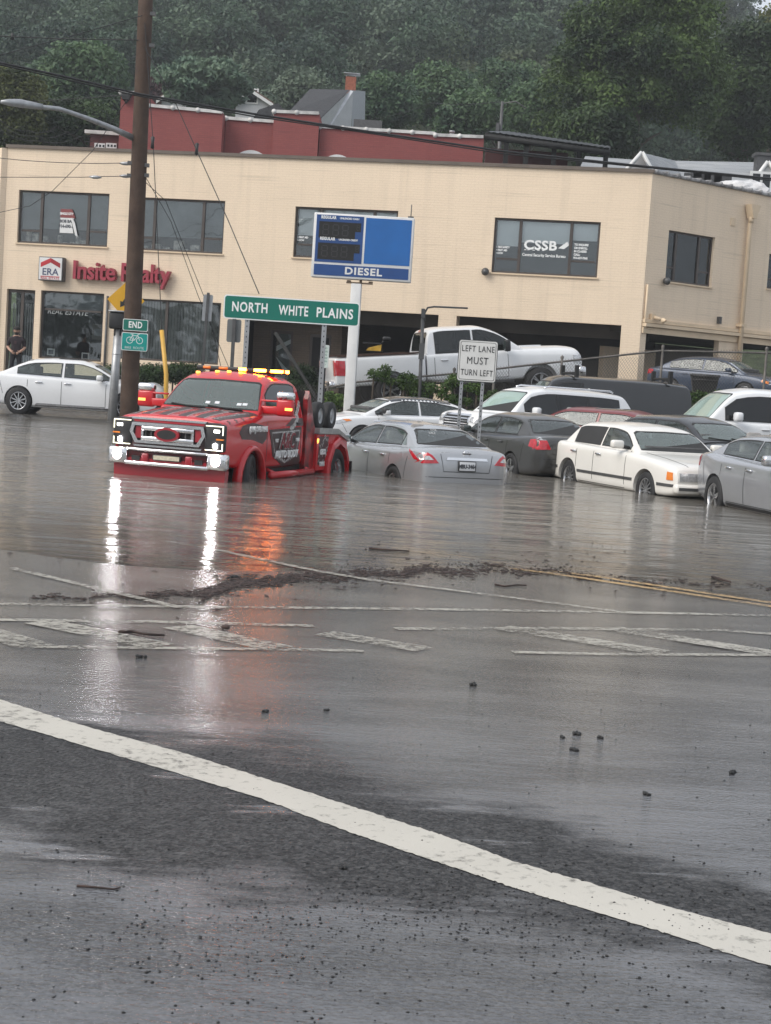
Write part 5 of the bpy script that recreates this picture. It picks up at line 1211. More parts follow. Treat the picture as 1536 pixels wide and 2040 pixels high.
for k in range(32):
    a = 2 * PI * k / 32; bz.append((.215 * math.cos(a), 1.075 + .098 * math.sin(a)))
MB().prism(bz, 3.03, 3.085, plane='YZ').build('oval_badge', 'red2', G_)
MB().prism([(y * .76, 1.075 + (z - 1.075) * .68) for y, z in bz], 3.08, 3.092, plane='YZ').build('oval_centre', 'black', G_)
for sg in (1, -1):
    hl = MB().rbox((2.965, sg * .80, 1.075), (.14, .34, .40), .04).build('headlight', 'black', T)
    q = MB(); yo, yi = sg * .955, sg * .655
    for (ya, yb, za, zb_) in ((yi, yo, 1.240, 1.253), (yo - sg * .013, yo, 1.12, 1.240), (yi, yo, .897, .909), (yo - sg * .013, yo, .909, 1.0)): q.b2(3.02, 3.04, ya, yb, za, zb_)
    q.build('light_outline', 'led_soft', hl)
    q = MB(); 
    for k in range(3): q.b2(3.03, 3.045, sg * (.80 + k * .035), sg * (.822 + k * .035), 1.155, 1.195)
    q.build('daytime_lamp', 'led', hl)
    MB().rbox((3.025, sg * .83, .965), (.05, .13, .09), .03).build('reflector_bowl', 'lamp_clear', hl)
    MB().lathe([(0, .03), (.030, .02), (.038, 0)], 14, 'X', (3.045, sg * .83, .965)).build('low_beam', 'beam', hl)
    MB().b2(3.0, 3.045, sg * .84, sg * .965, 1.05, 1.07).build('marker_lamp', 'amber', hl)
bp_ = MB(); bp_.rbox((2.99, 0, .835), (.14, 1.42, .045), .02); bp_.rbox((2.99, 0, .635), (.15, 1.46, .06), .02)
for sg in (1, -1): bp_.rbox((2.965, sg * .86, .735), (.20, .33, .24), .04)
B_ = bp_.build('front_bumper', 'chrome', T)
q = MB(); q.rbox((2.95, 0, .735), (.12, 1.40, .18), .02); q.rbox((3.02, -.38, .72), (.05, .12, .13), .02); q.rbox((3.02, .38, .72), (.05, .12, .13), .02); q.build('bumper_centre', 'red2', B_)
MB().rbox((3.02, 0, .735), (.05, .50, .085), .015).build('light_bar_case', 'black', B_); MB().b2(3.045, 3.05, -.225, .225, .705, .765).build('light_bar_lens', mat('cream_lens', (.55, .5, .38), .2, 0, .2, 30), B_)
for sg in (1, -1): MB().box((3.0, sg * .55, .71), (.05, .14, .07)).build('tow_hook', 'black', B_)
for sg in (1, -1):
    MB().rbox((3.058, sg * .86, .745), (.03, .16, .14), .02).build('fog_surround', 'fog_glow', B_)
    MB().lathe([(0, .04), (.055, .03), (.078, 0)], 18, 'X', (3.072, sg * .86, .75)).build('fog_lamp', 'fog', B_)
MB().prism([(-.98, .61), (.98, .61), (.95, .15), (-.95, .15)], 2.80, 2.93, plane='YZ').build('air_dam', 'red2', T)
MB().b2(2.93, 2.94, -.75, .45, .40, .412).build('dam_pinstripe', M['red'], T)
# wheel arch flares
def flare(xc, zc, r0, r1, y0, y1, sg, name, m, a0=0, a1=180, sides=None):
    n_ = sides or 18; vs = []; fs = []
    for k in range(n_ + 1):
        a = R(a0 + (a1 - a0) * k / n_); ca, sa = math.cos(a), math.sin(a)
        for (r_, y) in ((r0, y0), (r1, y0), (r1, y1 - .03), (r1 - .03, y1), (r0, y1)): vs.append((xc + r_ * ca, sg * y, zc + r_ * sa))
    for k in range(n_):
        for j in range(5): a = k * 5 + j; b = k * 5 + (j + 1) % 5; fs.append((a, b, b + 5, a + 5))
    fs += [(0, 1, 2, 3, 4), tuple(n_ * 5 + j for j in (4, 3, 2, 1, 0))]
    return MB().add(vs, fs, 0, not sides).build(name, m, T)
for sg in (1, -1):
    flare(1.92, .42, .475, .55, .90, 1.045, sg, 'wheel_flare', M['red'], -25, 185)
    flare(-1.90, .44, .49, .60, .78, 1.15, sg, 'rear_fender', M['red'], -12, 192, 6)
    MB().b2(-2.52, -2.48, sg * .80, sg * 1.18, .20, .62).build('mud_flap', 'black', T)
c.wheels((1.92,), 1.0, .42, .26, 8, 'steel', steer=R(13), rr=.26)
c.wheels((-1.90,), 1.12, .42, .24, 8, 'alloy', rr=.26)
# mirrors, chrome capped tow mirrors
for sg in (1, -1):
    q = MB(); q.rbox((0, 0, 0), (.14, .30, .26), .04); q.rbox((.03, -sg * .26, -.05), (.07, .32, .12), .02)
    q.rbox((.03, -sg * .26, .09), (.06, .32, .03), .01)
    mm = q.build('wing_mirror', M['red'], T, loc=(1.30, sg * 1.28, 1.54)); MB().rbox((.005, 0, .175), (.155, .305, .12), .04).build('mirror_cap', 'chrome', mm); MB().b2(.072, .078, -.05 + sg * .07, .08 + sg * .07, -.04, .0).build('mirror_indicator', 'amber_low', mm)
# wipers
for y0_, y1_ in ((-.70, -.05), (-.02, .62)):
    p = [c.bvh.ray_cast(Vector((9, y, z)), Vector((-1, 0, 0)))[0] + Vector((.03, 0, 0)) for y, z in ((y0_, 1.50), ((y0_ + y1_) / 2, 1.475), (y1_, 1.46))]
    MB().tube(p, .014, 6).build('wiper', 'matte_black', T)
for y, z in ((.52, 1.53), (.62, 1.535), (-.05, 1.53), (.12, 1.535)):
    c.decal('screen_sticker', [(y - .05, z), (y + .03, z), (y + .03, z + .035), (y - .05, z + .035)], 'plate', 'F', .008)
# roof markers and amber light bar
for y in (-.58, -.22, 0, .22, .58):
    h = c.bvh.ray_cast(Vector((.80, y, 5)), Vector((0, 0, -1)))[0]; MB().rbox((.80, y, h.z + .015), (.09, .06, .04), .015).build('roof_marker', 'amber_low', T)
lb = MB().rbox((.25, 0, 2.07), (.22, 1.66, .07), .02); lb.b2(.2, .3, -.6, -.5, 1.96, 2.05); lb.b2(.2, .3, .5, .6, 1.96, 2.05)
LB = lb.build('light_bar', 'black', T)
for a, b in ((-.02, .13), (.27, .50), (.58, .82)): MB().rbox((.355, (a + b) / 2, 2.077), (.035, b - a, .045), .012).build('beacon', 'amber_on', LB)
for a, b in ((-.70, -.55), (-.40, -.22)): MB().rbox((.355, (a + b) / 2, 2.077), (.03, b - a, .045), .012).build('beacon', 'amber', LB)
MB().rbox((.21, .835, 2.077), (.14, .03, .045), .01).build('beacon', 'amber_on', LB)
# wrecker body
for sg in (1, -1):
    MB().prism([(-.47, .52), (-.47, 1.66), (-.52, 1.80), (-.60, 1.72), (-.82, 1.30), (-.98, 1.12), (-1.0, .52)], sg * .90, sg * .99).build('cab_fairing', M['fairing'], T)
    pn = MB().prism([(-.9, .50), (-.9, 1.10), (-2.0, 1.08), (-2.52, .96), (-2.55, .50)], sg * .93, sg * 1.05).build('side_panel', M['red'], T)
    MB().prism([(-.9, 1.11), (-.9, 1.20), (-1.9, 1.18), (-2.56, 1.01), (-2.56, .95), (-2.0, 1.085)], sg * .60, sg * 1.09).build('deck_edge', 'alu', T)
MB().prism([(-.48, 1.0), (-.48, 1.80), (-.56, 1.78), (-.9, 1.1)], -.9, .9).build('bulkhead', 'black', T)
MB().b2(-2.6, -.5, -.6, .6, .95, 1.08).b2(-2.5, 2.6, -.42, -.30, .45, .62).b2(-2.5, 2.6, .30, .42, .45, .62).b2(-2.0, -1.8, -.8, .8, .3, .5).build('chassis', 'black', T)
MB().tube([(-.6, 0, 1.15), (-1.9, 0, 1.65)], .09, 10).tube([(-1.9, 0, 1.65), (-3.0, 0, .8)], .05, 8).build('boom', 'black', T)
for x in (-1.50, -2.12):
    q = MB().lathe([(.13, -.08), (.22, -.08), (.235, -.04), (.235, .04), (.22, .08), (.13, .08)], 28, 'Y').build('dolly_wheel', 'tyre', T, loc=(x + .2, .86, 1.39))
    MB().lathe([(0, .06), (.05, .07), (.06, .05), (.12, .06), (.135, .08), (.135, -.05), (0, -.05)], 20, 'Y').build('rim', 'galv', q)
MB().tube([(-1.50, .70, 1.47), (-1.50, .1, 1.15)], .03, 6).tube([(-2.12, .70, 1.47), (-2.12, .1, 1.15)], .03, 6).tube([(-1.5, .72, 1.2), (-2.12, .72, 1.2)], .04, 6).build('dolly_frame', 'black', T)
for sg in (1, -1): MB().tube([(1.30, sg * 1.08, .50), (-.65, sg * 1.08, .50)], .055, 10).tube([(1.1, sg * .9, .58), (1.0, sg * 1.10, .50)], .03, 6).tube([(-.5, sg * .9, .58), (-.6, sg * 1.10, .50)], .03, 6).build('running_board', M['red'], T)
MB().b2(-.45, 1.35, -.9, .9, .44, .585).build('underbody', 'matte_black', T)
# side graphics, driver side and passenger side
for sd, sg in (('L', 1), ('R', -1)):
    fx = (lambda x: x)
    sh = c.decal('shield_print', [(-.28, 1.22), (1.22, 1.19), (1.03, .78), (.46, .60), (-.10, .76)][::1], 'wrap_black', sd, .006)
    c.line([(-.19, 1.165), (1.12, 1.14), (.96, .84), (.46, .67), (-.04, .83), (-.19, 1.165)], .022, 'wrap_grey', sd, .010, 'shield_outline', sh)
    c.decal('wrap_patch', [(1.32, 1.24), (1.9, 1.30), (2.3, 1.26), (2.45, 1.16), (2.35, 1.06), (1.95, 1.05), (1.5, .98), (1.34, 1.05)], 'wrap_black', sd, .005)
    c.decal('wrap_patch', [(-.38, 1.36), (.15, 1.36), (.5, 1.24), (-.38, 1.24)], 'wrap_black', sd, .005); c.decal('wrap_patch', [(-.38, .62), (.7, .62), (.4, .69), (-.2, .80)], 'wrap_black', sd, .004)
    rz_ = (PI / 2, 0, PI) if sg > 0 else (PI / 2, 0, 0); yy = sg * 1.012
    def T_(s_, sz, x, z, m='white_line', yy=yy, **k): return text(s_, sz, m, sh, (x, yy, z), rz_, ext=.012, name='print_lettering', **k)
    T_('A&C', .25, .46, 1.00, 'wrap_grey', off=.010, shear=.2, w=.70, yy=yy - sg * .006); T_('A&C', .24, .46, 1.00, mat('letter_maroon', (.20, .01, .02), .4), off=.002, shear=.2, w=.68, yy=yy + sg * .003)
    T_('AUTO BODY', .115, .46, .80, off=.003, shear=.1, w=1.05)
    T_('EST', .05, .93, 1.02, off=.002); T_('1946', .05, -.02, 1.02, off=.002)
    T_('(914)-948-1646', .085, 1.72, 1.20, off=.0008, w=.74, yy=sg * .998)
    for k in range(16):                                # tyre tread print
        t_ = k / 15; x = .30 - .62 * t_; z = 1.18 + .40 * t_ ** 1.5
        c.line([(x, z), (x - .03, z + .05)], .035, 'wrap_grey', sd, .012, 'tread_print', sh); c.line([(x - .05, z - .01), (x - .09, z + .03)], .03, 'wrap_grey', sd, .012, 'tread_print', sh)
    for k in range(14):
        t_ = k / 13; x = .90 - 1.0 * t_; z = .64 + .10 * abs(t_ - .45) * 2 + .02
        c.line([(x, z), (x - .04, z + .045)], .03, 'wrap_grey', sd, .012, 'tread_print', sh)
    pq = MB(); 
    for k in range(26): 
        x = -1.0 - rr.random() * .5; z = .62 + rr.random() * .45; pq.box((x, sg * 1.053, z), (rr.uniform(.03, .09), .006, .018), M4=Matrix.Rotation(rr.choice((.6, -.6)), 3, 'Y'))
    pq.build('tread_print', 'wrap_grey', T)
    MB().prism([(-.98, .6), (-1.02, 1.06), (-1.5, 1.05), (-1.4, .55)], sg * 1.0505, sg * 1.0515).build('wrap_patch', 'wrap_black', T)
    text('GEICO', .085, 'white_line', T, (-1.22, sg * 1.058, .80), rz_, off=.006, w=.30, name='print_lettering'); text('TOWING', .07, 'white_line', T, (-1.2, sg * 1.058, .60), rz_, off=.004, w=.28, name='print_lettering')
    MB().lathe([(0, sg * .012), (.035, sg * .01), (.045, 0)], 14, 'Y', (-.94, sg * 1.05, .99)).build('side_marker', 'amber_low', T)
c.handle(-.08, 1.28, 1.0, M['black'])
# ------------------------------------------------------------------ signs, poles, wires, fence, person
def zb(p): return gz(p.x, p.y)
def base(u, v, Y):
    p = at(u, v, Y); return Vector((p.x, p.y, gz(p.x, p.y)))
M['pole_wood'] = mat('creosoted_wood', (0.040, 0.022, 0.014), .85, 0, .5, 3, bump=.8, bscale=18, c2=(.075, .046, .03))
# fuel price sign
Y = 40.6
a = at(627, 425, Y); b = at(826, 437, Y); lo = at(621, 553, Y); wd_ = (b - a).length; ht = (a - lo).length
ct = at(723, 494, Y); ps = base(702, 800, Y)
fs_ = empty('fuel_price_sign', (ct.x, Y, ps.z), R(-3.5), 'blue fuel price board reading DIESEL on a square white post', 'sign')
zc_ = ct.z - ps.z
MB().rbox((0, 0, zc_), (wd_, .36, ht), .02).build('case', 'white_metal', fs_)
M['sign_blue'] = mat('sign_blue', (.008, .11, .36), .35, 0, .08, 2); M['sign_navy'] = mat('sign_navy', (.01, .055, .20), .35, 0, .1, 2)
hw, hh = wd_ / 2, ht / 2; yf = -.183
def panel(x0, x1, z0, z1, m, name, d=.006, par=fs_): return MB().b2(x0, x1, yf - d, yf, z0, z1).build(name, m, par)
panel(-hw + .07, -.0, zc_ - hh * .52, zc_ + hh * .94, 'sign_navy', 'price_panel'); panel(.055, hw - .05, zc_ - hh * .50, zc_ + hh * .92, 'sign_blue', 'blank_panel'); panel(-hw + .07, hw - .06, zc_ - hh * .93, zc_ - hh * .59, 'sign_navy', 'fuel_panel')
text('DIESEL', .17, 'white_metal', fs_, (.06, yf - .010, zc_ - hh * .765), off=.008, w=.93, sp=1.14)
M['digit'] = mat('unlit_digit', (.022, .022, .024), .5)
for zz in (.46, -.20):
    o = MB().prism([(-hw + .14, zc_ + hh * zz - .19), (-.20, zc_ + hh * zz - .19), (-.20, zc_ + hh * zz + .0), (-.06, zc_ + hh * zz + .0), (-.06, zc_ + hh * zz + .22), (-hw + .14, zc_ + hh * zz + .22)], yf - .012, yf - .006).build('price_display', 'matte_black', fs_)
    q = MB()
    for k, x in enumerate((-hw + .31, -hw + .56, -hw + .80, -.13)):
        s_ = 1 if k < 3 else .5; zz0 = zc_ + hh * zz + (.02 if k < 3 else .11)
        for (dx, dz, w_, h_) in ((0, .13, .12, .025), (0, 0, .12, .025), (0, -.13, .12, .025), (-.07, .065, .025, .10), (.07, .065, .025, .10), (-.07, -.065, .025, .10), (.07, -.065, .025, .10)): q.b2(x + (dx - w_ / 2) * s_, x + (dx + w_ / 2) * s_, yf - .016, yf - .012, zz0 + (dz - h_ / 2) * s_, zz0 + (dz + h_ / 2) * s_)
    q.build('digits', 'digit', o)
    text('REGULAR', .07, 'white_line', fs_, (-hw + .37, yf - .012, zc_ + hh * zz + .32), off=.004, w=.38, sp=1.08); text('UNLEADED ' + ('CASH' if zz > 0 else 'CREDIT'), .042, 'white_line', fs_, (-.36, yf - .012, zc_ + hh * zz + .315), off=.002, w=.48)
q = MB(); q.b2(-.03, .03, -.05, .05, zc_ - hh - .06, zc_ - hh); q.b2(-.36, .30, -.07, .07, zc_ - hh - .10, zc_ - hh - .065); q.box((-.30, 0, zc_ - hh - .05), (.1, .1, .05)); q.box((.25, 0, zc_ - hh - .05), (.1, .1, .05)); q.build('bracket', mat('rusty_steel', (.22, .16, .11), .7, .2, .4, 8), fs_)
ptop = zc_ - hh - .10
pp = MB(); x1_ = (base(697, 820, Y).x - ct.x)
pp.rbox((-.10, 0, ptop / 2), (.26, .26, ptop), .02); pp.b2(-.235, .035, -.135, -.131, 1.2, 1.215)
pp.build('post', 'white_metal', fs_); MB().tube([(hw - .1, 0, zc_ + hh), (hw - .1, 0, zc_ + hh + .34)], .012, 6).box((hw - .1, 0, zc_ + hh + .02), (.14, .12, .05)).build('aerial', 'steel', fs_)
def plate_sign(name, label, cx, wd_, z0, z1, Y, posts, bg, border, words, rz=0, inset=.02, r=.05, postm='galv', x=None, pw=.055, group=None, ustyle=True):
    """a panel on its own posts; cx and posts are x positions, words are (text,size,dx,z,kw)"""
    e = empty(name, (cx, Y, gz(cx, Y)), rz, label, 'sign', group); g0 = gz(cx, Y); zc = (z0 + z1) / 2 - g0; h = z1 - z0
    MB().prism(rrect(wd_, h, r, cx=0, cy=zc), -.012, 0).build('panel', border, e)
    f = MB().prism(rrect(wd_ - 2 * inset, h - 2 * inset, max(.01, r - inset * .6), cx=0, cy=zc), -.016, -.0115).build('face', bg, e)
    for (s_, sz, dx, z, kw) in words:
        k = dict(kw); m = k.pop('m', 'white_line'); text(s_, sz, m, f, (dx, -.0175, z - g0), ext=.002, **k)
    for px in posts:
        q = MB(); top = z1 - g0 - .04; dx = px - cx
        if ustyle: q.b2(dx - pw / 2, dx + pw / 2, .012, .020, -.3, top); q.b2(dx - pw / 2, dx - pw / 2 + .008, .02, .055, -.3, top); q.b2(dx + pw / 2 - .008, dx + pw / 2, .02, .055, -.3, top)
        else: q.tube([(dx, .05, -.3), (dx, .05, top)], pw / 2, 10)
        for k in range(int(top / .1)): q.b2(dx - .008, dx + .008, .009, .012, .1 * k, .1 * k + .03, 1)
        q.build('post', [postm, 'matte_black'], e)
    return e
# place name sign
Y = 31.0; a = at(446, 585, Y); b = at(706, 604, Y); lo = at(448, 633, Y); cx = (a.x + b.x) / 2 + .06
zt_ = (a.z + b.z) / 2; z0_ = zt_ - (a.z - lo.z)
plate_sign('place_sign', 'long green sign reading NORTH WHITE PLAINS on two steel posts', cx, (b.x - a.x) + .10, z0_, zt_, Y, [at(489, 700, Y).x, at(643, 700, Y).x], 'green_sign', 'white_line',
           [('NORTH', .18, -.80, (z0_ + zt_) / 2, dict(off=.006, w=.68, sp=1.12)), ('WHITE', .18, .04, (z0_ + zt_) / 2 - .01, dict(off=.006, w=.57, sp=1.12)), ('PLAINS', .18, .83, (z0_ + zt_) / 2 - .01, dict(off=.006, w=.70, sp=1.12))], inset=.022, r=.06, pw=.09)
# lane sign
Y = 30.6; a = at(916, 674, Y); b = at(994, 682, Y); lo = at(910, 757, Y); cx = (a.x + b.x) / 2 - .01; z1_ = (a.z + b.z) / 2; z0_ = z1_ - (a.z - lo.z)
e = plate_sign('lane_sign', 'white square sign reading LEFT LANE MUST TURN LEFT on two punched posts', cx, (b.x - a.x), z0_, z1_, Y, [at(917, 800, Y).x, at(959, 800, Y).x], mat('sign_white', (.62, .62, .60), .45, 0, .06, 3), 'black', [], r=.05, inset=.012, pw=.06)
f = MB().prism(rrect((b.x - a.x) - .07, (z1_ - z0_) - .07, .035, cx=0, cy=(z0_ + z1_) / 2 - gz(cx, Y)), -.0185, -.0165).build('border_line', 'black', e)
MB().prism(rrect((b.x - a.x) - .088, (z1_ - z0_) - .088, .03, cx=0, cy=(z0_ + z1_) / 2 - gz(cx, Y)), -.0205, -.0182).build('face', M['sign_white'] if 'sign_white' in M else e.children[1].data.materials[0], e)
for k, s_ in enumerate(('LEFT LANE', 'MUST', 'TURN LEFT')):
    text(s_, .115 if k != 1 else .135, 'black', e, (0, -.0225, z1_ - gz(cx, Y) - .17 - .225 * k), off=0, w=(.615, .40, .61)[k], sp=1.12)
# small parking sign
Y = 34.5; a = at(643, 687, Y); b = at(656, 687, Y); lo = at(643, 733, Y); cx = (a.x + b.x) / 2
plate_sign('parking_sign', 'narrow white notice with small green print on a black post', cx, b.x - a.x + .01, lo.z, a.z, Y, [cx - .01], mat('pale_sign', (.55, .62, .58), .5, 0, .1, 9), 'white_line', [(s_, .035, 0, a.z - .07 - .07 * k, dict(m='green_sign', xs=.8)) for k, s_ in enumerate(('NO', 'PARK', 'ING', '8 AM', '6 PM', '-->'))], postm='black', pw=.07, r=.02, inset=.006)
# signs seen from behind
def back_sign(label, u, vt, vb, wpx, Y, tilt, m, dark, ub, vbase):
    top, bot = at(u, vt, Y), at(u, vb, Y); wd_ = wpx / F * Y; p0 = base(ub, vbase, Y)
    e = empty('sign_back', p0, 0, label, 'sign', 'signs seen from behind'); d = (top - p0); 
    ax = d.normalized(); M4 = Matrix.Rotation(math.atan2(ax.x, ax.z), 3, 'Y')
    ln = d.length; h = (top - bot).length
    q = MB(); vs = [M4 @ Vector((x, .03, z)) for x, z in rrect(wd_, h, .04, cx=0, cy=ln - h / 2)]; n_ = len(vs); vs2 = [v + Vector((0, .008, 0)) for v in vs]
    q.add(vs + vs2, [tuple(range(n_)), tuple(range(2 * n_ - 1, n_ - 1, -1))] + [(i, i + n_, (i + 1) % n_ + n_, (i + 1) % n_) for i in range(n_)]); q.build('panel', m, e)
    MB().box(M4 @ Vector((0, 0, ln / 2)), (.07, .05, ln + .1), M4=M4).build('post', dark, e)
back_sign('pale back of a tall sign on a leaning dark post before the vertical blinds', 415, 587, 640, 19, 42.0, 0, 'galv', 'steel', 399, 765)
back_sign('grey back of a sign hidden behind the left end of the green place sign', 467, 636, 682, 28, 33.0, 0, mat('sign_back_grey', (.16, .17, .17), .5, .4, .1, 3), 'steel', 460, 770)
# utility pole with wires
Y = 41.0; p0 = base(258, 800, Y); ptop = at(288, -40, Y)
up = empty('utility_pole', p0, 0, 'tall brown wooden utility pole left of the tow truck', 'utility pole')
hgt = ptop.z - p0.z; dx = ptop.x - p0.x; lean = at(266, 500, Y)
q = MB(); q.tube([(dx * (t ** 1.0) * 0.7, 0, -.3 + (hgt + .3) * t) for t in np.linspace(0, 1, 12)], [.235 - .055 * t for t in np.linspace(0, 1, 12)], 18)
q.build('trunk', 'pole_wood', up)
def pole_x(z): return p0.x + dx * .7 * (z - p0.z + .3) / (hgt + .3)
q = MB()
for u, v in ((290, 28), (300, 92), (268, 276), (268, 326), (268, 351), (293, 330), (293, 350)):
    z = at(u, v, Y).z; q.box((pole_x(z) - p0.x + (.20 if u > 280 else -.2), -.06, z - p0.z), (.14, .12, .09))
q.build('fittings', 'steel', up)
# END bike route signs on the pole
def pole_plate(name, label, u0, v0, u1, v1, bg, dy):
    a = at(u0, v0, Y - .28); b = at(u1, v1, Y - .28); w_ = b.x - a.x; h_ = a.z - b.z
    e = empty(name, ((a.x + b.x) / 2, Y - .27, b.z), R(2), label, 'sign'); pl = MB().prism(rrect(w_, h_, .035, cx=0, cy=h_ / 2), -.012, 0).build('panel', 'white_line', e)
    f = MB().prism(rrect(w_ - .03, h_ - .03, .028, cx=0, cy=h_ / 2), -.016, -.0115).build('face', bg, e); MB().b2(-.04, .04, 0, .06, h_ * .3, h_ * .7).build('bracket', 'steel', e); return e, w_, h_
e, w_, h_ = pole_plate('end_sign', 'small dark green END plate on the utility pole', 245.5, 634.5, 294, 661, 'green_sign', 0)
text('END', .155, 'white_line', e, (0, -.018, h_ / 2), off=.006, w=.34, sp=1.1)
e, w_, h_ = pole_plate('bike_route_sign', 'teal bike route sign with white bicycle, just under the END plate', 243, 661.5, 293, 700.5, 'teal_sign', 0)
q = MB()
cz = h_ * .58
for x in (-.125, .125):
    o = ell(x, cz, .085, .085, 20); i2 = ell(x, cz, .072, .072, 20)
    for k in range(20): q.prism([o[k], o[(k + 1) % 20], i2[(k + 1) % 20], i2[k]], -.019, -.0165)
def bar(a, b, w_=.012):
    d = (Vector(b) - Vector(a)); n = Vector((-d.y, d.x)).normalized() * w_ / 2; A, B = Vector(a), Vector(b); q.prism([tuple(A + n), tuple(B + n), tuple(B - n), tuple(A - n)], -.019, -.0165)
for a_, b_ in (((-.125, cz), (-.06, cz + .12)), ((-.06, cz + .12), (.07, cz + .12)), ((.125, cz), (.07, cz + .15)), ((-.125, cz), (-.01, cz)), ((-.01, cz), (.07, cz + .12)), ((-.01, cz), (-.07, cz + .15)), ((-.11, cz + .155), (-.03, cz + .155)), ((.07, cz + .15), (.12, cz + .165))): bar(a_, b_)
q.build('bicycle_symbol', 'white_line', e)
text('BIKE  ROUTE', .062, 'white_line', e, (0, -.018, h_ * .16), xs=.95, off=-.001)
# pedestrian signal post with a yellow arrow sign
Y2 = 42.2; pb = base(222, 845, Y2); pt = at(236, 655, Y2); s0 = empty('signal_post', (pb.x, Y2, -.15), 0, 'round grey steel post carrying a black signal box, left of the utility pole', 'signal post')
MB().tube([(0, 0, 0), ((pt.x - pb.x), 0, pt.z + .15)], .115, 14).tube([((pt.x - pb.x) * .75, 0, (pt.z + .15) * .75 - .02), ((pt.x - pb.x) * .75, 0, (pt.z + .15) * .75)], .12, 14).build('post', 'galv', s0)
bx = at(236, 639, Y2); q = MB(); q.rbox((bx.x - pb.x + .03, 0, bx.z + .15), (.50, .40, .44), .05); q.rbox((bx.x - pb.x, 0, bx.z - .12), (.2, .2, .3), .04); q.rbox((bx.x - pb.x + .03, -.02, bx.z + .39), (.54, .46, .04), .015, 1); q.build('signal_box', ['black', 'galv'], s0)
Y3 = 43.2; cy = at(251, 598, Y3); zbse = gz(cy.x, Y3)
ys_ = empty('arrow_sign', (cy.x, Y3, zbse), 0, 'yellow diamond sign with a black arrow, half hidden by the utility pole', 'sign'); hs = .50; zz = cy.z - zbse
MB().prism([(0, zz + hs), (-hs, zz), (0, zz - hs), (hs, zz)], -.012, 0).build('panel', mat('sign_yellow', (.62, .33, .01), .4, 0, .06), ys_)
M4 = Matrix.Rotation(R(-32), 2)
MB().prism([tuple((M4.to_2x2() @ Vector(p)) * .62 + Vector((-.06, zz - .06))) for p in ((-.05, .28), (.05, .28), (.05, -.02), (.15, -.02), (0, -.26), (-.15, -.02), (-.05, -.02))], -.016, -.0125).build('arrow', 'black', ys_)
MB().tube([(0, .05, -.2), (0, .05, zz + .4)], .04, 8).build('post', 'galv', ys_)
# street lamp on the pole
st = Vector((pole_x(at(268, 276, 41).z), 41.0, at(268, 276, 41).z))
e = empty('street_lamp', st, 0, 'grey street lamp head on a long curved arm from the utility pole', 'street lamp')
P = [at(268, 276, 41), at(225, 256, 40.4), at(180, 238, 39.8), at(140, 224, 39.2), at(118, 217, 38.9), at(100, 215, 38.7), at(80, 213, 38.5)]
MB().tube([p - st for p in P], [.085, .07, .06, .055, .055, .055, .05], 12).build('arm', 'galv', e)
q = MB(); a, b, c_ = [at(u, v, yy) - st for u, v, yy in ((84, 213, 38.5), (40, 206, 38.2), (2, 203, 37.9))]
q.tube([a, a.lerp(b, .5), b, b.lerp(c_, .6), c_], [.07, .085, .10, .08, .04], 12)
for i, v in enumerate(q.v): q.v[i] = (v[0], v[1], (v[2]))
o = q.build('lamp_head', 'galv', e); 
# wires
def wire(name, label, pts, r, m='wire', cat='cable', sag=0, group='overhead wires', n=16):
    Q = []
    for a, b in zip(pts, pts[1:]):
        for k in range(n):
            t = k / n; p = a.lerp(b, t); p = p.copy(); p.z -= sag * 4 * t * (1 - t); Q.append(p)
    Q.append(pts[-1]); o = MB().tube(Q, r, 6).build(name, m); return tagk(o, label, cat, group)
wire('cable', 'thick black twin cable sweeping across the whole picture in front of the pole', [at(-60, 114, 36), at(0, 125, 36.4), at(130, 153, 37.3), at(280, 188, 38.4), at(500, 226, 40), at(700, 257, 41.2), at(1000, 301, 42.6), at(1290, 332, 43.6), at(1600, 362, 44.6)], .028, n=4)
wire('cable', 'slimmer black cable lashed just under the thick twin cable', [at(-60, 119, 36.1), at(0, 129, 36.5), at(130, 158, 37.4), at(280, 192, 38.5), at(500, 231, 40.1), at(700, 260, 41.3), at(1000, 306, 42.7), at(1290, 334, 43.7), at(1600, 366, 44.7)], .016, n=4)
PW = lambda v: Vector((pole_x(at(280, v, 41).z), 40.85, at(280, v, 41).z))
wire('cable', 'upper wire from the pole running left and down to the frame edge', [PW(32), at(160, 67, 40), at(0, 110, 38)], .010)
wire('cable', 'wire with a dark splice running level left from the pole', [PW(82), at(120, 77, 41), at(0, 72, 41)], .014)
wire('cable', 'thin wire meeting the pole below the thick cable', [PW(188), at(190, 194, 42), at(60, 203, 43)], .010)
wire('cable', 'level wire with strain insulator across the cream wall, upper of two', [PW(326), at(240, 325, 42), at(0, 315, 44)], .009, sag=.05)
wire('cable', 'level wire with two strain insulators across the cream wall, lower of two', [PW(351), at(240, 351, 42), at(160, 353, 43), at(0, 353, 44)], .009)
wire('cable', 'thin wire slanting from the red wall down across the first window', [at(256, 195, 44), at(185, 300, 45), at(105, 380, 46), at(60, 410, 46.5), at(0, 423, 47)], .009)
wire('cable', 'guy wire falling steeply to the right across the cream wall to the green sign', [PW(90), at(345, 195, 40.5), at(392, 300, 40), at(455, 440, 38.5), at(516, 585, 36)], .012, group='guy wires')
wire('cable', 'vertical guy wire from pole top into the yellow guard', [PW(30), at(300, 210, 40.6), at(306, 300, 40.4), at(322, 655, 40), at(332, 742, 39.8)], .010, group='guy wires')
wire('cable', 'guy wire slanting from the pole to the terrace, left one of the pair', [PW(328), at(340, 440, 41.5), at(395, 590, 42.5), at(455, 730, 44)], .009, group='guy wires')
wire('cable', 'guy wire slanting from the pole to the terrace, right one of the pair', [PW(350), at(330, 400, 41.5), at(410, 600, 42.7), at(440, 730, 44)], .009, group='guy wires')
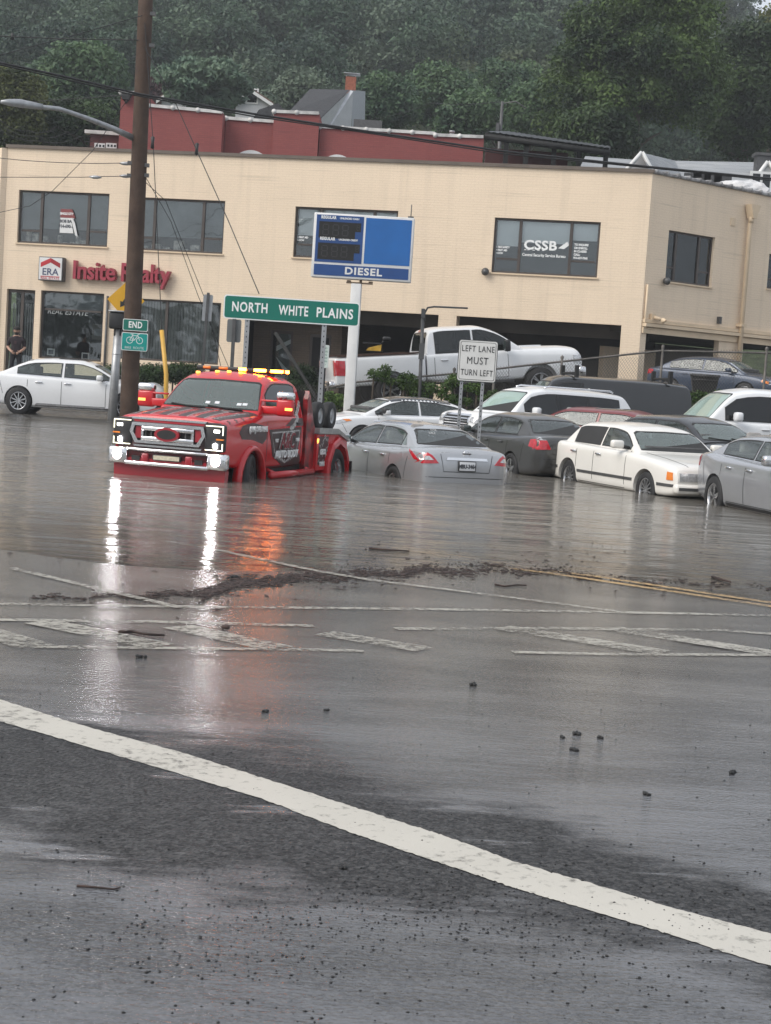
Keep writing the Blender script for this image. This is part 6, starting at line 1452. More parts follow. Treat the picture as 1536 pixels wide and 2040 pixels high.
def insul(label, u, v, Y, r=.05, l=.16):
    p = at(u, v, Y); o = MB().lathe([(.0, -l), (r, -l * .8), (r * .7, 0), (r, l * .8), (0, l)], 10, 'Z').build('insulator', 'black', loc=p); tagk(o, label, 'insulator', 'insulators on the wires')
insul('black insulator on the guy wire crossing the top of the cream wall', 392, 297, 40.0); insul('black insulator on the vertical guy wire just under the red wall', 304, 284, 40.4)
insul('dark splice block on the level wire at the upper left', 25, 73, 41.65, .05, .09)
for u, v, lb in ((190, 353, 'pale strain insulator on the lower wire, left of two'), (250, 326, 'pale strain insulator on the upper level wire by the pole'), (250, 351, 'pale strain insulator on the lower wire, nearer the pole')):
    p = at(u, v, 42.3); o = MB().tube([p - Vector((.16, 0, 0)), p - Vector((.05, 0, 0)), p + Vector((.05, 0, 0)), p + Vector((.16, 0, 0))], [.015, .045, .045, .015], 8).build('strain_insulator', 'galv'); tagk(o, lb, 'insulator', 'insulators on the wires')
o = MB().tube([at(322, 658, 39.9), at(331, 745, 39.7), base(334, 790, 39.6)], .055, 10).build('guy_guard', mat('guard_yellow', (.62, .36, .06), .45, 0, .1)); tagk(o, 'yellow plastic guard sleeve on the guy wire behind the tow truck', 'guy guard')
# brace pole by the entrance, goose neck pole
o = MB().tube([at(549, 664, 45.6), at(591, 730, 44.6), at(650, 825, 43)], .05, 8).build('brace_pole', 'matte_black'); tagk(o, 'dark slanting brace pole crossing the shaded entrance', 'pole')
Y = 41.2; pb = base(838, 790, Y); pt = at(843, 615, Y); e = empty('goose_neck_pole', pb, 0, 'thin dark pole with a bent horizontal arm in front of the white pickup', 'pole')
MB().tube([(0, 0, -.2), (pt - pb) * .5, pt - pb], .045, 8).build('post', 'steel', e)
MB().tube([p - pb for p in (at(845, 640, Y), at(846, 624, Y), at(852, 613, Y), at(865, 611, Y), at(932, 614, Y))], .024, 8).build('arm', 'steel', e)
q = MB(); q.box(at(840, 700, Y) - pb, (.14, .14, .4)); q.box(at(843, 625, Y) - pb, (.10, .10, .22)); q.build('junction_box', 'steel', e)
# chain link fence
rail = [at(640, 775, 41.6), at(713, 761, 41.6), at(911, 744, 41.6), at(1040, 729, 41.6), at(1317, 699, 41.6), at(1524, 703, 41.6), at(1640, 707, 41.6)]
fe = empty('chain_link_fence', (rail[0].x, 41.6, gz(rail[0].x, 41.6)), 0, 'rusty chain link fence along the terrace edge behind the flooded cars', 'fence'); fo = Vector(fe.location)
M['fence_steel'] = mat('fence_steel', (.12, .11, .10), .6, .4, .4, 5)
MB().tube([p - fo for p in rail], .026, 8).build('top_rail', 'fence_steel', fe)
def railz(x):
    for a, b in zip(rail, rail[1:]):
        if a.x <= x <= b.x: return a.z + (b.z - a.z) * (x - a.x) / (b.x - a.x)
    return rail[-1].z
for u in (655, 905, 985, 1118, 1317, 1524):
    x = at(u, 740, 41.6).x; q = MB(); q.tube([(x - fo.x, 0, gz(x, 41.6) - .5 - fo.z), (x - fo.x, 0, railz(x) + .10 - fo.z)], .034, 8); q.lathe([(.045, 0), (.045, .05), (0, .09)], 8, 'Z', (x - fo.x, 0, railz(x) + .08 - fo.z)); q.build('post', 'fence_steel', fe)
vs = []; fs2 = []
def strand(p, q_, w=.004):
    d = (q_ - p).normalized(); n1 = Vector((d.z, 0, -d.x)) * w; n2 = Vector((0, w, 0)); b = len(vs)
    for pt_ in (p, q_):
        for k in range(3): a = 2 * PI * k / 3; vs.append(tuple(pt_ + n1 * math.cos(a) + n2 * math.sin(a)))
    fs2.extend([(b + k, b + (k + 1) % 3, b + 3 + (k + 1) % 3, b + 3 + k) for k in range(3)])
x = rail[0].x - 1.5
while x < rail[-1].x:
    for s_ in (1, -1):
        xa_ = x if s_ > 0 else x; H_ = 1.25
        z0 = railz(max(rail[0].x, min(rail[-1].x - .01, x))) - H_; 
        strand(Vector((xa_ if s_ > 0 else xa_ + H_ * .8, 41.6, z0)), Vector((xa_ + H_ * .8 if s_ > 0 else xa_, 41.6, z0 + H_ + .06 + (.035 * H_ if s_ > 0 else -.0))))
    x += .075
o = raw_mesh('mesh', [(a - fo.x, b - fo.y, c_ - fo.z) for a, b, c_ in vs], fs2, 'fence_steel', fe)
# rubbish bin on the terrace
p = at(1402, 778, 43.0); p.z = 1.72
e = empty('rubbish_bin', p, R(-8), 'black wheeled rubbish bin behind the fence by the blue sedan', 'bin', scale=.78)
q = MB(); q.add([(-.36, -.3, 0), (.36, -.3, 0), (.36, .3, 0), (-.36, .3, 0), (-.46, -.4, .62), (.46, -.4, .62), (.46, .4, .62), (-.46, .4, .62)], [(0, 3, 2, 1), (4, 5, 6, 7), (0, 1, 5, 4), (1, 2, 6, 5), (2, 3, 7, 6), (3, 0, 4, 7)]); q.rbox((0, -.42, .5), (.8, .04, .06), .015); q.build('tub', 'black', e)
MB().rbox((0, 0, .66), (1.0, .88, .09), .03).rbox((0, -.42, .64), (.86, .05, .05), .02).build('lid', mat('bin_lid', (.03, .03, .032), .5), e)
# wood box beside the bin's left, planks etc. omitted
# person by the street door
def person():
    Yp = 49.4; hd = at(34, 652, Yp); ft = hd.z - 1.76
    e = empty('person', (hd.x, Yp, ft), R(8), 'bearded person in dark shirt and cap standing by the street door, hands at the belt', 'person')
    J = [(0, 0, .95), (0, .0, 1.18), (0, .0, 1.40), (0, -.01, 1.50), (0, -.02, 1.56), (0, -.02, 1.66), (0, -.015, 1.73),
         (-.19, 0, 1.40), (-.26, .04, 1.14), (-.13, -.15, 1.02), (.19, 0, 1.40), (.26, .04, 1.14), (.13, -.15, 1.02),
         (-.10, 0, .90), (-.12, -.02, .50), (-.13, .02, .09), (-.13, -.12, .04), (.10, 0, .90), (.12, -.02, .50), (.13, .02, .09), (.13, -.12, .04)]
    r = [.155, .15, .155, .075, .065, .095, .08, .075, .052, .036, .075, .052, .036, .095, .068, .048, .04, .095, .068, .048, .04]
    E_ = [(0, 1), (1, 2), (2, 3), (3, 4), (4, 5), (5, 6), (2, 7), (7, 8), (8, 9), (2, 10), (10, 11), (11, 12), (0, 13), (13, 14), (14, 15), (15, 16), (0, 17), (17, 18), (18, 19), (19, 20)]
    for sg, wi in ((-1, 9), (1, 12)):                  # five bent fingers and a thumb on each hand
        px, py, pz = J[wi]; J.append((px - sg * .05, py - .03, pz - .04)); r.append(.030); E_.append((wi, len(J) - 1)); pi_ = len(J) - 1
        for k in range(4):
            bx_ = px - sg * .07; bz_ = pz - .02 - .02 * k; J.append((bx_, py - .05, bz_)); r.append(.010); E_.append((pi_, len(J) - 1)); J.append((bx_ - sg * (.05 - .006 * abs(k - 1)), py - .03, bz_ - .008)); r.append(.008); E_.append((len(J) - 2, len(J) - 1))
        J.append((px - sg * .03, py - .06, pz + .02)); r.append(.011); E_.append((pi_, len(J) - 1)); J.append((px - sg * .07, py - .06, pz + .035)); r.append(.009); E_.append((len(J) - 2, len(J) - 1))
    me = bpy.data.meshes.new('p'); me.from_pydata(J, E_, []); o = bpy.data.objects.new('p', me); COL.objects.link(o)
    md = o.modifiers.new('s', 'SKIN'); sv = me.skin_vertices[0].data
    for i, x in enumerate(r): sv[i].radius = (x, x * (.72 if i in (0, 1, 2) else 1)); sv[i].use_root = (i == 0)
    s2 = o.modifiers.new('u', 'SUBSURF'); s2.levels = 2; s2.render_levels = 2
    m2 = evalmesh(o); bpy.data.objects.remove(o)
    skin = mat('skin', (.42, .25, .18), .55); shirt = mat('dark_shirt', (.022, .014, .018), .85, 0, .3, 9); trou = mat('dark_trousers', (.012, .012, .015), .85, 0, .3, 9); hair = mat('dark_hair', (.012, .010, .009), .8); shoe = M['black']
    m2.materials.clear()
    for m in (skin, shirt, trou, hair, shoe): m2.materials.append(m)
    for p in m2.polygons:
        x, y, z = p.center; p.use_smooth = True
        if z < .10: k = 4
        elif y < -.155 and .88 < z < 1.10: k = 0
        elif z < .98 and abs(x) < .24: k = 2
        elif z < 1.48 and not (abs(x) > .1 and z < 1.19 and (abs(x) > .19 or y < -.09)): k = 1
        elif 1.53 < z < 1.605 and y < -.05: k = 3
        elif z > 1.70 or (z > 1.60 and y > .04): k = 3
        else: k = 0
        p.material_index = k
    b = bpy.data.objects.new('body', m2); COL.objects.link(b); b.parent = e
    MB().lathe([(.098, 0), (.102, .04), (.085, .085), (.04, .105), (0, .108)], 20, 'Z', (0, -.012, 1.685)).prism(rrect(.15, .10, .04, cx=0, cy=-.13), 1.685, 1.695, plane='XY').build('cap', hair, e)
    MB().rbox((0, -.125, 1.645), (.022, .03, .045), .008).build('nose', skin, e)
    for sg in (1, -1): MB().rbox((sg * .033, -.106, 1.668), (.022, .010, .009), .003).build('eye', M['black'], e)
    for sg in (1, -1): MB().rbox((sg * .098, -.015, 1.645), (.02, .04, .06), .008).build('ear', skin, e)
    MB().tube([(-.155, 0, .97), (-.1, -.115, .97), (0, -.135, .97), (.1, -.115, .97), (.155, 0, .97)], .018, 8).build('belt', M['black'], e)
    MB().prism(rrect(.07, .09, .01, cx=-.02, cy=1.30), -.125, -.118).build('shirt_badge', mat('tape', (.06, .03, .035), .8), e)
person()
# ------------------------------------------------------------------ buildings behind
def pbox(e, pts, y0, y1, name, m): return MB().prism(pts, y0, y1).build(name, m, e)
Yr = 64.0
def P2(u, v, Y=Yr): p = at(u, v, Y); return (p.x, p.z)
ro = at(600, 300, Yr); rb = empty('brick_building', (ro.x, Yr, 5.5), R(0), 'red painted brick building with white coping rising behind the cream office', 'building')
def rel(p): return (p[0] - ro.x, p[1] - 5.5)
M['coping_white'] = mat('coping_white', (.55, .54, .52), .6, 0, .3, 2.5)
top = [(244, 188), (297, 191), (298, 213), (446, 228), (447, 232), (545, 239), (545, 221), (636, 225), (637, 249), (868, 263), (870, 266), (966, 270)]
outl = [rel(P2(*t)) for t in top]
poly = outl + [(rel(P2(966, 345))[0], -6.5 + 1), (rel(P2(244, 300))[0], -5.5)]
# flat wall pieces so that each stretch of parapet has its own height and depth
segs = [((244, 188), (297, 191), -.3), ((297, 214), (446, 228), -.3), ((447, 232), (545, 239), .6), ((545, 221), (636, 225), .3), ((636, 249), (868, 263), .6), ((868, 266), (966, 270), .6)]
wl = MB(); cp = MB()
for a, b, dy in segs:
    (xa_, za_), (xb_, zb_) = rel(P2(*a)), rel(P2(*b)); wl.prism([(xa_, -5.5), (xb_, -5.5), (xb_, zb_), (xa_, za_)], dy, 6 + dy * .1)
    n_ = max(1, round((xb_ - xa_) / .95))
    for k in range(n_):
        x0 = xa_ + (xb_ - xa_) * k / n_; x1 = xa_ + (xb_ - xa_) * (k + 1) / n_; z0 = za_ + (zb_ - za_) * k / n_; z1 = za_ + (zb_ - za_) * (k + 1) / n_
        cp.prism([(x0 + .03, z0 - .03), (x1 - .03, z1 - .03), (x1 - .03, z1 + .09), (x0 + .03, z0 + .09)], dy - .08, dy + .5); cp.tube([(x0, dy - .09, z0 + .02), (x0, dy + .5, z0 + .02)], .10, 8)
wl.build('wall', 'red_brick', rb); cp.build('coping', 'coping_white', rb)
for (u0, v0, u1, v1) in ((465, 299, 531, 318), (640, 308, 703, 326)):
    (xa_, za_), (xb_, zb_) = rel(P2(u0, v0)), rel(P2(u1, v1)); w_ = xb_ - xa_; dy = .59
    arc = [(xa_ + w_ * t, za_ - .18 + .30 * math.sin(PI * t) ** .8) for t in np.linspace(0, 1, 12)]
    wn = MB().prism([(xa_, za_ - 1.6)] + arc + [(xb_, za_ - 1.6)], dy - .04, dy - .003).build('window', 'white_metal', rb)
    MB().b2(xa_ + .08, xb_ - .08, dy - .055, dy - .042, za_ - 1.5, za_ - .32).build('pane', 'dglass', wn); MB().b2((xa_ + xb_) / 2 - .05, (xa_ + xb_) / 2 + .05, dy - .065, dy - .057, za_ - 1.5, za_ - .32).build('mullion', 'white_metal', wn)
for u, v in ((862, 240), (906, 238)):
    x, z = rel(P2(u, v)); MB().tube([(x, 3, z - 1.4), (x, 3, z)], .09, 8).tube([(x, 3, z - .06), (x, 3, z + .02)], .12, 8).build('vent_pipe', 'galv', rb)
x, z = rel(P2(255, 196)); MB().box((x, -.45, z), (.3, .2, .25)).tube([(x - .2, -.4, z + .1), (x, -.4, z - .25), (x + .2, -.4, z + .1)], .05, 6).build('wire_bracket', 'black', rb)
# low red block at left
ro2 = at(210, 290, 66); r2 = empty('brick_block', (ro2.x, 66, 5), 0, 'small dark red brick block with white windows left of the utility pole', 'building')
def rel2(u, v, Y=66): p = at(u, v, Y); return (p.x - ro2.x, p.z - 5)
a, b = rel2(180, 266), rel2(250, 268); MB().b2(a[0], b[0], 0, 5, -5, a[1]).build('wall', mat('dark_red_brick', (.10, .03, .028), .8), r2); MB().b2(a[0] - .2, b[0], -.2, .3, a[1] - .02, a[1] + .12).build('coping', 'coping_white', r2)
for u in (199, 222):
    a, b = rel2(u - 10, 285), rel2(u + 10, 305); w_ = MB().b2(a[0], b[0], -.08, -.003, b[1], a[1]).build('window', 'white_metal', r2)
    q = MB()
    for k in range(3):
        for j in range(2): xw = (b[0] - a[0]); q.b2(a[0] + .06 + k * xw / 3.2, a[0] + .03 + (k + .8) * xw / 3.2, -.09, -.082, a[1] - .15 - .18 * j, a[1] - .06 - .16 * j)
    q.build('pane', 'dglass', w_)
a = rel2(205, 240, 66); MB().prism([(rel2(207, 236)[0], a[1] - .2), (rel2(243, 218)[0], a[1] + .6), (rel2(250, 218)[0], a[1] + .6), (rel2(250, 268)[0], a[1] - 1), (rel2(195, 268)[0], a[1] - 1)], 2, 4).build('roof', mat('dark_shingle', (.035, .036, .04), .85, 0, .2, 8), r2)
# black canopy on the right end
Yc = 58.0; co_ = at(970, 300, Yc); cn = empty('roof_canopy', (co_.x, Yc, 6), 0, 'black corrugated roof canopy on thin posts over the roof terrace', 'canopy')
def relc(u, v, Y=Yc): p = at(u, v, Y); return Vector((p.x - co_.x, Y - Yc, p.z - 6))
a, b = relc(966, 262, 57.6), relc(1216, 296, 57); a2, b2_ = relc(1010, 262, 63), relc(1216, 292, 61)
q = MB(); vs = [];  n_ = 40
for i in range(n_ + 1):
    for (p_, q_) in ((a, b), (a2, b2_)):
        p = p_.lerp(q_, i / n_); vs += [p + Vector((0, 0, .03 * (i % 2)))]
q.add(vs, [(2 * i, 2 * i + 2, 2 * i + 3, 2 * i + 1) for i in range(n_)]); vs = [v - Vector((0, 0, .06)) for v in vs]; q.add(vs, [(2 * i, 2 * i + 2, 2 * i + 3, 2 * i + 1) for i in range(n_)]); q.build('roof', mat('canopy_black', (.02, .021, .024), .45, .2, .1), cn)
MB().tube([a - Vector((0, 0, .16)), b - Vector((0, 0, .16))], .11, 4).build('beam', 'matte_black', cn)
for u, v in ((1010, 270), (1050, 276), (1105, 282), (1155, 288), (1208, 296)):
    p = relc(u, v, 57.6); MB().box((p.x, p.y, p.z - 1.5), (.16, .16, 3.0)).build('post', 'matte_black', cn)
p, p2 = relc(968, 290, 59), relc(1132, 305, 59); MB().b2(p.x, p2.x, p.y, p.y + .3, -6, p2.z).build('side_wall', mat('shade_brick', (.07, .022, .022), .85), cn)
for k in range(6): p = relc(1050 + k * 15, 282 + k * 2, 58.8); MB().rbox(tuple(p), (.26, .2, .14), .04).build('coping_tile', 'coping_white', cn)
# house with white gable chimney wall
Yh = 80; ho = at(650, 230, Yh); hs_ = empty('gable_house', (ho.x, Yh, 7), 0, 'house with steep dark shingle roof and white end wall topped by a red chimney', 'house')
def relh(u, v, Y=Yh): p = at(u, v, Y); return Vector((p.x - ho.x, Y - Yh, p.z - 7))
M['shingle'] = mat('charcoal_shingle', (.045, .046, .05), .9, 0, .3, 9, bump=.3, bscale=30); M['siding'] = mat('white_siding', (.50, .51, .53), .7, 0, .06, 2)
A, B, C_, D_ = relh(576, 222, 80), relh(618, 177, 84), relh(697, 179, 84), relh(640, 234, 80)
q = MB(); q.add([A, B, C_, D_], [(0, 1, 2, 3)]); q.add([v - Vector((0, 0, .18)) for v in (A, B, C_, D_)], [(0, 1, 2, 3)]); q.build('roof', 'shingle', hs_)
E1, E2 = relh(697, 179, 84), relh(700, 290, 84); q = MB(); q.add([D_ + Vector((.02, -.02, -.02)), C_ + Vector((.02, -.02, -.02)), relh(704, 181, 84), relh(697, 300, 84), relh(628, 300, 80)], [(0, 1, 2, 3, 4)]); q.build('gable_wall', 'siding', hs_)
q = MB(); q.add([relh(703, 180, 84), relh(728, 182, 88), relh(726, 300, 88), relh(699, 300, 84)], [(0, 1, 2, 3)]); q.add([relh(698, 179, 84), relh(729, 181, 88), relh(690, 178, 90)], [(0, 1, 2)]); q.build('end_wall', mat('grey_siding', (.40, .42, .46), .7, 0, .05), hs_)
a = relh(689, 152, 85); b = relh(708, 180, 85); MB().b2(a.x, b.x, a.y, a.y + .5, b.z - .3, a.z).build('chimney', mat('chimney_brick', (.28, .09, .05), .8, 0, .3, 8), hs_); MB().b2(a.x - .12, b.x + .2, a.y - .1, a.y + .6, a.z + .15, a.z + .19).b2(a.x, a.x + .04, a.y + .1, a.y + .14, a.z, a.z + .15).b2(b.x - .04, b.x, a.y + .1, a.y + .14, a.z, a.z + .15).build('chimney_cap', 'galv', hs_)
a, b = relh(705, 237, 78), relh(760, 262, 78); MB().b2(a.x, b.x, -2, -1.6, b.z, a.z).build('roof_unit', 'steel', hs_)
# distant houses at left
def gable_house(name, label, u0, u1, vr, vbot, Y, wallm, roofm, win=True, peak=.5, depth=7):
    a, b, r_ = at(u0, vbot, Y), at(u1, vbot, Y), at(u0 + (u1 - u0) * peak, vr, Y); e = empty(name, ((a.x + b.x) / 2, Y, a.z - 5), 0, label, 'house'); ox, oz = (a.x + b.x) / 2, a.z - 5
    rx, rz2 = r_.x - ox, r_.z - oz; xa_, xb_ = a.x - ox, b.x - ox; ze = 5.0 + .15
    MB().prism([(xa_, 0), (xb_, 0), (xb_, ze), (rx, rz2 - .1), (xa_, ze)], 0, depth).build('wall', wallm, e)
    q = MB()
    for (x0, x1) in ((xa_ - .3, rx), (rx, xb_ + .3)):
        z0 = ze - .15 if x0 < rx else rz2; z1 = rz2 if x0 < rx else ze - .15
        q.prism([(x0, z0), (x1, z1), (x1, z1 + .2), (x0, z0 + .2)], -.35, depth + .3)
    q.build('roof', roofm, e); q = MB()
    for (x0, x1) in ((xa_ - .3, rx), (rx, xb_ + .3)):
        z0 = ze - .15 if x0 < rx else rz2; z1 = rz2 if x0 < rx else ze - .15
        q.prism([(x0, z0 - .12), (x1, z1 - .12), (x1, z1 + .1), (x0, z0 + .1)], -.42, -.352)
    q.build('bargeboard', 'white_metal', e)
    if win:
        w_ = MB().b2(rx - .4, rx + .4, -.06, -.003, ze - .1, ze + .9).build('window', 'white_metal', e); MB().b2(rx - .3, rx + .3, -.07, -.062, ze, ze + .8).build('pane', 'dglass', w_)
    return e
gable_house('house', 'white gabled house under the pale layered tree, brownish roof', 470, 536, 184, 207, 105, 'siding', mat('brown_shingle', (.12, .07, .05), .9, 0, .3, 6))
gable_house('house', 'house end with white bargeboard left of the pale layered tree', 322, 372, 181, 205, 106, 'siding', mat('rust_shingle', (.14, .09, .07), .9), win=False)
a, b = at(505, 207, 86), at(552, 240, 86); e = empty('shed_roof', (a.x, 86, b.z - 3), 0, 'dark low roof beside the red brick parapet', 'shed'); MB().prism([(0, 3), (.3, 3.5), (b.x - a.x, 3.9), (b.x - a.x + 1, 3), (b.x - a.x + 1, 0), (0, 0)], 0, 5).build('roof', 'shingle', e)
# grey roofed house at right
M['grey_shingle'] = brick('grey_shingle', (.26, .275, .29), (.31, .32, .33), (.16, .17, .18), .85, .22, .9, .6)
Yg = 66; go_ = at(1330, 340, Yg); gh_ = empty('grey_roofed_house', (go_.x, Yg, 5), 0, 'house with pale grey shingle roof and white gable behind the office corner', 'house')
def relg(u, v, Y=Yg): p = at(u, v, Y); return Vector((p.x - go_.x, Y - Yg, p.z - 5))
q = MB()
q.add([relg(1150, 345, 66), relg(1166, 311, 70), relg(1262, 318, 70), relg(1255, 352, 66)], [(0, 1, 2, 3)])
q.add([relg(1279, 304, 66), relg(1345, 320, 72), relg(1372, 375, 68), relg(1300, 358, 64.5)], [(0, 1, 2, 3)])
q.add([relg(1338, 320, 72), relg(1536, 324, 72), relg(1516, 360, 68), relg(1350, 385, 67)], [(0, 1, 2, 3)])
q.add([relg(1530, 324, 72), relg(1640, 332, 72), relg(1620, 380, 67), relg(1525, 350, 68)], [(0, 1, 2, 3)])
for i in range(len(q.v)): pass
q.build('roof', 'grey_shingle', gh_)
MB().add([relg(1279, 306, 65.9), relg(1240, 348, 65.9), relg(1240, 400, 65.9), relg(1330, 400, 65.9), relg(1310, 362, 65.9)], [(0, 1, 2, 3, 4)]).build('gable_wall', mat('pale_siding', (.33, .33, .33), .7), gh_)
for a_, b_ in (((1279, 303), (1236, 352)), ((1279, 303), (1312, 362)), ((1530, 322), (1500, 362)), ((1530, 322), (1560, 362))):
    p, p2 = relg(*a_, 65.55), relg(*b_, 65.55); MB().tube([p, p2], .085, 4).build('bargeboard', 'white_metal', gh_)
MB().add([relg(1530, 324, 65.6), relg(1500, 362, 65.6), relg(1500, 400, 65.6), relg(1570, 400, 65.6), relg(1560, 362, 65.6)], [(0, 1, 2, 3, 4)]).build('gable_wall', mat('pale_siding2', (.42, .42, .41), .7), gh_)
p = relg(1512, 372, 65.5); w_ = MB().b2(p.x - .4, p.x + .5, p.y - .1, p.y, p.z - .7, p.z + .6).build('window', 'white_metal', gh_); MB().b2(p.x - .3, p.x + .0, p.y - .11, p.y - .102, p.z - .6, p.z + .5).b2(p.x + .1, p.x + .4, p.y - .11, p.y - .102, p.z - .6, p.z + .5).build('pane', 'dglass', w_)
q = MB(); 
for u in (1380, 1398, 1420, 1440): p = relg(u, 360, 65); q.b2(p.x - .35, p.x + .35, p.y, p.y + .1, p.z - .8, p.z + .3)
q.build('porch_screen', mat('porch_dark', (.05, .05, .052), .6, 0, .5, 2), gh_)
p = relg(1525, 315, 69); MB().b2(p.x - .35, p.x + .35, p.y, p.y + .6, p.z - .6, p.z + .1).b2(p.x - .45, p.x + .45, p.y - .1, p.y + .7, p.z + .1, p.z + .22).build('chimney', 'steel', gh_)
# plastic covered heap on the roof edge
p = at(1480, 385, 53.5); e = empty('roof_tarpaulin', p, 0, 'rumpled pale plastic tarpaulin lying on the roof edge at the right', 'tarpaulin')
bm = bmesh.new(); bmesh.ops.create_icosphere(bm, subdivisions=4, radius=1)
for v in bm.verts: n_ = math.sin(v.co.x * 7 + v.co.y * 4) * .07 + math.sin(v.co.x * 15 - v.co.z * 9) * .03; v.co = Vector((v.co.x * 1.0, v.co.y * .6, max(-.25, v.co.z * .42))) * (1 + n_)
me = bpy.data.meshes.new('sheet'); bm.to_mesh(me); bm.free(); me.materials.append(mat('plastic_sheet', (.55, .54, .54), .35, 0, .25, 4, bump=.4, bscale=5)); o = bpy.data.objects.new('sheet', me); COL.objects.link(o); o.parent = e
# far utility post behind the canopy
p = at(997, 262, 75); e = empty('utility_post', (p.x, 75, p.z - 6), 0, 'slim dark utility post with lamp arm behind the red building', 'utility pole'); tp = at(1001, 202, 75)
MB().tube([(0, 0, 0), (tp.x - p.x, 0, tp.z - p.z + 6)], [.10, .07], 8).build('trunk', 'steel', e); MB().tube([(tp.x - p.x, 0, tp.z - p.z + 5.9), (tp.x - p.x + .6, -.2, tp.z - p.z + 6.0), (tp.x - p.x + 1.1, -.3, tp.z - p.z + 5.7)], .03, 6).box((tp.x - p.x - .15, -.1, tp.z - p.z + 4.8), (.15, .15, .4)).build('arm', 'steel', e)
wire('cable', 'distant thin wire from the slim post to the left behind the red building', [tp, at(860, 205, 80), at(730, 240, 84)], .012, sag=.1, group='distant wires')
for v0, lb in ((235, 'upper'), (245, 'middle'), (255, 'lower')):
    wire('cable', 'distant sagging service wire at the far left, %s of three' % lb, [at(-5, v0, 62), at(60 + (v0 - 235), v0 + 26, 62), at(112 + 2.4 * (v0 - 235), v0 + 17, 62), at(185, v0 + 36, 64)], .012, sag=.15, group='distant wires')

# ------------------------------------------------------------------ foliage
def leafmat(name, dark, light, tint=None, sc=.5, fine=2.2, tone=False):
    m, t, b = newmat(name); g = N(t, 'ShaderNodeNewGeometry')
    n = N(t, 'ShaderNodeTexNoise'); n.inputs['Scale'].default_value = sc; n.inputs['Detail'].default_value = 2; L(t, g.outputs['Position'], n.inputs['Vector'])
    n2 = N(t, 'ShaderNodeTexNoise'); n2.inputs['Scale'].default_value = fine; n2.inputs['Detail'].default_value = 3; L(t, g.outputs['Position'], n2.inputs['Vector'])
    ad = N(t, 'ShaderNodeMath', operation='ADD'); L(t, n.outputs['Fac'], ad.inputs[0]); L(t, n2.outputs['Fac'], ad.inputs[1])
    mr = N(t, 'ShaderNodeMapRange'); mr.inputs[1].default_value = .78; mr.inputs[2].default_value = 1.24; L(t, ad.outputs[0], mr.inputs[0])
    mx = N(t, 'ShaderNodeMix', data_type='RGBA'); mx.inputs[6].default_value = rgb(dark); mx.inputs[7].default_value = rgb(light); L(t, mr.outputs[0], mx.inputs[0])
    src = mx.outputs[2]
    if tone:
        av = N(t, 'ShaderNodeAttribute'); av.attribute_name = 'tone'; hs = N(t, 'ShaderNodeHueSaturation'); L(t, src, hs.inputs['Color'])
        for so_, lo_v, hi_v in (('Hue', .47, .525), ('Value', 1.35, .55), ('Saturation', .75, 1.15)):
            mr_ = N(t, 'ShaderNodeMapRange'); mr_.inputs[3].default_value = lo_v; mr_.inputs[4].default_value = hi_v; L(t, av.outputs['Fac'], mr_.inputs[0]); L(t, mr_.outputs[0], hs.inputs[so_])
        src = hs.outputs[0]
    if tint:
        n3 = N(t, 'ShaderNodeTexNoise'); n3.inputs['Scale'].default_value = tint[1]; n3.inputs['Detail'].default_value = 1; L(t, g.outputs['Position'], n3.inputs['Vector'])
        m3 = N(t, 'ShaderNodeMapRange'); m3.inputs[1].default_value = tint[2]; m3.inputs[2].default_value = tint[2] + .08; L(t, n3.outputs['Fac'], m3.inputs[0])
        x2 = N(t, 'ShaderNodeMix', data_type='RGBA'); L(t, m3.outputs[0], x2.inputs[0]); L(t, src, x2.inputs[6]); x2.inputs[7].default_value = rgb(tint[0]); src = x2.outputs[2]
    L(t, src, b.inputs['Base Color']); b.inputs['Roughness'].default_value = .55; b.inputs['Specular IOR Level'].default_value = .3
    out = t.nodes['Material Output']; tl = N(t, 'ShaderNodeBsdfTranslucent'); L(t, src, tl.inputs['Color']); ms = N(t, 'ShaderNodeMixShader'); ms.inputs[0].default_value = .22
    L(t, b.outputs[0], ms.inputs[1]); L(t, tl.outputs[0], ms.inputs[2]); L(t, ms.outputs[0], out.inputs['Surface'])
    return m
def leaves(blobs, n, size, rg, up=.35, elong=1.0, shell=.55):
    """leaf-sized faces spread through the given blobs (x,y,z,rx,ry,rz); returns vertices and quads"""
    B = np.array(blobs); wgt = (B[:, 3] * B[:, 4] + B[:, 3] * B[:, 5]); wgt = wgt / wgt.sum()
    k = rg.choice(len(B), n, p=wgt); d = rg.normal(size=(n, 3)); d /= np.linalg.norm(d, axis=1)[:, None]
    d[:, 2] = np.where(rg.random(n) < up, np.abs(d[:, 2]), d[:, 2])
    rr_ = shell + (1 - shell) * rg.random(n) ** .6; rr_ *= 1 + .12 * rg.normal(size=n)
    c = B[k, :3] + d * B[k, 3:] * rr_[:, None]
    nn = d * .6 + rg.normal(size=(n, 3)) * .55 + np.array([0, 0, .35]); nn /= np.linalg.norm(nn, axis=1)[:, None]
    a = np.cross(nn, rg.normal(size=(n, 3))); a /= np.linalg.norm(a, axis=1)[:, None]; b = np.cross(nn, a)
    s_ = size * (.6 + .8 * rg.random(n)); a *= (s_ * elong)[:, None]; b *= (s_ * .62)[:, None]
    v = np.stack([c - a, c - b * .9 + a * .1, c + a, c + b * .9 - a * .1], 1).reshape(-1, 3)
    return v, np.arange(4 * n).reshape(-1, 4)
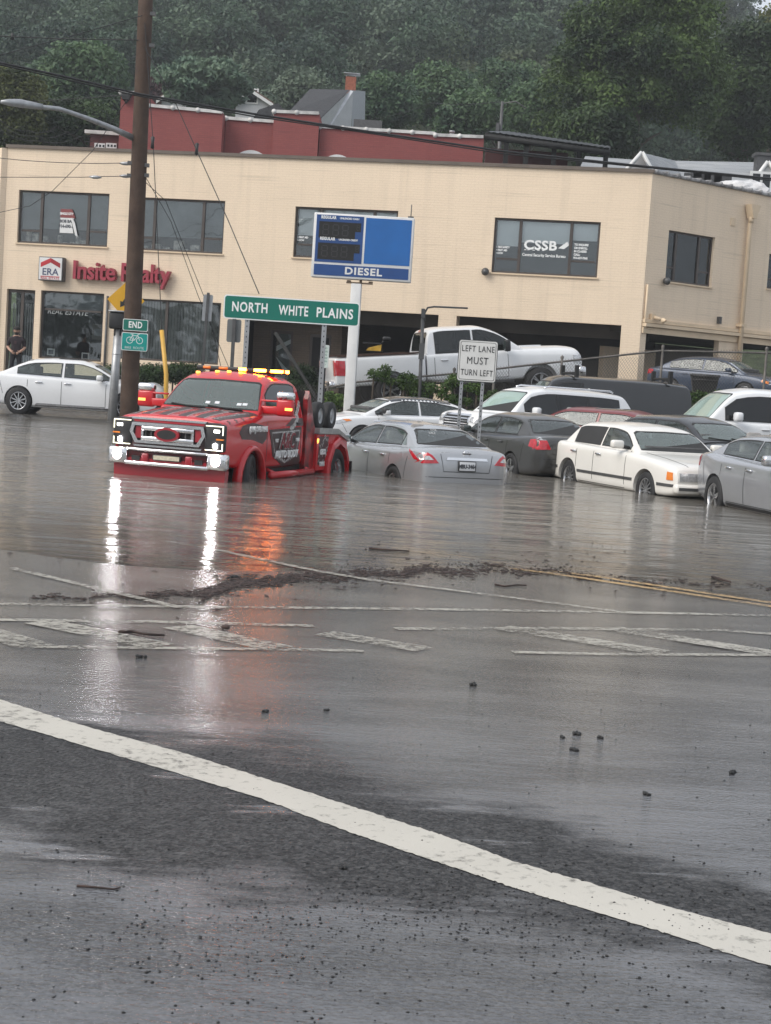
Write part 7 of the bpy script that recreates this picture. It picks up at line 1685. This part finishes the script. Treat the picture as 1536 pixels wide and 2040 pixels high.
def crown_blobs(cx, cy, cz, rx, ry, rz, nb, br, rg, shape='round', flat=.75):
    out = []
    for i in range(nb):
        while True:
            p = rg.uniform(-1, 1, 3); l = np.linalg.norm(p)
            if l <= 1 and (l > .45 or rg.random() < .3): break
        if shape == 'dome': p[2] = p[2] if p[2] > -.55 else -.55 * rg.random()
        if shape == 'cone': sc = 1 - .75 * (p[2] + 1) / 2; p[0] *= sc; p[1] *= sc
        r_ = br * rg.uniform(.6, 1.35); out.append((cx + p[0] * rx, cy + p[1] * ry, cz + p[2] * rz, r_, r_, r_ * flat))
    return out
def trunk(e, h, r, rg, limbs=6, crown_r=3, zc=None):
    q = MB(); q.tube([(0, 0, -1), (.05 * h * .2, 0, h * .35), (0, .1, h * .7), (0, 0, h * .95)], [r * 1.25, r, r * .65, r * .2], 10)
    for k in range(limbs):
        a = 2 * PI * k / limbs + rg.random(); z0 = h * rg.uniform(.35, .7); l = crown_r * rg.uniform(.6, .95)
        q.tube([(0, 0, z0), (math.cos(a) * l * .5, math.sin(a) * l * .5, z0 + l * .35), (math.cos(a) * l, math.sin(a) * l, z0 + l * .6)], [r * .45, r * .3, r * .1], 6)
    return q.build('trunk', 'bark', e)
def tree(name, label, u, vtop, vbot, wpx, Y, m, n, leaf, nb, br, group='trees behind the buildings', shape='round', ry=None, seed=1, elong=1.0, flat=.75, extra=()):
    """u centre, vtop / vbot crown limits, wpx crown width in photo pixels, all at distance Y"""
    rg = np.random.default_rng(seed); a, b = at(u, vtop, Y), at(u, vbot, Y); rx = wpx / 2 / F * Y; rz = (a.z - b.z) / 2; cz = (a.z + b.z) / 2; cx = (a.x + b.x) / 2
    g0 = gz(max(-30, min(30, cx)), min(Y, 100)) if Y < 100 else hillz(cx, Y)
    g0 = min(g0, b.z - 1.5)
    e = empty(name, (cx, Y, g0), 0, label, 'tree', group)
    bl = crown_blobs(0, 0, cz - g0, max(.5, rx - br * .7), max(.5, (ry or rx) - br * .7), max(.5, rz - br * .55), nb, br, rg, shape, flat)
    for (uu, vv, rr_) in extra: p = at(uu, vv, Y); bl.append((p.x - cx, rg.uniform(-.5, .5) * rx, p.z - g0, rr_, rr_, rr_ * flat))
    v, f = leaves(bl, n, leaf, rg, elong=elong); raw_mesh('crown', v, f, m, e)
    trunk(e, cz - g0 + rz * .5, max(.12, rx * .06), rg, 7, rx * .8); return e
# hill terrain and wood
def hillz(x, y):
    t = sstep(92, 250, y); ridge = 66 - 27 * sstep(.12, .23, x / max(y, 1)) + 5 * math.sin(x * .03 + 1)
    return 6 + (ridge - 6) * (t * .6 + .4 * max(0, min(1, (y - 92) / 158))) + 1.5 * math.sin(x * .09) * math.cos(y * .07)
hx = np.linspace(-140, 140, 57); hy = np.linspace(92, 330, 48)
hv = [(x, y, hillz(x, y) - (.0)) for y in hy for x in hx]; hf = [(j * 57 + i, j * 57 + i + 1, (j + 1) * 57 + i + 1, (j + 1) * 57 + i) for j in range(47) for i in range(56)]
o = raw_mesh('hill', hv, hf, 'soil'); o.data.polygons.foreach_set('use_smooth', [True] * len(hf)); tagk(o, 'steep wooded hillside filling the background', 'hill', kind='structure')
M['wood_leaf'] = leafmat('hill_leaf', (.020, .044, .032), (.090, .150, .085), ((.10, .125, .06), .035, .58), .085, .5, tone=True)
M['maple_leaf'] = leafmat('maple_leaf', (.013, .032, .011), (.115, .180, .048), ((.10, .055, .025), .09, .70), .30, .9)
M['dark_leaf'] = leafmat('dark_leaf', (.010, .024, .010), (.062, .105, .032), None, .4, 1.2)
M['pale_leaf'] = leafmat('pale_leaf', (.06, .11, .075), (.15, .215, .14), None, .6, 2)
M['olive_leaf'] = leafmat('olive_leaf', (.03, .045, .012), (.12, .135, .04), None, .5, 1.4)
M['mid_leaf'] = leafmat('mid_leaf', (.030, .066, .038), (.11, .18, .08), None, .3, 1.0)
M['vine_leaf'] = leafmat('vine_leaf', (.030, .065, .012), (.095, .160, .035), None, 1.0, 5)
M['hedge_leaf'] = leafmat('hedge_leaf', (.012, .028, .010), (.040, .075, .022), None, 1.0, 5)
rg = np.random.default_rng(5); VS = []; FS = []; TS = []; off = 0; cnt = 0
while cnt < 640:
    y = 126 + 160 * rg.random() ** .85; x = (rg.random() * 2 - 1) * (.29 * y + 6)
    if abs(x - 5) < 12 and y < 112: continue
    r_ = rg.uniform(3.0, 5.6); h = rg.uniform(7, 12); z = hillz(x, y); nl = int(3200 * (130 / y) ** 1.0)
    bl = crown_blobs(x, y, z + h * .62, r_ * .72, r_ * .72, h * .34, 16, r_ * .38, rg)
    v, f = leaves(bl, nl, .11 + y * .0006, rg, up=.6); VS.append(v); FS.append(f + off); off += len(v); cnt += 1; TS.append(np.full(len(v), rg.beta(1.6, 1.6), np.float32))
o = raw_mesh('hillside_wood', np.concatenate(VS), np.concatenate(FS), 'wood_leaf'); at_ = o.data.attributes.new('tone', 'FLOAT', 'POINT'); at_.data.foreach_set('value', np.concatenate(TS)); tagk(o, 'hazy green wood covering the hillside behind the town', 'wood', kind='stuff')
rg = np.random.default_rng(77); VS = []; FS = []; off = 0  # unseen trees added behind the viewer so the glass reflects something dark
for k in range(46):
    x = -100 + k * 4.4 + rg.normal(); y = -52 - 14 * rg.random(); r_ = rg.uniform(2.8, 4.5); h = rg.uniform(6, 11)
    v, f = leaves(crown_blobs(x, y, h * .6, r_, r_, h * .42, 14, r_ * .42, rg), 1500, .28, rg); VS.append(v); FS.append(f + off); off += len(v)
o = raw_mesh('reflected_wood', np.concatenate(VS), np.concatenate(FS), 'wood_leaf'); tagk(o, 'row of green trees across the road behind the viewer', 'wood', kind='stuff')
# trees one can tell apart
tree('maple_tree', 'huge dark green maple filling the upper right, rounded left edge', 1275, -70, 330, 350, 84, M['maple_leaf'], 120000, .105, 190, 1.15, shape='dome', seed=3, extra=((1105, 160, 1.0), (1095, 235, .9), (1125, 130, 1.0), (1150, 105, 1.1), (1190, 75, 1.2), (1110, 200, 1.2), (1140, 250, 1.4), (1180, 290, 1.3), (1120, 262, 1.0), (1160, 180, 1.5)))
tree('oak_tree', 'dark olive tree at the right edge beside the huge maple', 1495, 45, 330, 200, 92, M['dark_leaf'], 50000, .12, 110, 1.2, seed=4)
tree('thin_tree', 'lighter yellow green tree top at the upper right corner', 1545, 12, 180, 80, 98, M['olive_leaf'], 16000, .12, 50, 1.0, seed=14)
tree('leafy_tree', 'tree with dense dark crown low behind the black canopy', 1190, 215, 330, 170, 78, M['dark_leaf'], 24000, .11, 70, .9, seed=5)
tree('layered_tree', 'pale blue green layered tree above the red parapet', 405, 102, 232, 185, 99, M['pale_leaf'], 30000, .14, 50, .95, seed=6, flat=.38, elong=1.4)
tree('round_tree', 'pale grey green round tree behind the street lamp arm', 165, 80, 250, 190, 100, M['mid_leaf'], 34000, .14, 70, 1.2, seed=7)
tree('tall_tree', 'olive green tree rising at the left edge above the lamp head', 25, 125, 300, 120, 76, M['olive_leaf'], 34000, .10, 70, .9, seed=8)
tree('broad_tree', 'broad dark tree under the street lamp arm behind the cream roof', 120, 190, 310, 250, 80, M['dark_leaf'], 48000, .105, 100, .95, seed=9)
tree('low_tree', 'dark tree touching the red brick corner left of the pole', 215, 190, 300, 90, 84, M['dark_leaf'], 18000, .105, 45, .85, seed=19)
tree('purple_tree', 'dull purple red tree between pole and pale layered tree', 312, 150, 232, 60, 108, leafmat('purple_leaf', (.03, .016, .02), (.085, .04, .042)), 9000, .14, 28, .8, seed=10)
for k, (u, vt, vb, w_, yy, lb) in enumerate(((770, 150, 262, 140, 100, 'round mid green tree right of the white chimney house'), (880, 132, 270, 180, 106, 'broad mid green tree above the two roof vent pipes'), (1000, 105, 270, 170, 112, 'tall mid green tree behind the slim utility post'), (1060, 165, 280, 120, 98, 'mid green tree just left of the huge maple'), (940, 190, 280, 130, 94, 'low mid green tree behind the vent pipes and canopy'))):
    tree('bushy_tree', lb, u, vt, vb, w_, yy, M['mid_leaf'], 26000, .13, 60, 1.0, seed=20 + k)
tree('small_tree', 'dark green tree left of the white chimney house on the slope', 610, 140, 235, 120, 110, M['wood_leaf'], 18000, .14, 45, 1.0, seed=31)
# shrubs, hedge, vines, weeds
def shrub(name, label, blobs, n, leaf, m, group=None, cat='shrub', seed=1):
    rg = np.random.default_rng(seed); x0 = sum(b[0] for b in blobs) / len(blobs); y0 = sum(b[1] for b in blobs) / len(blobs); z0 = gz(x0, y0)
    e = empty(name, (x0, y0, z0), 0, label, cat, group); v, f = leaves([(b[0] - x0, b[1] - y0, b[2] - z0) + tuple(b[3:]) for b in blobs], n, leaf, rg, shell=.35); raw_mesh('foliage', v, f, m, e)
    q = MB()
    for b in blobs[:6]: q.tube([(b[0] - x0, b[1] - y0, -.2), (b[0] - x0, b[1] - y0, b[2] - z0)], .025, 6)
    q.build('stem', 'bark', e); return e
def ub(u, v, Y, r_, rz=None): p = at(u, v, Y); return (p.x, p.y, p.z, r_, r_, rz or r_ * .8)
shrub('hedge_bush', 'clipped dark green bush under the blinds window, left of the yellow guard', [ub(u, 748, 47.6, .42) for u in (285, 300, 315)], 4600, .036, M['hedge_leaf'], 'clipped bushes along the office front', seed=1)
shrub('hedge_bush', 'clipped dark green bush behind the red cab, right of the yellow guard', [ub(u, 744, 47.6, .40) for u in (345, 360, 380)], 4600, .036, M['hedge_leaf'], 'clipped bushes along the office front', seed=2)
shrub('hedge_bush', 'clipped dark green bush between utility pole and grey signal post', [ub(u, 745, 47.8, .40) for u in (232, 245)], 3600, .036, M['hedge_leaf'], 'clipped bushes along the office front', seed=3)
shrub('round_bush', 'round green bush between the amber light bar and the place sign post', [ub(604, 748, 46.0, .40), ub(598, 765, 46.0, .45), ub(612, 770, 46, .45)], 5600, .036, M['hedge_leaf'], seed=4)
rg = np.random.default_rng(8)
shrub('vine', 'bright green vine climbing the fence before the pickup wheel', [ub(u + rg.normal() * 6, v + rg.normal() * 6, 41.4, .16 + .12 * rg.random()) for u, v in ((755, 755), (770, 752), (785, 756), (798, 750), (808, 748), (800, 762), (815, 765), (812, 778), (826, 772), (760, 762), (838, 780), (850, 776), (820, 790), (846, 792), (865, 784))], 5200, .032, M['vine_leaf'], cat='vine', seed=5)
shrub('vine', 'bright green vine on the fence behind the lane sign posts', [ub(u + rg.normal() * 5, v + rg.normal() * 5, 41.4, .14 + .12 * rg.random()) for u, v in ((880, 780), (895, 772), (906, 764), (922, 772), (938, 770), (950, 778), (965, 785), (985, 790), (900, 790), (930, 790))], 3800, .032, M['vine_leaf'], cat='vine', seed=6)
shrub('weeds', 'grass and weeds between white post and black notice post', [ub(u + rg.normal() * 3, v, 41.3, .18) for u, v in ((655, 790), (662, 800), (672, 795), (684, 800), (690, 806), (650, 805))], 2400, .035, M['vine_leaf'], cat='weeds', seed=7)
shrub('weeds', 'bright green weeds along the terrace edge under the blue sedan', [ub(u, 790 + rg.normal() * 3, 41.5, .16) for u in range(1375, 1560, 9)], 6400, .035, M['vine_leaf'], cat='weeds', seed=8)

# ------------------------------------------------------------------ damp air
m = bpy.data.materials.new('haze'); m.use_nodes = True; t = m.node_tree; t.nodes.clear()
ou = t.nodes.new('ShaderNodeOutputMaterial'); pv = t.nodes.new('ShaderNodeVolumePrincipled'); pv.inputs['Color'].default_value = (.86, .90, .95, 1); pv.inputs['Density'].default_value = HAZE; pv.inputs['Anisotropy'].default_value = 0.0
L(t, pv.outputs[0], ou.inputs['Volume'])
o = MB().b2(-2600, 2600, -60, 2600, -2, 130).build('haze', m); tagk(o, 'thin damp grey air', 'haze', kind='stuff')
